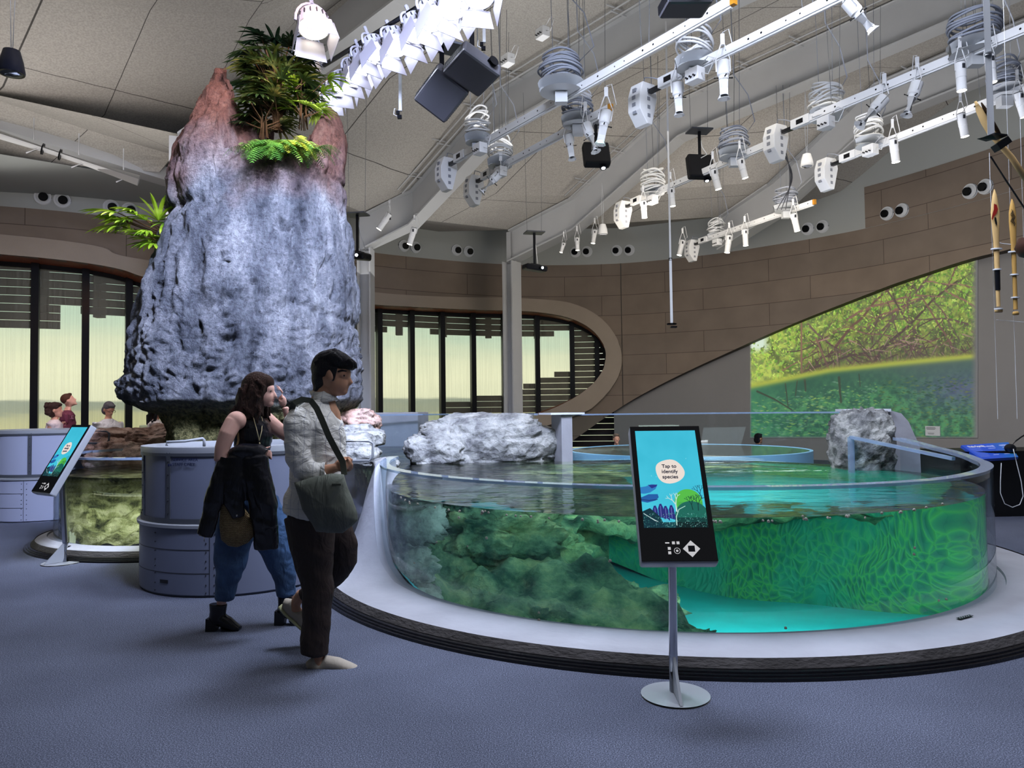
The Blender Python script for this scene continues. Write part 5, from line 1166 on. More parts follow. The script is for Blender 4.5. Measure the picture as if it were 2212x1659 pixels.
# ================================================================== PROJECTED MANGROVE PICTURE
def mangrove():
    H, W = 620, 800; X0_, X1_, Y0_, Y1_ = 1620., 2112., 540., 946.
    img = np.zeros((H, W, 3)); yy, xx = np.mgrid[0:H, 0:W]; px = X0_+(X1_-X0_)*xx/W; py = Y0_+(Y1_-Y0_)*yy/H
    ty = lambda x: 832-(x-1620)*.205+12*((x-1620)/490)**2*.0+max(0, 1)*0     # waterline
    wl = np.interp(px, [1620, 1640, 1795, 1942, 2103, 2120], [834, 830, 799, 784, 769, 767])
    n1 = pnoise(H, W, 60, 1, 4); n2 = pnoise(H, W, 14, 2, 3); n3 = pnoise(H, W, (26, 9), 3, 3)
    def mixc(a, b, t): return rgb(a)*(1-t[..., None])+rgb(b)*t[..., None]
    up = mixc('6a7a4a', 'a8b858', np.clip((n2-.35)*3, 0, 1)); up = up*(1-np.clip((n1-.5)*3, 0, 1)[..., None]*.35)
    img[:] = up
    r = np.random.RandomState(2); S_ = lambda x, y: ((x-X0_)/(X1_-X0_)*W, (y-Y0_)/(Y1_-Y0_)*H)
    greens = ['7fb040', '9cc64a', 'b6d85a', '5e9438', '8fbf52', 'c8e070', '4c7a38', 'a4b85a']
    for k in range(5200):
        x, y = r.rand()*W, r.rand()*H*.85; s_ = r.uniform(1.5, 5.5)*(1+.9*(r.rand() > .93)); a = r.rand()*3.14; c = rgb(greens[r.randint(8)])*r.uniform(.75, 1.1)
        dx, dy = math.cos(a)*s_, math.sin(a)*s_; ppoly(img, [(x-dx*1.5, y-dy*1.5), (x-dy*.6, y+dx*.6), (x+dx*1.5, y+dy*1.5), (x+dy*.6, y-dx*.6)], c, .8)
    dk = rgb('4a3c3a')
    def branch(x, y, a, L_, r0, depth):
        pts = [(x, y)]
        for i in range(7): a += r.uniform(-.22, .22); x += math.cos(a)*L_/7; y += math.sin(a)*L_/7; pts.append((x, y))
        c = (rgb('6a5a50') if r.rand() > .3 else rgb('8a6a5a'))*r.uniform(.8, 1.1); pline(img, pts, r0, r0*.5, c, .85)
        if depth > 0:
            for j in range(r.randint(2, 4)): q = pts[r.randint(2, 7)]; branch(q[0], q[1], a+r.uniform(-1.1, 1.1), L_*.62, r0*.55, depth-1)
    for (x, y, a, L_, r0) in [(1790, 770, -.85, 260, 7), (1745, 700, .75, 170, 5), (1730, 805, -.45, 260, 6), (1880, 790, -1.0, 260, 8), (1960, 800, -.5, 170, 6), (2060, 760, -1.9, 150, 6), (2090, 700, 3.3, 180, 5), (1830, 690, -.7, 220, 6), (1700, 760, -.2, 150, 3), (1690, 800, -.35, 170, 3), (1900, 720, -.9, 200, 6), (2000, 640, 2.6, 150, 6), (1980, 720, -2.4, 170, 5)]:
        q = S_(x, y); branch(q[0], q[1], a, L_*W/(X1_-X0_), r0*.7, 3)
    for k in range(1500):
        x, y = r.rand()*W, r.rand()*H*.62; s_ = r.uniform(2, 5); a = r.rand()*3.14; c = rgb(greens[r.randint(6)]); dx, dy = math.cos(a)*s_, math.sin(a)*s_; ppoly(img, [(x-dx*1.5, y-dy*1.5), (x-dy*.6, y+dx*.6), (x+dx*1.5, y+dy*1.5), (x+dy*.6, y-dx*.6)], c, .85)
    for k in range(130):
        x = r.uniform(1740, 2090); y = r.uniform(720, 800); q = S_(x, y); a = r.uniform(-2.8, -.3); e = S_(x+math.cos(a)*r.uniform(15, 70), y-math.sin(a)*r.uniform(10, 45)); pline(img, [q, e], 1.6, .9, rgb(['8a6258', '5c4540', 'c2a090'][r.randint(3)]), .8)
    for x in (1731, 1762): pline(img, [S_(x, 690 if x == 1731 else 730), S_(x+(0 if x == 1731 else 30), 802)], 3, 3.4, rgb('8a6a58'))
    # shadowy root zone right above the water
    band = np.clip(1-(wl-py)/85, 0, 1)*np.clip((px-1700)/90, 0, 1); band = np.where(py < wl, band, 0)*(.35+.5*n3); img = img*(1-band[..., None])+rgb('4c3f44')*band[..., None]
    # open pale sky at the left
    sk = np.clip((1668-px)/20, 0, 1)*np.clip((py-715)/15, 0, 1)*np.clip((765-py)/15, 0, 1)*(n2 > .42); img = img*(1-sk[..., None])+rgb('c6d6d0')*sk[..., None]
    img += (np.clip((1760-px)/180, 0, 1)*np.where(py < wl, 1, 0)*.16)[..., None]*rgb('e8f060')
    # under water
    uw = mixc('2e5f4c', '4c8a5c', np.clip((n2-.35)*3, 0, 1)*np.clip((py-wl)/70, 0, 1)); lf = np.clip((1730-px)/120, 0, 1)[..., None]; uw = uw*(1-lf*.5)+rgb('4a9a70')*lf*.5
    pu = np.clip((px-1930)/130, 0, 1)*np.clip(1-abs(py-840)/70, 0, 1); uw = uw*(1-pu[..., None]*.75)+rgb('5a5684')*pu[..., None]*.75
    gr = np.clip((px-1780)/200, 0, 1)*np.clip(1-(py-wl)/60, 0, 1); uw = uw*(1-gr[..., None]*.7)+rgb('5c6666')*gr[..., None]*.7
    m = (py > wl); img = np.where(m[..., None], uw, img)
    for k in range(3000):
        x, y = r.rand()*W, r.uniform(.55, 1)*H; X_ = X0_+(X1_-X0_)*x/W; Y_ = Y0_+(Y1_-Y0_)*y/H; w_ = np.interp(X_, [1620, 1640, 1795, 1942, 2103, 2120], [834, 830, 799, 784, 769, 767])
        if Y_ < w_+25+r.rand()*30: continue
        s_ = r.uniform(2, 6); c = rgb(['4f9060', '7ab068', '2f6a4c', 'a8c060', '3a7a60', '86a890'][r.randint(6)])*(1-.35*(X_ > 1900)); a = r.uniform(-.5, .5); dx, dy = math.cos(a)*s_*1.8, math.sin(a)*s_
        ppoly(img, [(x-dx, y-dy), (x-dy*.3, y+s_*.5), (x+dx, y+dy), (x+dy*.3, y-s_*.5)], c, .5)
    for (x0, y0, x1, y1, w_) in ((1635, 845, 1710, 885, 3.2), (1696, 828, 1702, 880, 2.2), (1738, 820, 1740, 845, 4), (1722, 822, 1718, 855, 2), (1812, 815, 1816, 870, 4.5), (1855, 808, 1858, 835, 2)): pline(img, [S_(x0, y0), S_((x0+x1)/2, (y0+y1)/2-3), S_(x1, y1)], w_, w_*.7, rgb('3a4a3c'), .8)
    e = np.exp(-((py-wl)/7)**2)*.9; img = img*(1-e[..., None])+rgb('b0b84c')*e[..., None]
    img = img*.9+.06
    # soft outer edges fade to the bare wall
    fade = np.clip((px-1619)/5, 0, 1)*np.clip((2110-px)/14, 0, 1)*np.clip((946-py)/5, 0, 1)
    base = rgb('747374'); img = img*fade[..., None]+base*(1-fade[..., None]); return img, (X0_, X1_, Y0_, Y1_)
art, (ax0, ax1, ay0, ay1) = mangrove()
art = np.clip(.47+(art-.47)*1.22, 0, 1); m_art = image_mat('projected mangrove picture', art, .78, rough=.9, base='3a3a3a')  # projector light put into a self-glowing picture, no beam is cast
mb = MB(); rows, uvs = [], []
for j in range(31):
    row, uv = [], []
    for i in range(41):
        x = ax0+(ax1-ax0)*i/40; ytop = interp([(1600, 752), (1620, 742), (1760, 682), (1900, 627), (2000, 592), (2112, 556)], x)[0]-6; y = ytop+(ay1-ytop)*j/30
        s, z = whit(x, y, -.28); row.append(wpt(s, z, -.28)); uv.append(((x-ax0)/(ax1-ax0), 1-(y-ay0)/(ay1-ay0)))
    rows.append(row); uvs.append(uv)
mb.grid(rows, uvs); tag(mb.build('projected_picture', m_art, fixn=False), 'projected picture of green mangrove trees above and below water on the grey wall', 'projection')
# ================================================================== KIOSKS
def screen_art():
    H, W = 560, 330; img = np.zeros((H, W, 3)); yy, xx = np.mgrid[0:H, 0:W]; t = (yy/H)[..., None]
    img[:] = rgb('3fc0dc')*(1-t)+rgb('46cbe4')*t; img += (pnoise(H, W, 90, 3)[..., None]-.5)*.05
    r = np.random.RandomState(4)
    ppoly(img, [(0, 335), (30, 330), (60, 318), (92, 322), (80, 345), (50, 365), (20, 372), (0, 370)], rgb('2f7fc4')); ppoly(img, [(42, 322), (92, 320), (84, 332), (60, 342)], rgb('28368a'))
    ppoly(img, [(0, 392), (40, 375), (88, 374), (92, 392), (75, 410), (30, 422), (0, 415)], rgb('2460a8')); pline(img, [(0, 404), (40, 410), (85, 404)], 1.5, 1.5, rgb('16235a'))
    pdisc(img, 245, 420, 72, rgb('57c04a')); ppoly(img, [(190, 420), (317, 420), (317, 470), (185, 470)], rgb('4bb04e'))
    pdisc(img, 255, 505, 90, rgb('1d6a5c')); img[505:, 165:] = img[505:, 165:]*.3+rgb('0c2c30')*.7
    for (x, y) in ((65, 450), (95, 440), (120, 452), (150, 448)):
        ppoly(img, [(x-12, y+60), (x-13, y+15), (x-4, y-10), (x+6, y-12), (x+14, y+10), (x+18, y+70)], rgb('2a2f7c')); pline(img, [(x, y+60), (x+1, y)], 1, 1, rgb('8a8ed0'))
    def coral(x, y, a, L_, w_, c, d):
        e = (x+math.cos(a)*L_, y-math.sin(a)*L_); pline(img, [(x, y), e], w_, w_*.7, c)
        if d: coral(*e, a+r.uniform(.2, .6), L_*.75, w_*.75, c, d-1); coral(*e, a-r.uniform(.2, .6), L_*.75, w_*.75, c, d-1)
    coral(178, 470, 1.6, 38, 4, rgb('c8e4e0'), 3); coral(262, 462, 1.7, 26, 2.2, rgb('0e3a34'), 4); coral(290, 466, 1.5, 30, 2.2, rgb('123c3a'), 4); coral(318, 400, 1.9, 26, 2, rgb('12384a'), 4)
    img[530:] = img[530:]*.25+rgb('06181c')*.75; ppoly(img, [(0, 470), (40, 452), (90, 500), (110, 560), (0, 560)], rgb('0e3440'))
    for k in range(260): x, y = r.uniform(0, 330), r.uniform(480, 558); pline(img, [(x, y), (x+r.uniform(-7, 7), y-r.uniform(2, 8))], .9, .7, rgb(['2f7a74', '4aa898', '9ad8d0', '245a5c'][r.randint(4)]), .7)
    for k in range(14): pline(img, [(5+k*4, 480+k*3), (12+k*5, 488+k*3)], 1.4, 1.2, rgb('c8e0e0'), .8)
    pline(img, [(170, 545), (172, 500), (190, 460), (225, 442)], 2.5, 1.5, rgb('bfe4d8')); pdisc(img, 122, 520, 10, rgb('58c0d8'))
    for (x, y) in ((260, 170), (65, 270), (90, 275), (215, 195)): pdisc(img, x, y, 3, rgb('8fe4f0'), .6)
    cx, cy = 165, 245
    ppoly(img, [(cx+(76+4*math.sin(2*a)+3*math.cos(3*a))*math.cos(a), cy+(72+4*math.cos(2*a+1))*math.sin(a)) for a in [i*.1 for i in range(63)]], rgb('efe2d8')); return img
m_scr = image_mat('screen picture', screen_art(), .95, rough=.25); m_ink = P('navy ink', '131a3c', .6); m_inkw = emis('white icon', 'd8d8dc', .8)
def kiosk(loc, yaw, lab):
    M = Matrix.Translation(Vector(loc)) @ Matrix.Rotation(yaw, 4, 'Z'); root = empty('touchscreen_kiosk', loc, lab, 'kiosk'); root.matrix_world = M; V = Vector
    U = V((0, .505, .863)); Nn = V((0, -.863, .505)); Xr = V((1, 0, 0)); O = V((0, -.14, .705)); W_, H_, T_ = .373, .753, .07
    P3 = lambda a, b, c=0.: O+Xr*a+U*b+Nn*c
    Mr = Matrix((tuple(Xr), tuple(U), tuple(Nn))).transposed()
    MB().box(P3(0, H_/2, -T_/2-.004), (W_, H_, T_), M=Mr).build('housing', m_alu, root, bevel=.012)
    g = MB().box(P3(0, H_/2+.003, -.0015), (W_-.006, H_-.012, .006), M=Mr).build('front_glass', P('black glass', '040406', .08), root, bevel=.002)
    mb = MB(); h0, h1 = .178, .722; a = .158; mb.grid([[P3(-a, h0, .0022), P3(a, h0, .0022)], [P3(-a, h1, .0022), P3(a, h1, .0022)]], [[(0, 0), (1, 0)], [(0, 1), (1, 1)]])
    sc_ = mb.build('display', m_scr, root, fixn=False)
    sx_ = 2*a/330; cy = h1-245*(h1-h0)/560
    for k, t_ in enumerate(('Tap to', 'identify', 'species')): text('lettering', t_, m_ink, basis(P3(0, cy+.02-.03*k, .003), Xr, U), .028, sc_, 'CENTER', .0005)
    mb = MB(); c = P3(.062, .07, .0025); mb.add([c+Xr*.042, c+U*.042, c-Xr*.042, c-U*.042], [(0, 1, 2, 3)]); mb.build('reader_mark', m_inkw, g)
    mb = MB(); mb.box(c+Nn*.001, (.032, .03, .002), M=Mr); mb.build('reader_window', m_black, g)
    mb = MB()
    for x_, y_ in ((-.022, .1), (.0, .1), (-.045, .072), (-.045, .05)): mb.box(P3(x_, y_, .003), (.014, .014, .001), M=Mr)
    mb.box(P3(-.052, .1, .003), (.02, .006, .001), M=Mr); mb.build('icons', m_inkw, g)
    c = P3(-.008, .06, .003); mb = MB(); mb.grid([[c+(Xr*math.cos(t)+U*math.sin(t))*q for t in [i*PI/12 for i in range(25)]] for q in (.013, .0155)]); mb.add([c+(Xr*math.cos(t)+U*math.sin(t))*.006 for t in [i*PI/8 for i in range(16)]], [tuple(range(16))]); mb.build('round_icon', m_inkw, g)
    MB().cyl((0, .06, 0), (0, .06, .009), .172, n=48).build('base_plate', m_alu, root, smooth=30)
    mb = MB(); mb.loft([(V((0, .1, .01)), .022, .03), (V((0, .1, .2)), .022, .03), (V((0, .085, .45)), .022, .03), (V((0, .07, .72)), .022, .03), (V((0, .075, .95)), .022, .03)], 20); mb.build('stem', m_chrome, root, smooth=40)
    mb = MB(); mb.prism([V((-.007, .085, .2)), V((-.007, .085, .012)), V((-.007, -.1, .012))], V((.014, 0, 0))); mb.build('brace_fin', m_alu, root)
    return root
k1 = at(1461, 1508, z=0); kiosk((k1.x-.0, k1.y-.03, 0), math.radians(-2), 'touchscreen kiosk with a cyan reef picture standing in front of the large pool')
k2_ = at(118, 1219, z=0); kiosk((k2_.x, k2_.y, 0), math.radians(-34), 'touchscreen kiosk turned sideways beside the smaller pool at the left')
# ================================================================== SERVICE DRUMS
m_panel = P('lavender grey panel', '646a7c', .35, var=.03, vscale=3, spec=.4); m_panel2 = P('light grey panel', '9095a8', .4)
def drum(c, R, zt, lab, panel, words, thf=0., frames=(), seams=True):
    root = empty('service_drum', c, lab, 'service cabinet'); og = Vector(c); cx, cy = c[0], c[1]
    def pt(t, r, z): return Vector((cx+r*math.cos(t), cy+r*math.sin(t), z))
    zl = .475*zt
    def lath(prof, n=96, t0=0, t1=2*PI): return [[pt(t0+(t1-t0)*k/n, r, z) for r, z in prof] for k in range(n+1)]
    mb = MB(); mb.grid(lath([(R-.02, .0), (R-.02, .02), (R, .02), (R, zl-.015)])); mb.build('lower_casing', panel, root, og, smooth=35)
    mb = MB(); mb.grid(lath([(R-.0, zl-.015), (R+.018, zl-.012), (R+.02, zl+.012), (R-.02, zl+.02)])); mb.build('ledge', m_alu, root, og, smooth=50)
    mb = MB(); mb.grid(lath([(R-.018, zl+.02), (R-.018, zt)])); mb.build('upper_casing', panel, root, og, smooth=35)
    mb = MB(); mb.grid(lath([(R-.008, zt-.035), (R-.006, zt), (R-.008, zt+.012), (R-.13, zt+.014), (R-.14, zt-.02), (R-.15, zt-.4)])); mb.build('top_rim', m_alu, root, og, smooth=35)
    for k, (t, w) in enumerate(frames):
        mb = MB(); mb.grid([[pt(t-w, R-.008, zl+.02), pt(t-w, R-.008, zt-.03)], [pt(t+w, R-.008, zl+.02), pt(t+w, R-.008, zt-.03)]]); mb.grid([[pt(t-w, R-.018, zl+.02), pt(t-w, R-.018, zt-.03)], [pt(t-w, R-.008, zl+.02), pt(t-w, R-.008, zt-.03)]]); mb.grid([[pt(t+w, R-.018, zl+.02), pt(t+w, R-.018, zt-.03)], [pt(t+w, R-.008, zl+.02), pt(t+w, R-.008, zt-.03)]])
        fr = mb.build('door_frame', m_alud, root, og)
        mb = MB(); [mb.ell(pt(t, R-.007, zl+.1+(zt-zl-.2)*j/4), .006, .006, .006, n=8, m=6) for j in range(5)]; mb.build('screws', m_dark, fr, og)
    mb = MB(); mb.grid(lath([(R-.012, zt-.06), (R-.008, zt-.06), (R-.008, zt-.03)])); mb.grid(lath([(R-.012, zl+.06), (R-.008, zl+.06), (R-.008, zl+.02)])); mb.build('door_rails', m_alud, root, og)
    mb = MB(); A0, A1 = math.radians(-200), math.radians(thf)
    for z in (zl*.34, zl*.67): mb.grid([[pt(A0+(A1-A0)*k/60, R+.0015, z-.004) for k in range(61)], [pt(A0+(A1-A0)*k/60, R+.0015, z+.003) for k in range(61)]])
    mb.grid([[pt(A1, R+.0015, .02), pt(A1, R+.0015, zl-.02)], [pt(A1+.007, R+.0015, .02), pt(A1+.007, R+.0015, zl-.02)]]); mb.build('panel_seams', m_dark, root, og)
    mb = MB()
    for t in (A1-.03, A1+.05, A1-.62):
        for z in (.04, .1, .18, .24, .29, .36, .43, .5): mb.ell(pt(t, R+.002, z*zl/.56), .006, .006, .006, n=8, m=6)
    mb.build('rivets', m_dark, root, og)
    return root, pt
D1 = (-2.45, 6.7, 0)
def cyl_th(x, c, R, y=1100):
    d = ray(x, y); a = d.x**2+d.y**2; b = -2*(d.x*c[0]+d.y*c[1]); q = c[0]**2+c[1]**2-R*R; D_ = b*b-4*a*q
    if D_ < 0: return None
    t = (-b-math.sqrt(D_))/2/a; return math.atan2(d.y*t-c[1], d.x*t-c[0])
th1 = [cyl_th(x, D1, .82) for x in (361, 470, 560)]
dr, pt_ = drum(D1, .82, 1.17, 'round grey metal service drum with a staff only sign', m_panel, True, math.degrees(cyl_th(452, D1, .82)), [(th1[0], .024), (th1[1], .02), (cyl_th(306, D1, .82) , .02)])
ts = cyl_th(376, D1, .8, 985)
for k, w_ in enumerate(('SERVICE AREA', 'STAFF ONLY')):
    zz = at(376, 996+10*k, Y=pt_(ts, .8, 0).y).z; te = ts+.1
    p = pt_(ts, .806, zz); q = pt_(cyl_th(425, D1, .8, 985), .806, zz); xd = (q-p).normalized(); text('lettering', w_, m_ink, basis(p+xd.cross(Vector((0, 0, 1)))*.014, xd, (0, 0, 1)), .036, None).parent = dr
    bpy.data.objects[-1] if False else None
for o in [o for o in bpy.data.objects if o.name.startswith('lettering') and o.parent == dr]: o.matrix_parent_inverse = dr.matrix_world.inverted() if False else Matrix.Translation(-Vector(D1))
mb = MB(); p = pt_(cyl_th(368, D1, .8, 997), .807, at(368, 1006, Y=6.0).z+.008); mb.ell(p, .014, .006, .014, n=12, m=8); mb.build('arrow_mark', m_ink, dr, D1)
mb = MB(); tt = cyl_th(355, D1, .82); zc = at(355, 1256, Y=pt_(tt, .82, 0).y).z; mb.grid([[pt_(tt-.055+.11*k/8, .823, zc-.014) for k in range(9)], [pt_(tt-.055+.11*k/8, .823, zc+.014) for k in range(9)]]); mb.build('hand_slot', m_black, dr, D1)
def hoop(name, pts, r, m, lab):
    o = MB().tube([Vector(p) for p in pts], r, 8).build(name, m, None, Vector(pts[0]), smooth=True); tag(o, lab, 'handrail')
zt = 1.185; P4 = lambda x, y, Y: at(x, y, Y=Y)
hoop('looped_handrail', [P4(360, 963, 6.3), P4(360, 955, 6.3), P4(400, 953, 6.35), P4(438, 947, 6.4), P4(441, 950, 6.4), P4(441, 966, 6.4)], .012, m_alu, 'flat aluminium loop rail rising from the left of the service drum')
hoop('looped_handrail', [P4(735, 954, 6.6), P4(798, 953, 6.6), P4(806, 958, 6.6), P4(805, 985, 6.6), P4(798, 995, 6.6), P4(745, 996, 6.6)], .012, m_alu, 'rounded aluminium loop rail right of the service drum behind the man')
hoop('looped_handrail', [P4(178, 930, 9.9), P4(230, 932, 9.9), P4(236, 936, 9.9), P4(235, 952, 9.9), P4(228, 958, 9.9), P4(180, 957, 9.9)], .014, m_alud, 'dark loop rail behind the sideways kiosk')
D2 = (-6.75, 10.9, 0); drum(D2, .82, 1.24, 'pale grey metal service drum at the far left behind the sideways kiosk', m_panel2, False, math.degrees(cyl_th(50, D2, .82)), [(cyl_th(62, D2, .82), .03)])
# pale counters behind the rock tower foot
def block(name, pts, h0, h1, m, lab, cat='counter'):
    o = MB().prism([Vector((*p, h0)) for p in pts], (0, 0, h1-h0)).build(name, m, None, Vector((*pts[0], h0)), bevel=.02); return tag(o, lab, cat)
block('pool_counter', [(-3.0, 14.9), (-1.9, 14.9), (-1.75, 15.5), (-3.0, 15.5)], 0, 1.43, m_conc, 'pale concrete counter end with a pinkish top behind the rock tower')
block('pool_counter', [(-6.6, 11.6), (-5.0, 11.3), (-4.6, 12.0), (-6.5, 12.3)], 0, 1.0, m_conc, 'low pale counter behind the smaller pool')
block('glass_box', [(-6.35, 12.6), (-5.85, 12.6), (-5.85, 12.9), (-6.35, 12.9)], 1.0, 1.27, P('pale green glass', 'b8c4a8', .2), 'small square glass box on the counter behind the sideways kiosk', 'tank')
# ================================================================== INFORMATION DESK AT THE RIGHT
dk = empty('information_desk', (6.6, 9.7, 0), 'black desk with a sloping blue and green information panel', 'desk'); dg_ = dk.location.copy()
q = [at(2076, 962, Y=9.75), at(2178, 955, Y=10.1), at(2200, 987, Y=9.45), at(2119, 992, Y=9.3)]
MB().prism([Vector((5.75, 9.55, 0)), Vector((8.2, 9.7, 0)), Vector((8.2, 10.5, 0)), Vector((5.6, 10.4, 0))], (0, 0, .84)).build('desk_body', P('black desk', '07080a', .5), dk, dg_)
xd = (q[1]-q[0]).normalized(); yd = (q[0]-q[3]); yd = (yd-xd*yd.dot(xd)).normalized(); nn_ = xd.cross(yd)
def panart():
    H, W = 200, 420; yy, xx = np.mgrid[0:H, 0:W]; t = np.clip((xx-190)/140, 0, 1)[..., None]; img = rgb('1c3f9e')*(1-t)+rgb('1f6f64')*t; r = np.random.RandomState(1); w = rgb('c8d4e8')
    for k in range(8): pline(img, [(25, 55+k*16), (115, 55+k*16)], 1.6, 1.6, w, .7)
    for (x, y, n) in ((165, 40, 26), (300, 38, 26), (150, 125, 30), (275, 122, 30)):
        for k in range(n): h = r.uniform(2, 14); pline(img, [(x+k*3.4, y-h), (x+k*3.4, y+h)], 1.5, 1.5, rgb('f2f6ff'))
        pline(img, [(x+15, y+28), (x+75, y+28)], 4.5, 4.5, w, .9)
    return img
m_pan = image_mat('information panel', panart(), .35, base='1c3f9e'); mb = MB(); mb.grid([[q[3], q[2]], [q[0], q[1]]], [[(0, 0), (1, 0)], [(0, 1), (1, 1)]]); pn = mb.build('information_panel', m_pan, dk, dg_, fixn=False)
MB().prism([p-nn_*.004 for p in q], -nn_*.03).build('panel_board', P('blue board', '1c3f9e', .4), dk, dg_)
tx = text('lettering', 'Fish-Speak', emis('white lettering', 'f4f4ff', .8), basis(q[0]+xd*.05-yd*.09+nn_*.004-dg_, xd, yd), .07, dk)
hs = MB(); c = at(2182, 968, Y=9.6); hs.ell(c, .07, .06, .055, n=20, m=12); o = hs.build('handset', m_black, dk, dg_, smooth=True)
mb = MB(); mb.tube([at(x, y, Y=9.4) for x, y in ((2189, 970), (2196, 1000), (2206, 1040), (2210, 1072), (2203, 1090), (2187, 1096), (2170, 1088), (2161, 1065), (2161, 1040), (2163, 1000))], .006, 6); mb.build('cable', m_white, dk, dg_, smooth=True)
mb = MB(); mb.tube([at(x, y, Y=9.7) for x, y in ((2186, 962), (2195, 952), (2206, 944), (2216, 938))], .009, 6); mb.build('coiled_cord', m_black, dk, dg_, smooth=True)
s, z = whit(2015, 931, -.27); w_ = wpt(s, z, -.27); n = wnorm(s); t = Vector((-n.y, n.x, 0)); t = t if t.x > 0 else -t; root = empty('wall_label', w_, 'small white text label on the grey wall behind the boulder', 'sign'); M3 = Matrix((tuple(t), tuple(n), (0, 0, 1))).transposed()
MB().box(w_, (.36, .02, .23), M=M3).build('card', m_white, root, w_); mb = MB(); [mb.box(w_+n*.011+Vector((0, 0, h))-t*.04, (l_, .002, .008), M=M3) for h, l_ in ((.08, .22), (.06, .24), (.04, .2), (-.05, .16), (-.075, .14))]; mb.build('text_lines', m_dark, root, w_)
# ================================================================== HANGING PADDLES
YP = 6.6; m_wood = P('pale carved wood', 'b89a68', .5, var=.12, vscale=4, stretch=(3, 3, .6)); m_wood2 = P('golden wood', 'a8854a', .5, var=.15, vscale=4, stretch=(3, 3, .6))
def paddle(xt, yt, xb, yb, prof, m, lab, band=None, art=0, knob=16):
    a, b = at(xt, yt, Y=YP), at(xb, yb, Y=YP); root = empty('paddle', b, lab, 'paddle'); k = YP/F_; d = (b-a)
    mb = MB(); mb.loft([(a+d*u, w*k/2, (.012 if w > 12 else w*k/2*.8)) for u, w in prof], 16, fixed=((1, 0, 0), (0, 1, 0))); mb.build('blade_and_shaft', m, root, b, smooth=45)
    mb = MB(); mb.loft([(b-d*.012, knob*k*.4, knob*k*.3), (b, knob*k*.55, knob*k*.35), (b+d*.018, knob*k*.5, knob*k*.3)], 14, fixed=((1, 0, 0), (0, 1, 0))); mb.build('grip', m, root, b, smooth=True)
    if band: MB().loft([(a+d*band[0], 5.8*k, 5.2*k), (a+d*band[1], 5.2*k, 4.8*k)], 16, fixed=((1, 0, 0), (0, 1, 0))).build('black_wrap', m_black, root, b, smooth=30)
    mb = MB(); f = lambda x, y: at(x, y, Y=YP-.02)
    if art == 1:
        mb.add([f(2147, 440), f(2153, 442), f(2156, 452), f(2152, 462), f(2147, 468), f(2144, 476), f(2142, 472), f(2144, 462), f(2147, 452)], [tuple(range(9))]); mb.build('red_motif', P('red paint', '7c1c18', .5), root, b)
        mb = MB(); mb.add([f(2149, 468), f(2152, 470), f(2154, 480), f(2154, 488), f(2150, 483), f(2148, 475)], [tuple(range(6))]); mb.build('black_motif', m_black, root, b)
    elif art == 2:
        for j in range(5): x0 = 2185+j*1.6; mb.tube([f(x0+2*math.sin(t*1.7+j), 452+t*4+j*2) for t in range(8)], .0022, 4)
        mb.build('ink_drawing', m_black, root, b)
    mb = MB()
    for u in (.49, .66, .985) if art == 1 else (.46, .66, .86): p = a+d*u; mb.loft([(p, 12*k if u < .6 else 9*k, .03), (p+Vector((0, 0, -.012)), 12*k if u < .6 else 9*k, .03)], 16, fixed=((1, 0, 0), (0, 1, 0)))
    mb.build('hanging_rings', m_white, root, b, smooth=30)
paddle(2148, 409, 2157, 670, [(0, 2), (.05, 9), (.12, 15), (.19, 20), (.27, 18), (.42, 13), (.55, 11), (.66, 10.5), (.8, 8.5), (.97, 8)], m_wood, 'upright wooden paddle with a red and black painted motif and a black wrap', (.665, .835), 1)
paddle(2186, 430, 2194, 676, [(0, 2), (.05, 9), (.12, 16), (.2, 17), (.35, 13), (.5, 10), (.7, 9), (.97, 9)], m_wood2, 'upright golden wooden paddle with a thin ink drawing on its blade', None, 2, 13)
# white pole with clamp and the slanted oar
YQ = 5.2; a, b = at(2126, -40, Y=YQ), at(2141, 292, Y=YQ); a.x = b.x; root = empty('ceiling_pole', b, 'thick white pole hanging from the ceiling at the right with a black clamp', 'pole')
MB().cyl(b, a, .022, n=20).build('tube', m_white, root, b, smooth=30); k = at(2134, 120, Y=YQ).z; MB().cyl((b.x, b.y, k), (b.x, b.y, k+.02), .0235, n=20).build('joint_ring', m_steel, root, b)
mb = MB(); mb.add([at(2110, 300, Y=YQ), at(2143, 291, Y=YQ-.1), at(2152, 300, Y=YQ-.1), at(2130, 306, Y=YQ)], [(0, 1, 2, 3)]); mb.box(b+Vector((.03, 0, -.01)), (.12, .09, .012), rot=.3); mb.box(at(2163, 312, Y=YQ), (.1, .07, .05), M=Matrix.Rotation(-.6, 3, 'Y')); mb.build('clamp', m_black, root, b)
YO = 5.3; f = lambda x, y: at(x, y, Y=YO); root = empty('oar', f(2190, 350), 'slanted wooden oar with a dark woven blade held by the ceiling pole', 'oar')
mb = MB(); mb.loft([(f(2107, 219), .006, .01), (f(2114, 236), .03, .012), (f(2127, 262), .04, .014), (f(2143, 290), .036, .014), (f(2160, 312), .02, .02), (f(2185, 340), .02, .02), (f(2235, 415), .02, .02)], 14); mb.build('shaft', m_wood, root, root.location.copy(), smooth=True)
mb = MB(); mb.loft([(f(2116, 224)-Vector((0, .02, 0)), .004, .006), (f(2124, 240)-Vector((0, .02, 0)), .022, .008), (f(2136, 262)-Vector((0, .02, 0)), .026, .008), (f(2150, 284)-Vector((0, .02, 0)), .02, .008), (f(2160, 298)-Vector((0, .02, 0)), .004, .006)], 12); mb.build('woven_cover', P('dark woven', '3a2c20', .8, bump=.8, bscale=120), root, root.location.copy(), smooth=True)
f = lambda x, y: at(x, y, Y=6.2); o = MB().tube([f(2140, 338), f(2172, 388), f(2225, 468)], .007, 8).build('harpoon_rod', m_black, None, f(2140, 338)); tag(o, 'thin black slanted rod hanging left of the oar shaft', 'rod')
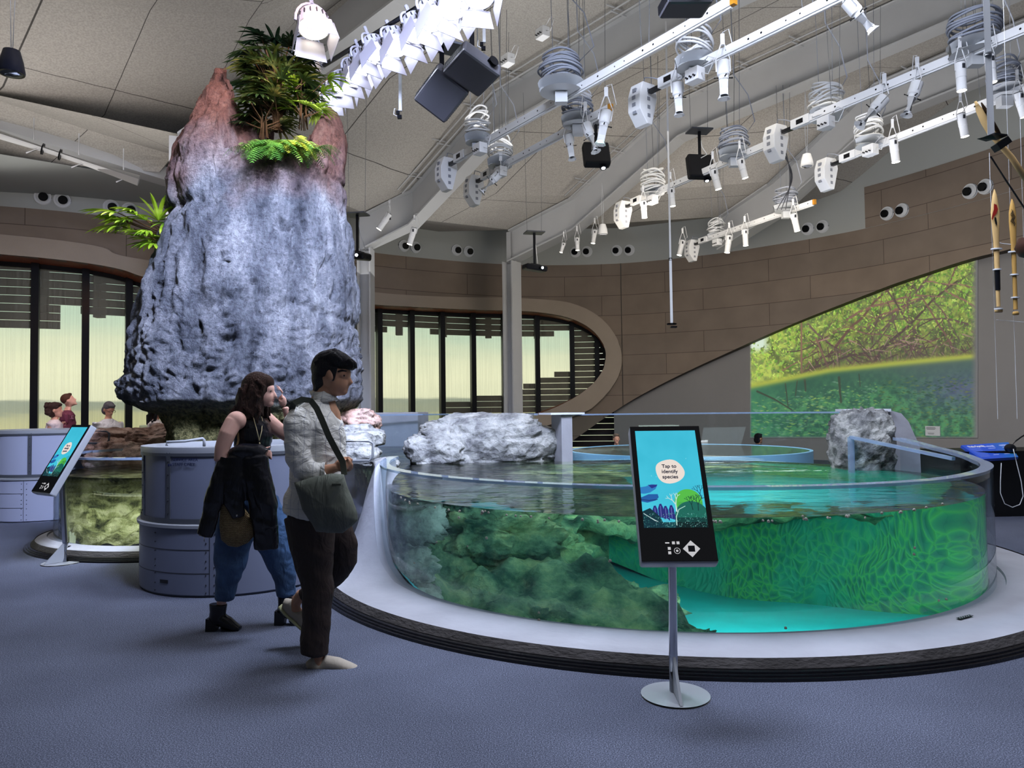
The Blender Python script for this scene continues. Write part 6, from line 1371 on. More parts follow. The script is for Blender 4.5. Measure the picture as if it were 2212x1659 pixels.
o = MB().loft([(f(2226, 510), .02, .02), (f(2212, 520), .07, .04), (f(2209, 535), .08, .05), (f(2214, 548), .06, .04), (f(2226, 556), .02, .02)], 14).build('carved_float', P('dark brown wood', '33201a', .5), None, f(2212, 535), smooth=True); tag(o, 'dark brown rounded object cut by the right edge beside the paddles', 'float')
for k, (x0, y0, x1, y1, l) in enumerate([(2137, 330, 2158, 905, 'vertical white cord left of the red motif paddle'), (2167, 0, 2195, 905, 'vertical white cord between the two paddles'), (2202, 200, 2212, 690, 'vertical white cord nearest the right edge')]):
    a, b = at(x0, y0, Y=YP+.04), at(x1, y1, Y=YP+.04); a.x = b.x = (a.x+b.x)/2 if k else at(2150, 600, Y=YP+.04).x-.022; a.x = at(x0, y0, Y=YP+.04).x; o = MB().tube([a, b], .0022, 5).build('string', m_white, None, b); tag(o, l, 'cord')
o = MB().tube([at(2152, 691, Y=YP), at(2189, 694, Y=YP), at(2225, 697, Y=YP)], .0025, 5).build('string', m_white, None, at(2152, 691, Y=YP)); tag(o, 'short horizontal white cord below the two paddles', 'cord')
o = MB().tube([at(2152, 522, Y=YP), at(2164, 526, Y=YP), at(2190, 529, Y=YP)], .004, 5).build('string', m_white, None, at(2152, 522, Y=YP)); tag(o, 'short white cord joining the rings of the two paddles', 'cord')
# ================================================================== SNAILS ON THE GLASS
sn = [(875, 1080), (866, 1075), (884, 1084), (885, 1088), (902, 1088), (940, 1096), (969, 1101), (993, 1104), (1042, 1105), (1048, 1104), (1055, 1107), (1041, 1109), (1094, 1112), (1114, 1114), (1125, 1115), (1147, 1116), (1186, 1119), (1258, 1122), (1291, 1124), (1292, 1128), (1306, 1123), (1337, 1126), (1539, 1126), (1546, 1127), (1556, 1127), (1648, 1124), (1660, 1126), (1668, 1125), (1734, 1115), (1736, 1121), (1741, 1121), (1788, 1118), (1793, 1119), (1829, 1115), (1834, 1114), (1869, 1118), (1905, 1108), (1946, 1106), (1975, 1101), (2001, 1096), (2036, 1088), (991, 1118), (943, 1171), (1010, 1180), (1051, 1162), (895, 1216), (1164, 1323), (1164, 1339), (1697, 1356), (1318, 1211), (1976, 1183), (1974, 1197), (2028, 1297), (2044, 1294)]
proto = None; m_snail = P('pale snail shell', 'c2b0a0', .5, var=.2, vscale=90)
for x, y in sn:
    d = ray(x, y); R_ = TR-.027; a = d.x**2+d.y**2; b = -2*(d.x*TC.x+d.y*TC.y); q = TC.x**2+TC.y**2-R_*R_; D_ = b*b-4*a*q
    if D_ < 0: continue
    t = (-b-math.sqrt(D_))/2/a; p = Vector((0, 0, EYE))+d*t
    if proto is None:
        mb = MB(); mb.ell((0, 0, 0), .0085, .007, .008, n=14, m=10); mb.ell((.005, -.002, -.004), .0055, .005, .005, n=10, m=8); mb.ell((-.005, 0, -.004), .005, .005, .003, n=10, m=6); proto = o = mb.build('snail', m_snail, smooth=True)
    else: o = proto.copy(); C.objects.link(o)
    o.location = p; o.rotation_euler = (0, 0, x*1.7); s_ = .85+.5*((x*7+y) % 10)/10; o.scale = (s_, s_, s_); tag(o, 'tiny pale snail clinging to the inside of the large pool glass', 'snail', 'snails on the large pool glass')
# a small ray on the pool floor
mb = MB(); mb.loft([(Vector((0, -.14, 0)), .02, .006), (Vector((0, -.08, .01)), .1, .015), (Vector((0, 0, .012)), .13, .02), (Vector((0, .07, .01)), .07, .016), (Vector((0, .12, .005)), .015, .008), (Vector((0, .34, .0)), .003, .003)], 16); o = mb.build('stingray', P('grey ray skin', '4a6a74', .5), smooth=True); o.location = (.05, 5.5, -.2); o.rotation_euler = (.5, 0, 1.0); tag(o, 'small grey stingray gliding in the dark water at the left of the pool', 'fish')
# ================================================================== PEOPLE
def skinmat(name, c): 
    m = P(name, c, .5, var=.06, vscale=6, spec=.35); b = [n for n in m.node_tree.nodes if n.type == 'BSDF_PRINCIPLED'][0]; b.inputs['Subsurface Weight'].default_value = .08; b.inputs['Subsurface Radius'].default_value = (.02, .008, .004); return m
m_sk1 = skinmat('olive skin', 'a87f66'); m_sk2 = skinmat('fair skin', 'c9a092'); m_sk3 = skinmat('pink skin', 'd09a86')
m_hair1 = P('black hair', '0c0c12', .38, bump=.8, bscale=30, stretch=(8, 8, 2)); m_hair2 = P('dark brown hair', '2c1e1a', .45, var=.35, vscale=14, bump=.9, bscale=26, stretch=(5, 5, 1.2))
m_hair3 = P('auburn hair', '4a2a20', .5); m_hair4 = P('grey hair', '55525a', .5, var=.3, vscale=30); m_lip = P('lips', '8a4a48', .4); m_eye = P('eye white', 'c8c4c0', .2); m_iris = P('dark iris', '120c0a', .15)
def linen():
    m, nt, nn, L = newmat('striped linen'); b = N(nt, 'ShaderNodeBsdfPrincipled', i_Roughness=.85); o = N(nt, 'ShaderNodeOutputMaterial'); tc = N(nt, 'ShaderNodeTexCoord'); sx = N(nt, 'ShaderNodeSeparateXYZ'); L.new(tc.outputs['Object'], sx.inputs[0])
    n = N(nt, 'ShaderNodeTexNoise', i_Scale=4., i_Detail=3.); L.new(tc.outputs['Object'], n.inputs['Vector']); a = N(nt, 'ShaderNodeMath', operation='MULTIPLY_ADD'); a.inputs[1].default_value = .03; L.new(n.outputs[0], a.inputs[0]); L.new(sx.outputs[0], a.inputs[2])
    s1 = N(nt, 'ShaderNodeMath', operation='PINGPONG'); s1.inputs[1].default_value = .026; L.new(a.outputs[0], s1.inputs[0]); l1 = N(nt, 'ShaderNodeMath', operation='LESS_THAN'); l1.inputs[1].default_value = .0012; L.new(s1.outputs[0], l1.inputs[0])
    s2 = N(nt, 'ShaderNodeMath', operation='PINGPONG'); s2.inputs[1].default_value = .075; L.new(sx.outputs[2], s2.inputs[0]); l2 = N(nt, 'ShaderNodeMath', operation='LESS_THAN'); l2.inputs[1].default_value = .0012; L.new(s2.outputs[0], l2.inputs[0])
    mm = N(nt, 'ShaderNodeMath', operation='MAXIMUM'); L.new(l1.outputs[0], mm.inputs[0]); L.new(l2.outputs[0], mm.inputs[1])
    mx = N(nt, 'ShaderNodeMixRGB'); L.new(mm.outputs[0], mx.inputs[0]); mx.inputs[1].default_value = (*lin('c9c8c2'), 1); mx.inputs[2].default_value = (*lin('9a9ca4'), 1); L.new(mx.outputs[0], b.inputs['Base Color'])
    n3 = N(nt, 'ShaderNodeTexNoise', i_Scale=9., i_Detail=4., i_Distortion=1.2); mp = N(nt, 'ShaderNodeMapping'); mp.inputs['Rotation'].default_value = (0, .6, 0); mp.inputs['Scale'].default_value = (1, 1, 1.8); L.new(tc.outputs['Object'], mp.inputs[0]); L.new(mp.outputs[0], n3.inputs['Vector'])
    bp = N(nt, 'ShaderNodeBump', i_Strength=.8, i_Distance=.03); L.new(n3.outputs[0], bp.inputs['Height']); L.new(bp.outputs[0], b.inputs['Normal']); L.new(b.outputs[0], o.inputs[0]); return m
def cloth(name, c, folds=.7, fs=9., rough=.85, var=.0, rot=.5):
    m = P(name, c, rough, var=var or .05, vscale=5); nt = m.node_tree; L = nt.links; b = [n for n in nt.nodes if n.type == 'BSDF_PRINCIPLED'][0]; tc = N(nt, 'ShaderNodeTexCoord'); mp = N(nt, 'ShaderNodeMapping'); mp.inputs['Rotation'].default_value = (0, rot, 0); mp.inputs['Scale'].default_value = (2.2, 1, .8)
    n3 = N(nt, 'ShaderNodeTexNoise', i_Scale=fs, i_Detail=4., i_Distortion=1.); L.new(tc.outputs['Object'], mp.inputs[0]); L.new(mp.outputs[0], n3.inputs['Vector']); bp = N(nt, 'ShaderNodeBump', i_Strength=folds, i_Distance=.03); L.new(n3.outputs[0], bp.inputs['Height']); L.new(bp.outputs[0], b.inputs['Normal']); return m
m_linen = linen(); m_trou = cloth('dark brown trousers', '2e2624'); m_jean = cloth('blue denim', '3c5578', var=.45); m_leather = cloth('black leather', '0d0e14', .45, 7., .28); m_bag = cloth('olive grey canvas', '53574f', .8, 6., .75, rot=.2)
m_shoe = cloth('beige suede', '9c9488', .2); m_sole = P('pale rubber sole', 'a0a07c', .6); m_boot = P('black boot leather', '0a0b10', .22, bump=.15, bscale=14)
def weave():
    m, nt, nn, L = newmat('woven straw'); b = N(nt, 'ShaderNodeBsdfPrincipled', i_Roughness=.8); o = N(nt, 'ShaderNodeOutputMaterial'); tc = N(nt, 'ShaderNodeTexCoord'); mp = N(nt, 'ShaderNodeMapping'); mp.inputs['Rotation'].default_value = (PI/2, 0, 0); mp.inputs['Scale'].default_value = (85, 85, 85)
    br = N(nt, 'ShaderNodeTexBrick', i_Scale=1., i_Mortar_Size=.1, i_Brick_Width=.9, i_Row_Height=.5); br.inputs['Color1'].default_value = (*lin('a8946c'), 1); br.inputs['Color2'].default_value = (*lin('8a7450'), 1); br.inputs['Mortar'].default_value = (*lin('2a2016'), 1)
    L.new(tc.outputs['Object'], mp.inputs[0]); L.new(mp.outputs[0], br.inputs['Vector']); L.new(br.outputs['Color'], b.inputs['Base Color']); bp = N(nt, 'ShaderNodeBump', i_Strength=.8, i_Distance=.008); L.new(br.outputs['Fac'], bp.inputs['Height']); bp.invert = True; L.new(bp.outputs[0], b.inputs['Normal']); L.new(b.outputs[0], o.inputs[0]); return m
class Fig:
    """figure helper: pixel of the photo + depth offset in metres -> point beside the body plane"""
    def __init__(s, Y): s.Y = Y; s.k = Y/F_
    def __call__(s, x, y, d=0.):
        p = at(x, y, Y=s.Y); return Vector((p.x, s.Y+d, p.z))
    def L(s, mb, secs, n=16, **k):
        """secs (x, y, depth, r_side_px, r_depth_m): sections of a limb or body seen from the side"""
        pts = [s(a, b, c) for a, b, c, _, _ in secs]; out = []
        for i, (p, q) in enumerate(zip(pts, secs)): out.append((p, q[3]*s.k, q[4]))
        # ring axes: in picture plane perpendicular to the path, and depth
        o = len(mb.v); m = len(out)
        for i in range(m):
            d = out[min(i+1, m-1)][0]-out[max(i-1, 0)][0]; t = Vector((d.z, 0, -d.x)); t = t.normalized() if t.length > 1e-5 else Vector((1, 0, 0)); yv = d.normalized().cross(t)
            for j in range(n): a = 2*PI*j/n; mb.v.append(out[i][0]+t*math.cos(a)*out[i][1]+yv*math.sin(a)*out[i][2])
        for i in range(m-1):
            for j in range(n): j2 = (j+1) % n; mb.f.append((o+i*n+j, o+i*n+j2, o+(i+1)*n+j2, o+(i+1)*n+j)); mb.mi.append(0)
        mb.f.append(tuple(o+j for j in range(n))[::-1]); mb.mi.append(0); mb.f.append(tuple(o+(m-1)*n+j for j in range(n))); mb.mi.append(0)
    def E(s, mb, x, y, d, rx, rz, ry, tilt=0.):
        mb.ell(s(x, y, d), rx*s.k, ry, rz*s.k, M=Matrix.Rotation(tilt, 3, 'Y'), n=24, m=16)
def finger(mb, pts, r0=.0085, r1=.0065):
    n = len(pts); mb.loft([(pts[0], r0, r0)]+[(p, r0+(r1-r0)*i/(n-1), r0+(r1-r0)*i/(n-1)) for i, p in enumerate(pts[1:-1], 1)]+[(pts[-1], r1*.75, r1*.75)], 10)
    for i, p in enumerate(pts): mb.ell(p, *(3*[r0+(r1-r0)*i/(n-1)]), n=10, m=8)
# ---------------- the man with the bag
f = Fig(4.42); O1 = Vector((f(690, 1400).x, 4.42, 0)); man = empty('person', O1, 'dark haired man in a striped pale linen shirt and brown trousers walking right', 'person'); O = O1
mb = MB()
f.E(mb, 714, 804, 0, 37, 44, .078, .1); f.E(mb, 728, 828, 0, 26, 28, .064, .3); f.E(mb, 736, 843, 0, 15, 11, .036, .3); f.E(mb, 738, 807, 0, 20, 20, .062)
f.L(mb, [(749, 806, 0, 3, .01), (753, 817, 0, 5, .012), (757, 826, 0, 6.5, .016), (751, 831, 0, 5, .017), (744, 830, 0, 3, .01)]); f.E(mb, 747, 837, 0, 7, 3, .022); f.E(mb, 745, 842, 0, 7, 3, .02); f.E(mb, 746, 803, 0, 8, 5, .055)
f.L(mb, [(703, 826, 0, 26, .058), (700, 850, 0, 25, .057), (697, 872, 0, 28, .062), (700, 900, 0, 36, .09), (712, 930, 0, 28, .1)])
f.E(mb, 720, 812, -.077, 8, 13, .012, -.15); f.E(mb, 721, 812, .077, 8, 13, .012, -.15)
# right forearm and hand gripping the strap, left arm
f.L(mb, [(690, 1010, -.2, 15, .04), (715, 1013, -.21, 14, .036), (738, 1006, -.21, 10, .028), (746, 1003, -.21, 9, .026)])
f.E(mb, 755, 1000, -.21, 15, 13, .022, .25)
for k, (x, y) in enumerate([(0, 0), (2, 5.5), (1, 11), (-3, 16)]):
    w_ = -.215+.004*k; L_ = 1-.08*abs(k-1)
    finger(mb, [f(757+x, 989+y, w_+.01), f(769+x*L_, 987+y*1.05, w_), f(774+x*L_, 994+y, w_+.022), f(766+x, 998+y*.9, w_+.034), f(760, 997+y*.8, w_+.028)])
finger(mb, [f(748, 992, -.195), f(757, 985, -.19), f(768, 984, -.19), f(776, 988, -.192)], .0095, .007)
f.L(mb, [(700, 915, .2, 20, .05), (700, 990, .24, 15, .04), (712, 1045, .22, 11, .03), (722, 1072, .2, 9, .026)]); f.E(mb, 728, 1082, .195, 10, 12, .02)
for k in range(4): finger(mb, [f(723+3.5*k, 1090, .195), f(724+3.5*k, 1102, .19), f(723+3.5*k, 1112, .18)])
finger(mb, [f(734, 1078, .185), f(740, 1088, .175), f(741, 1096, .17)])
# ankles, with the legs inside the trousers
f.L(mb, [(700, 925, 0, 24, .09), (688, 1000, 0, 26, .1), (682, 1100, 0, 28, .12)]); f.L(mb, [(680, 1100, -.06, 16, .05), (692, 1240, -.11, 13, .04), (704, 1378, -.14, 12, .032)]); f.L(mb, [(688, 1100, .06, 16, .05), (732, 1208, .11, 13, .04), (630, 1303, .2, 11, .03)])
f.L(mb, [(706, 1370, -.14, 13, .034), (703, 1400, -.14, 12, .032), (702, 1416, -.14, 15, .034), (722, 1424, -.145, 12, .032)])
f.L(mb, [(632, 1300, .2, 13, .034), (616, 1322, .22, 12, .032), (612, 1336, .22, 14, .034), (624, 1354, .23, 12, .032)])
body = blob('body', mb, .0055, m_sk1, man, O, 3)
# eyes, brows, lips
mb = MB(); f.E(mb, 745.5, 811.5, -.041, 3.4, 2.6, .012); mb.build('eye', m_eye, man, O, smooth=True); mb = MB(); f.E(mb, 747.2, 812, -.046, 2, 2.3, .009); mb.build('iris', m_iris, man, O, smooth=True)
mb = MB(); f.L(mb, [(735, 804, -.064, 1.8, .005), (743, 801, -.058, 2.4, .006), (751, 803, -.04, 1.8, .006)]); mb.build('eyebrow', m_hair1, man, O, smooth=True)
mb = MB(); f.L(mb, [(742, 840, -.022, .9, .003), (748, 838.6, -.014, 1.6, .006), (751.5, 838, 0, 1.6, .006)]); f.L(mb, [(742, 841, -.02, .9, .003), (747, 843, -.012, 1.7, .006), (750, 843, 0, 1.6, .006)]); mb.build('lips', m_lip, man, O, smooth=True)
mb = MB(); f.E(mb, 708, 795, 0, 36, 39, .086); f.E(mb, 728, 781, 0, 36, 23, .082, .25); f.E(mb, 750, 785, 0, 20, 13, .066, .55); f.E(mb, 694, 818, 0, 20, 30, .078); f.E(mb, 690, 838, 0, 13, 16, .058)
f.L(mb, [(727, 795, -.075, 9, .014), (726, 812, -.074, 6, .01), (725, 824, -.072, 3, .006)]); rs = random.Random(3)
for k in range(16): a_ = rs.uniform(-.055, .055); x0 = rs.uniform(738, 758); f.L(mb, [(x0, 779, a_, 6, .012), (x0+9, 786, a_*1.02, 4.5, .01), (x0+13, 794+rs.uniform(-2, 6), a_*1.02, 2, .006)])
for k in range(26): t = rs.uniform(0, 1); a_ = rs.uniform(-.06, .06); f.E(mb, 684+58*t, 806-40*math.sin(PI*(.2+.55*t)), a_, 12, 7, .016, -.7+1.4*t)
for k in range(70):
    t = rs.uniform(0, 1); a_ = rs.uniform(-.075, .06); x0 = 690+40*t; y0 = 790-28*math.sin(PI*(.15+.6*t)); w0 = math.sqrt(max(0, 1-(a_/.09)**2)); f.L(mb, [(x0-6, y0+30*(1-w0), a_, 5, .009), (x0+8, y0-6+30*(1-w0), a_*1.04, 5, .008), (x0+22, y0+4+28*(1-w0), a_*1.08, 1.6, .003)], 7)
blob('hair', mb, .005, m_hair1, man, O, 1)
# shirt
mb = MB()
f.L(mb, [(697, 862, 0, 24, .062), (694, 874, 0, 33, .10), (688, 890, 0, 46, .165), (686, 910, 0, 53, .2), (688, 945, 0, 57, .205), (688, 985, 0, 57, .195), (686, 1025, 0, 56, .185), (679, 1065, 0, 57, .185), (671, 1098, 0, 57, .19), (667, 1113, 0, 56, .192)], 28)
f.L(mb, [(672, 893, -.15, 30, .07), (667, 915, -.2, 31, .068), (664, 950, -.225, 27, .062), (668, 985, -.23, 25, .06), (678, 1006, -.23, 24, .058), (697, 1014, -.225, 21, .052), (716, 1014, -.215, 19, .047), (722, 1014, -.213, 20, .049)], 22)
f.L(mb, [(690, 895, .16, 30, .07), (697, 950, .2, 25, .06), (712, 1000, .22, 20, .052), (730, 1022, .21, 17, .046)], 18)
def fold(amp, fr, sd):
    def g(c): return amp*mnoise.fractal((c.x*fr+sd, c.y*fr, c.z*fr*1.6+c.x*3), .8, 2.1, 3)
    return g
blob('shirt', mb, .008, m_linen, man, O, 3, fold(.012, 5.5, 1))
mb = MB(); f.L(mb, [(716, 1014, -.214, 20.5, .051), (724, 1014, -.212, 21.5, .053), (725, 1013.5, -.212, 19, .047)], 22); mb.build('rolled_cuff', m_linen, man, O, smooth=40)
mb = MB(); f.L(mb, [(690, 866, .0, 30, .074), (698, 858, .0, 26, .068), (702, 872, 0, 30, .08)], 22, ); mb.build('collar', m_linen, man, O, smooth=True)
# trousers
mb = MB(); f.E(mb, 676, 1110, 0, 52, 36, .165)
f.L(mb, [(672, 1105, -.075, 50, .1), (680, 1140, -.085, 50, .098), (686, 1190, -.1, 43, .088), (692, 1240, -.11, 34, .078), (697, 1262, -.115, 32, .074), (698, 1310, -.13, 30, .07), (695, 1360, -.14, 29, .068), (692, 1394, -.14, 29, .068)], 24)
f.L(mb, [(690, 1110, .07, 44, .095), (712, 1150, .08, 42, .09), (732, 1195, .1, 33, .08), (734, 1216, .11, 31, .076), (718, 1240, .13, 29, .07), (690, 1268, .16, 27, .066), (655, 1296, .19, 24, .062), (640, 1310, .2, 24, .06)], 24)
blob('trousers', mb, .0075, m_trou, man, O, 3, fold(.009, 4, 4))
def loafer(nm, pts_sole, pts_up, dd):
    o = None; mb = MB(); f.L(mb, [(x, y, dd, r, w) for x, y, r, w in pts_up], 20); r_ = blob(nm, mb, .005, m_shoe, man, O, 2)
    mb = MB(); f.L(mb, [(x, y, dd, r, w) for x, y, r, w in pts_sole], 16); s = mb.build('sole', m_sole, r_, O, smooth=50); return r_
loafer('shoe', [(682, 1434, 5, .03), (700, 1436, 5, .037), (740, 1437, 5, .046), (772, 1435, 5, .045), (783, 1433, 5, .034), (787, 1431, 4, .02)], [(680, 1422, 11, .028), (690, 1417, 17, .034), (706, 1424, 11, .036), (720, 1415, 17, .041), (742, 1418, 15, .046), (766, 1424, 11, .045), (779, 1427, 8, .036), (784, 1429, 5, .024)], -.145)
loafer('shoe', [(579, 1330, 5, .03), (592, 1345, 5, .035), (618, 1368, 5, .044), (640, 1387, 5, .042), (654, 1397, 4, .026)], [(588, 1323, 11, .028), (598, 1326, 16, .034), (608, 1345, 11, .036), (624, 1353, 15, .042), (637, 1370, 13, .044), (648, 1385, 9, .038), (655, 1393, 5, .024)], .22)
# shoulder bag (worn, a thing of its own)
bag = empty('shoulder_bag', f(735, 1133, -.3), 'large olive grey canvas shoulder bag carried by the man', 'bag'); OB = bag.location.copy()
outl = [(668, 1032), (700, 1022), (740, 1014), (766, 1016), (772, 1038), (783, 1065), (793, 1094), (794, 1108), (785, 1118), (766, 1133), (735, 1133), (712, 1130), (702, 1112), (684, 1086), (676, 1060)]
mb = MB(); cx_ = sum(p[0] for p in outl)/len(outl); cy_ = sum(p[1] for p in outl)/len(outl)
def seg(u, w):
    return [f(cx_+(x-cx_)*u, cy_+(y-cy_)*u, -.29+w) for x, y in [interp([(i, *outl[i % len(outl)]) for i in range(len(outl)+1)], k*len(outl)/60) for k in range(60)]]
prof_b = [(.02, -.075), (.3, -.072), (.6, -.062), (.8, -.05), (.93, -.035), (1., -.012), (1., .012), (.93, .03), (.8, .045), (.4, .05), (.02, .05)]
rows = []
for i, (u, w) in enumerate(prof_b):
    r_ = seg(u, w)
    rows.append([p+Vector((0, (mnoise.fractal((p.x*14-p.z*5, p.z*2.5, 3), .8, 2.1, 2)*.016) if w < 0 and u > .1 else 0, 0)) for p in r_])
mb.grid(rows, closed=True); mb.f.append(tuple(range(60))[::-1]); mb.mi.append(0); mb.f.append(tuple(range(600, 660))); mb.mi.append(0); mb.build('pouch', m_bag, bag, OB, smooth=True)
mb = MB()
def band(mb, pts, w, t=.003):
    rows = []
    for i, p in enumerate(pts):
        d = (pts[min(i+1, len(pts)-1)]-pts[max(i-1, 0)]).normalized(); n = Vector((0, -1, 0)); sd = d.cross(n).normalized(); rows.append([p+sd*w/2+n*t, p-sd*w/2+n*t, p-sd*w/2-n*t, p+sd*w/2-n*t])
    mb.grid(rows, closed=True)
sp_ = [f(646, 905, -.12), f(650, 888, -.19), f(660, 872, -.235), f(674, 864, -.215), f(690, 866, -.19), (f(703, 882, -.2)), f(716, 905, -.225), f(732, 940, -.24), f(748, 970, -.24), f(760, 992, -.235), f(766, 1018, -.27)]
band(mb, sp_, .034); mb.build('strap', P('strap webbing', '3d4038', .8), bag, OB, smooth=30)
mb = MB(); mb.box(f(757, 1034, -.352), (.05, .004, .012)); mb.build('label_tab', P('olive tab', '43463c', .7), bag, OB)
# ---------------- the woman with the jacket
f = Fig(5.06); O = Vector((f(540, 1300).x, 5.06, 0)); wom = empty('person', O, 'woman with wavy brown hair, black top and wide blue jeans shading her eyes', 'person')
mb = MB(); f.E(mb, 562, 843, 0, 27, 34, .075, .1); f.E(mb, 574, 858, 0, 18, 20, .055, .3); f.E(mb, 581, 871, 0, 10, 8, .03, .2); f.E(mb, 580, 840, 0, 12, 15, .052)
f.L(mb, [(590, 844, 0, 2, .008), (593, 851, 0, 3.5, .01), (596, 856, 0, 4, .011), (590, 858, 0, 3.5, .012)]); f.E(mb, 589, 862, 0, 4, 2, .016); f.E(mb, 588, 866, 0, 4, 2, .015)
f.L(mb, [(555, 862, 0, 16, .046), (548, 885, 0, 17, .048), (540, 905, 0, 26, .08), (538, 930, 0, 34, .12)])
f.E(mb, 526, 908, -.13, 21, 20, .05); f.L(mb, [(526, 900, -.12, 14, .035), (522, 910, -.14, 18.5, .046), (512, 935, -.17, 17.5, .044), (502, 965, -.175, 15.5, .041), (499, 985, -.17, 16, .042), (512, 994, -.16, 14, .038), (545, 990, -.15, 11, .032), (575, 982, -.14, 9, .026)])   # near arm
f.E(mb, 586, 977, -.13, 10, 9, .02); 
for k in range(4): finger(mb, [f(590, 970+4*k, -.14), f(597, 972+4*k, -.13), f(598, 977+4*k, -.115), f(592, 979+3*k, -.105)], .0075, .006)
finger(mb, [f(583, 970, -.12), f(588, 965, -.115), f(594, 964, -.11)], .008, .0065)
f.L(mb, [(556, 905, .14, 19, .048), (585, 928, .15, 16, .042), (610, 944, .15, 15, .04), (621, 943, .145, 13, .036), (619, 925, .13, 12, .034), (612, 900, .11, 9, .028), (607, 880, .09, 7, .022)])   # raised arm
f.E(mb, 603, 866, .075, 9, 13, .018, -.25)
for k in range(4):
    dy_ = .085-.017*k; finger(mb, [f(601+k*1.5, 856+k, dy_), f(600+k*2.6, 843+k*1.5, dy_-.006), f(595+k*2.9, 835+k*2.2, dy_-.014), f(590+k*3, 832+k*3, dy_-.02)], .0075, .0055)
finger(mb, [f(600, 868, .055), f(593, 858, .04), f(590, 849, .035)], .008, .006)
f.L(mb, [(540, 925, 0, 28, .1), (541, 1000, 0, 24, .08), (541, 1090, 0, 28, .1)]); f.L(mb, [(530, 1090, -.06, 14, .045), (508, 1190, -.07, 12, .04), (487, 1290, -.05, 9, .03)]); f.L(mb, [(552, 1090, .06, 14, .045), (598, 1205, .07, 12, .04), (617, 1290, .07, 9, .03)]); f.L(mb, [(487, 1284, -.05, 11, .033), (484, 1305, -.05, 9, .028), (482, 1325, -.05, 10, .03)]); f.L(mb, [(617, 1285, .07, 11, .033), (619, 1305, .07, 9, .028), (622, 1325, .07, 10, .03)])
blob('body', mb, .0055, m_sk2, wom, O, 3)
mb = MB(); f.E(mb, 587.5, 845, -.03, 2.2, 1.8, .008); mb.build('eye', m_eye, wom, O, smooth=True); mb = MB(); f.E(mb, 588.6, 845, -.032, 1.3, 1.6, .006); mb.build('iris', m_iris, wom, O, smooth=True)
mb = MB(); f.L(mb, [(585, 863.5, -.018, .7, .003), (590, 862.6, -.01, 1.2, .005), (592, 862.4, 0, 1.2, .005)]); f.L(mb, [(585, 864.5, -.016, .7, .003), (589, 866, -.01, 1.3, .005), (591, 866, 0, 1.2, .005)]); mb.build('lips', m_lip, wom, O, smooth=True)
mb = MB(); f.E(mb, 555, 838, 0, 34, 36, .09); f.E(mb, 570, 825, 0, 22, 18, .08, .3); f.E(mb, 538, 865, 0, 28, 34, .1); f.E(mb, 524, 895, .02, 24, 30, .1, .3); rs = random.Random(11)
for k in range(120):
    a_ = rs.uniform(-.1, .1); x0 = rs.uniform(530, 572); y0 = rs.uniform(830, 862); ex = rs.uniform(486, 560) if abs(a_) < .075 or rs.random() < .6 else rs.uniform(540, 578); ey = rs.uniform(905, 950) if ex < 545 else rs.uniform(880, 935); ph = rs.uniform(0, 6); pts = []
    for j in range(8): t = j/7; pts.append((x0+(ex-x0)*t**1.2+4*math.sin(ph+t*9), y0+(ey-y0)*t, a_*(1+.25*t)+.008*math.sin(ph*2+t*8), 5.5*(1-.75*t)+1, .014*(1-.7*t)+.002))
    f.L(mb, pts, 7)
for k in range(18): a_ = rs.uniform(-.085, -.03) if k % 2 else rs.uniform(.03, .085); f.L(mb, [(565+rs.uniform(-6, 6), 822, a_, 5, .012), (578, 835, a_*1.05, 4, .01), (574+rs.uniform(-5, 3), 860, a_*1.1, 3.5, .008), (572+rs.uniform(-8, 3), 900, a_*1.1, 1.5, .004)], 7)
blob('hair', mb, .006, m_hair2, wom, O, 1)
mb = MB(); f.L(mb, [(536, 908, 0, 30, .105), (543, 925, 0, 38, .125), (547, 945, 0, 41, .13), (545, 970, 0, 36, .12), (541, 1000, 0, 33, .115), (540, 1040, 0, 37, .13)], 26); blob('tank_top', mb, .007, m_leather, wom, O, 3, fold(.006, 12, 7))
mb = MB(); band(mb, [f(505, 935, -.1), f(508, 912, -.135), f(518, 898, -.14), f(530, 893, -.13), f(542, 902, -.12), f(550, 922, -.13)], .018); mb.build('shoulder_strap', m_leather, wom, O)
mb = MB(); mb.tube([f(550, 880, -.06), f(560, 905, -.105), f(570, 930, -.135), f(575, 950, -.14)], .003, 6); mb.tube([f(556, 882, 0), f(570, 905, -.03), f(576, 930, -.1), f(575, 950, -.14)], .003, 6); mb.ell(f(576, 958, -.142), .006, .005, .016, n=10, m=8); mb.build('necklace', P('pale gold chain', 'd8c8a0', .3, .6), wom, O, smooth=True)
mb = MB(); f.E(mb, 540, 1090, 0, 42, 52, .165)
f.L(mb, [(528, 1090, -.07, 40, .1), (515, 1150, -.075, 40, .105), (506, 1200, -.07, 33, .095), (498, 1250, -.06, 26, .082), (492, 1290, -.05, 21, .07)], 24)
f.L(mb, [(552, 1090, .06, 42, .1), (578, 1150, .07, 42, .11), (598, 1205, .07, 34, .1), (608, 1250, .07, 25, .085), (612, 1292, .07, 20, .07)], 24)
blob('jeans', mb, .008, m_jean, wom, O, 3, fold(.012, 4.5, 9))
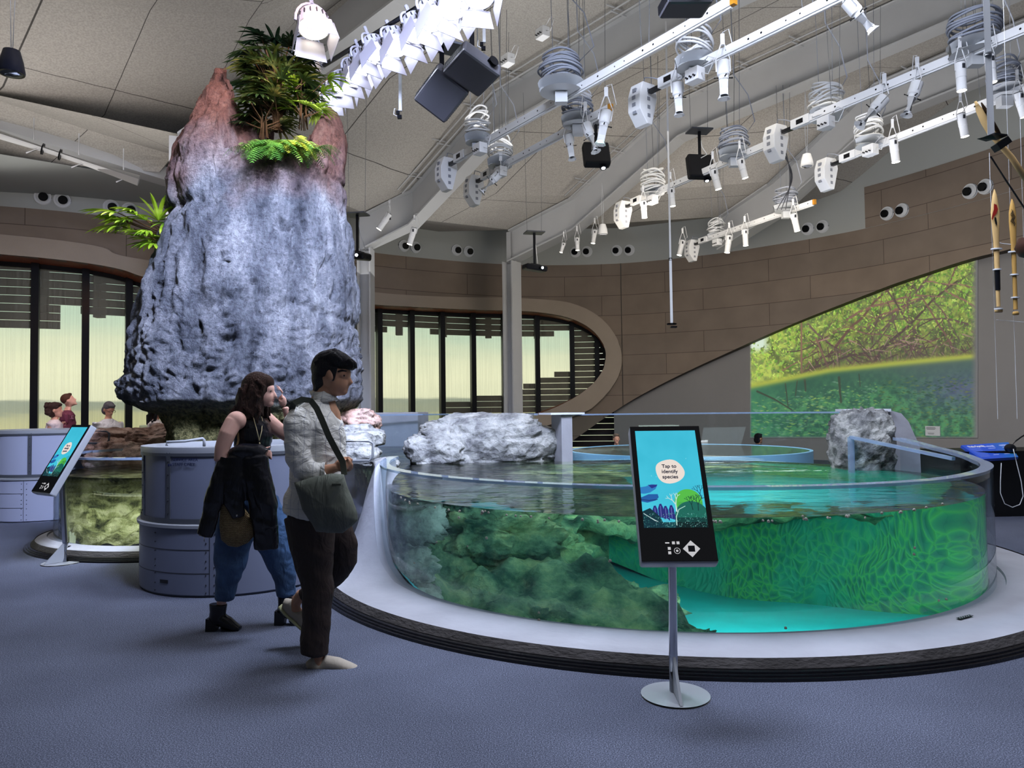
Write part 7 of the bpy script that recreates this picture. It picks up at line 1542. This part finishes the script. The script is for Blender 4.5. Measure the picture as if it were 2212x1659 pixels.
def boot(nm, ox, oy, dd):
    mb = MB(); g = lambda x, y, r, w: (x+ox, y+oy, dd, r, w)
    f.L(mb, [g(478, 1300, 19, .045), g(477, 1318, 17, .042), g(475, 1334, 18, .04), g(480, 1341, 14, .038)], 18); f.L(mb, [g(466, 1328, 13, .036), g(480, 1332, 15, .038), g(498, 1341, 14, .042), g(514, 1350, 9.5, .042), g(525, 1354, 6, .034)], 18)
    o = blob(nm, mb, .0055, m_boot, wom, O, 3); mb = MB(); mb.prism([f(x+ox, y+oy, dd-.034) for x, y in ((455, 1330), (478, 1338), (474, 1362), (454, 1362))], (0, .068, 0)); mb.prism([f(x+ox, y+oy, dd-.036) for x, y in ((486, 1350), (500, 1355), (528, 1357), (526, 1361), (492, 1361))], (0, .072, 0)); mb.build('heel_and_sole', m_black, o, O)
boot('boot', 0, 0, -.05); boot('boot', 134, -6, .07)
jk = empty('jacket', f(545, 1150, -.22), 'black leather jacket draped over the arm of the woman', 'jacket'); OJ = jk.location.copy(); mb = MB()
f.L(mb, [(520, 978, -.17, 12, .05), (545, 972, -.18, 16, .06), (575, 975, -.17, 20, .06), (590, 983, -.165, 18, .05)], 18)
f.L(mb, [(512, 984, -.18, 16, .045), (500, 1030, -.2, 20, .04), (487, 1080, -.21, 20, .036), (475, 1130, -.21, 17, .032), (470, 1146, -.21, 16, .03)], 18)
f.L(mb, [(532, 985, -.19, 22, .05), (531, 1030, -.21, 24, .04), (532, 1080, -.215, 22, .032), (540, 1108, -.215, 12, .02)], 18)
f.L(mb, [(572, 985, -.185, 28, .06), (578, 1030, -.2, 30, .055), (588, 1080, -.19, 30, .05), (592, 1120, -.18, 28, .045), (594, 1176, -.17, 26, .035)], 20)
f.L(mb, [(580, 1000, -.215, 16, .04), (590, 1050, -.225, 20, .045), (600, 1090, -.215, 20, .045), (606, 1128, -.2, 16, .04)], 16)
blob('jacket_body', mb, .007, m_leather, jk, OJ, 2, fold(.009, 5, 2))
mb = MB(); mb.tube([f(463, 1143, -.245), f(476, 1147, -.246)], .003, 6); mb.tube([f(474, 1147, -.247), f(474, 1156, -.247)], .003, 6); mb.ell(f(540, 1103, -.24), .007, .004, .007, n=10, m=8); mb.build('zip_hardware', m_chrome, jk, OJ, smooth=True)
wb = empty('straw_bag', f(535, 1165, -.1), 'tan woven straw bag hanging below the black jacket', 'bag'); mb = MB(); f.L(mb, [(512, 1050, -.16, 12, .03), (518, 1085, -.165, 22, .045), (528, 1120, -.165, 34, .055), (535, 1145, -.165, 38, .055), (540, 1160, -.165, 28, .045), (543, 1168, -.165, 12, .03)], 26); blob('pouch', mb, .007, weave(), wb, wb.location.copy(), 3)
mb = MB(); band(mb, [f(512, 1052, -.19), f(520, 1000, -.16), f(530, 950, -.13), f(528, 905, -.13)], .012); mb.build('strap', P('tan strap', '7a6444', .7), wb, wb.location.copy())
# ---------------- the visitors by the windows
def visitor(x, ytop, Y, hgt, face, lab, hairm, skm, topm, legm, hair='short', hx=0., look=0., arms='down', sleeve=True, coat=False, stout=1., seat=False):
    X = at(x, 880, Y=Y).x; h = hgt; root = empty('person', (X, Y, 0), lab, 'person'); O = Vector((X, Y, 0 if not seat else -.47*h)); root.location = O; c, s = math.cos(face), math.sin(face)
    fw = Vector((c, s, 0)); sd = Vector((-s, c, 0)); up = Vector((0, 0, 1)); Pt = lambda a, b, z: O+fw*a+sd*b+up*z*h; hs = h/7.5
    R = Matrix((tuple(fw), tuple(sd), tuple(up))).transposed(); Rl = R @ Matrix.Rotation(-look, 3, 'Y'); hc = Pt(.02, 0, .925); HP = lambda a, b, z: hc+Rl @ Vector((a, b, z))
    mb = MB(); mb.ell(HP(-.005, 0, .02), .092, .074, .1, M=Rl, n=20, m=14); mb.ell(HP(.03, 0, -.045), .06, .052, .066, M=Rl, n=16, m=12); mb.loft([(HP(.085, 0, .012), .006, .008), (HP(.104, 0, -.022), .013, .013), (HP(.09, 0, -.034), .008, .012)], 10); mb.ell(HP(.082, 0, -.062), .012, .022, .008, M=Rl); mb.ell(HP(.07, 0, -.098), .022, .028, .018, M=Rl)
    for q in (-1, 1): mb.ell(HP(-.005, q*.076, -.01), .02, .01, .03, M=Rl)
    mb.loft([(hc-up*.05, .052, .052), (Pt(0, 0, .83), .056, .056), (Pt(0, 0, .79), .09, .07)], 16)
    sh = .115*h/1.0*.95
    for q in (-1, 1):
        if arms == 'down' or (arms == 'phone' and q > 0): pts = [Pt(0, q*sh, .8), Pt(-.02, q*(sh+.03), .63), Pt(.05, q*(sh+.02), .5), Pt(.08, q*(sh+.01), .44)]
        elif arms == 'folded': pts = [Pt(0, q*sh, .8), Pt(.03, q*(sh+.04), .64), Pt(.2, q*.1, .6), Pt(.22, -q*.02, .58)]
        else: pts = [Pt(0, q*sh, .8), Pt(.0, q*(sh+.04), .64), Pt(.22, q*.12, .7), Pt(.28, q*.07, .74)]
        mb.loft([(p, r, r) for p, r in zip(pts, (.046, .038, .028, .026))], 12); e = pts[-1]; d = (pts[-1]-pts[-2]).normalized(); mb.ell(e+d*.04, .035, .025, .035)
        for k in range(4): finger(mb, [e+d*.06+sd*(k-1.5)*.016, e+d*.095+sd*(k-1.5)*.017, e+d*.11+sd*(k-1.5)*.017-up*.014], .008, .006)
        finger(mb, [e+d*.03+up*.02, e+d*.06+up*.035], .009, .007)
    blob('body', mb, .011, skm, root, O, 2)
    st = stout; mb = MB(); ax = (tuple(sd), tuple(fw)); mb.loft([(Pt(0, 0, .835), .06, .06), (Pt(0, 0, .815), .12, .085), (Pt(0, 0, .79), .185*st**.5, .11), (Pt(0, 0, .7), .19*st, .125*st), (Pt(0, 0, .6), .175*st, .115*st), (Pt(0, 0, .5), .19*st, .125*st), (Pt(0, 0, .46 if not coat else .38), .2*st, .13*st)], 22, fixed=ax)
    for q in (-1, 1):
        if arms == 'down' or (arms == 'phone' and q > 0): pts = [Pt(0, q*sh, .8), Pt(-.02, q*(sh+.03), .63), Pt(.05, q*(sh+.02), .5)]
        elif arms == 'folded': pts = [Pt(0, q*sh, .8), Pt(.03, q*(sh+.04), .64), Pt(.19, q*.11, .6)]
        else: pts = [Pt(0, q*sh, .8), Pt(.0, q*(sh+.04), .64), Pt(.2, q*.125, .69)]
        if not sleeve: pts = [pts[0], pts[0].lerp(pts[1], .55)]
        mb.loft([(p, r*st**.5, r*st**.5) for p, r in zip(pts, (.066, .056, .044))], 14)
    blob('coat' if coat else 'top', mb, .012, topm, root, O, 3, fold(.01, 9, x))
    mb = MB(); mb.loft([(Pt(0, 0, .53), .16*st, .11*st), (Pt(0, 0, .47), .17*st, .12*st)], 18, fixed=ax)
    for q in (-1, 1): mb.loft([(Pt(0, q*.08, .5), .095, .1), (Pt(.01, q*.085, .28), .068, .07), (Pt(-.01, q*.09, .05), .055, .06)] if not seat else [(Pt(0, q*.08, .535), .09, .09), (Pt(.3, q*.24, .52), .07, .07), (Pt(.34, q*.1, .515), .05, .05), (Pt(.3, -q*.1, .51), .045, .045)], 14)
    blob('trousers', mb, .013, legm, root, O, 2)
    for q in (-1, 1): m2 = MB(); m2.ell(Pt(.05, q*.09, .022) if not seat else Pt(.3, q*.16, .5), .13, .045, .04, M=R); m2.build('shoe', m_black, root, O, smooth=True)
    mb = MB(); mb.ell(HP(-.02, 0, .045), .098, .085, .09, M=Rl, n=20, m=14); mb.ell(HP(.04, 0, .09), .05, .065, .03, M=Rl)
    if hair != 'short': mb.ell(HP(-.055, 0, -.03), .07, .085, .09, M=Rl); rs = random.Random(int(x)); 
    if hair == 'curly': [mb.ell(HP(-.03+.09*math.cos(a), .085*math.sin(a*1.7), .02+.08*math.sin(a*2.3)), .035, .035, .035, M=Rl, n=10, m=8) for a in [k*.37 for k in range(34)] if math.cos(a) < .55]
    if hair == 'long': mb.loft([(HP(-.05, 0, .02), .08, .07), (HP(-.06, 0, -.12), .075, .06), (HP(-.02, 0, -.26), .06, .045)], 14); [mb.loft([(HP(.01, q*.08, .03), .03, .03), (HP(.03, q*.09, -.1), .028, .03), (HP(.05, q*.09, -.24), .02, .02)], 10) for q in (-1, 1)]
    blob('hair', mb, .01, hairm, root, O, 1); return root, HP, Pt, O, R
v1 = visitor(118, 868, 12.0, 1.66, .25, 'woman with curly dark hair in a pale striped T-shirt at the far left', P('curly dark hair', '33211e', .6, bump=.6), m_sk3, P('pale pink striped knit', 'd8c4c4', .9, var=.08, vscale=40), m_jean, 'curly', sleeve=False)
v2 = visitor(146, 845, 12.7, 1.84, .35, 'man in a maroon sweatshirt looking up near the far left window', m_hair3, m_sk3, cloth('maroon sweatshirt', '6c3446', .4), m_dark, look=.45)
for k, t_ in enumerate(('EAGLE',)):
    q = v2[2](.145, 0, .72); n_ = Vector((math.cos(.35), math.sin(.35), 0)); n2 = Vector((.35, -.94, 0)).normalized(); p = v2[2](.0, 0, .755)+n2*.155; xd = Vector((.94, .35, 0)).normalized(); text('lettering', t_, P('faded print', 'a8788a', .8), basis(p-v2[3], xd, (0, 0, 1)), .085, v2[0], 'CENTER')
mb = MB(); p = v2[2](0, 0, .69)+n2*.158; M_ = basis(p, xd, (0, 0, 1)); mb.grid([[M_ @ Vector((math.cos(t)*r_, math.sin(t)*r_, 0)) for t in [i*PI/10 for i in range(21)]] for r_ in (.045, .052)]); mb.grid([[M_ @ Vector((math.cos(t)*r_*.5, math.sin(t)*r_, 0)) for t in [i*PI/10 for i in range(11)]] for r_ in (.02, .03)]); mb.build('crest_print', P('faded print', 'a8788a', .8), v2[0], v2[3])
v3 = visitor(234, 866, 12.2, 1.66, -.55, 'older woman with grey hair and glasses in a white rain jacket looking down', m_hair4, m_sk3, cloth('white rain jacket', 'd2d0da', .9), m_dark, 'bob', look=-.45, coat=True, stout=1.25)
mb = MB(); HP = v3[1]
for q in (-1, 1): mb.tube([HP(.1+.0*t, q*.032+.024*math.cos(t), .008+.017*math.sin(t)) for t in [i*PI/6 for i in range(13)]], .0028, 5); mb.tube([HP(.1, q*.056, .01), HP(.0, q*.082, .008)], .0025, 5)
mb.build('glasses', m_black, v3[0], v3[3])
mb = MB(); mb.tube([v3[2](.05, .1, .81), v3[2](.175, -.02, .7), v3[2](.19, -.08, .55), v3[2](.18, -.1, .42)], .009, 6); mb.build('zip_placket', m_dark, v3[0], v3[3])
v4 = visitor(336, 874, 11.8, 1.64, .3, 'woman with long black hair and a crossbody strap half hidden behind the rock foot', m_hair1, m_sk3, P('white T-shirt', 'd4ccd0', .9), P('pink shorts', 'c89a9a', .8), 'long', look=-.35, arms='phone', sleeve=False)
mb = MB(); band(mb, [v4[2](-.12, .1, .8), v4[2](.02, -.02, .82)-Vector((0, .14, 0)), v4[2](.05, -.12, .68)-Vector((0, .12, 0)), v4[2](0, -.22, .5)], .03); mb.build('crossbody_strap', m_black, v4[0], v4[3])
visitor(1330, 942, 17.5, 1.62, -1.5, 'distant person in a dark green jacket sitting low behind the pool', P('grey brown hair', '6a5a50', .6), m_sk3, P('dark green jacket', '2c3a30', .8), m_dark, arms='folded', seat=True)
visitor(1636, 950, 18.0, 1.5, .3, 'distant dark haired person sitting low below the projected picture', m_hair1, m_sk1, P('dark coat', '23262c', .8), m_dark, 'bob', arms='folded', seat=True)
# ================================================================== CAMERA, LIGHTS, WORLD
cam = bpy.data.cameras.new('Camera'); co = bpy.data.objects.new('Camera', cam); C.objects.link(co)
cam.sensor_width = 36; cam.lens = 36*F_/2212; cam.clip_start = .05; cam.clip_end = 200
def dirv(a, b, f):
    c, s = math.cos(PITCH), math.sin(PITCH); return Vector((a, f*c-b*s, f*s+b*c))
X = dirv(math.cos(ROLL), -math.sin(ROLL), 0); Y = dirv(math.sin(ROLL), math.cos(ROLL), 0); Z = -dirv(0, 0, 1)
co.matrix_world = basis((0, 0, EYE), X, Y, Z)
sc = bpy.context.scene; sc.camera = co
w = bpy.data.worlds.new('World'); sc.world = w; w.use_nodes = True
w.node_tree.nodes['Background'].inputs[0].default_value = (*lin('b8bcc4'), 1); w.node_tree.nodes['Background'].inputs[1].default_value = .35
def area(name, loc, to, size, power, col, sy=None, spread=None):
    l = bpy.data.lights.new(name, 'AREA'); l.energy = power; l.color = lin(col); l.size = size
    if sy: l.shape = 'RECTANGLE'; l.size_y = sy
    if spread: l.spread = math.radians(spread)
    o = bpy.data.objects.new(name, l); C.objects.link(o); o.location = loc
    o.rotation_euler = (Vector(to)-Vector(loc)).to_track_quat('-Z', 'Y').to_euler(); return o
def spot(name, loc, to, power, col, ang=40, blend=.5, r=.15):
    l = bpy.data.lights.new(name, 'SPOT'); l.energy = power; l.color = lin(col); l.spot_size = math.radians(ang); l.spot_blend = blend; l.shadow_soft_size = r
    o = bpy.data.objects.new(name, l); C.objects.link(o); o.location = loc
    o.rotation_euler = (Vector(to)-Vector(loc)).to_track_quat('-Z', 'Y').to_euler(); return o
L_ = []
L_ += [area('flood bank light', (-.1, 6.0, 6.0), (1.0, 7.0, 0), 1.2, 480, 'dfe8ff', 1.6)]
L_ += [area('rock wash light', (-.3, 3.6, 6.4), (-3.1, 9, 2.6), 1.2, 360, 'd0dbff', 1.2, 72)]
L_ += [area('right boulder fill', (3.2, 5.6, 6.0), (3.9, 8.2, .8), 1.0, 130, 'e8eeff', 1.0)]  # added fill to brighten the boulder at the right
L_ += [area('room light left', (-6, 9, 6.6), (-6, 9, 0), 6, 120, 'fff4ee', 6)]
L_ += [area('room light right', (5, 13, 6.2), (5, 14, 0), 7, 200, 'fff4e2', 6)]
L_ += [area('room light near', (2.8, 3.6, 7.3), (2.2, 3.4, 0), 5, 400, 'e8edff', 4)]
L_ += [area('wall fill', (3.5, 13.5, 4.2), (5, 21, 3.8), 4, 230, 'fff2e2', 2), area('wall fill', (5, 10, 3.5), (11, 14, 3.2), 4, 150, 'f6f6ff', 2), area('wall fill', (-7, 10, 4.2), (-9, 17, 4.6), 4, 110, 'fff2ea', 2)]  # unseen fills added to brighten the walls
for x_, y_, p_ in ((-6, 7, 90), (0, 5, 130), (5, 8, 120), (0, 12, 120), (7, 12, 60), (-8, 12, 50)): L_ += [area('ceiling fill', (x_, y_, 6.15 if y_ < 12 else 5.9), (x_, y_, 9), 4.5, p_, 'f0ece8', 4.5)]  # unseen fills added below the ceiling in place of bounced light
L_ += [area('ceiling fill', (-2, 17.5, 5.0), (-2, 18, 9), 4, 45, 'f0ece8', 3)]  # one more added fill, for the dark ceiling end near the wall
L_ += [area('fixture fill', (2.5, 9.5, 2.6), (2.5, 9.5, 9), 5, 70, 'f0f2ff', 5)]  # unseen light added from below to lift the fixtures
for l_ in L_: l_.visible_glossy = False
spot('warm top light', (-1.2, 6.4, 6.6), (-3.2, 9, 5.2), 500, 'ffb27a', 30)
vs = sc.view_settings; vs.view_transform = 'Standard'; vs.look = 'None'; vs.gamma = 1; vs.exposure = 0
try: vs.use_curve_mapping = False
except Exception: pass
cy = sc.cycles; cy.max_bounces = 8; cy.diffuse_bounces = 2; cy.glossy_bounces = 3; cy.transmission_bounces = 7; cy.transparent_max_bounces = 16; cy.volume_bounces = 0
cy.caustics_reflective = False; cy.caustics_refractive = False; cy.sample_clamp_indirect = 6; cy.use_denoising = True; cy.use_adaptive_sampling = True; cy.adaptive_threshold = .12; cy.adaptive_min_samples = 20
try: cy.denoiser = 'OPENIMAGEDENOISE'
except Exception: pass
sc.render.use_persistent_data = False
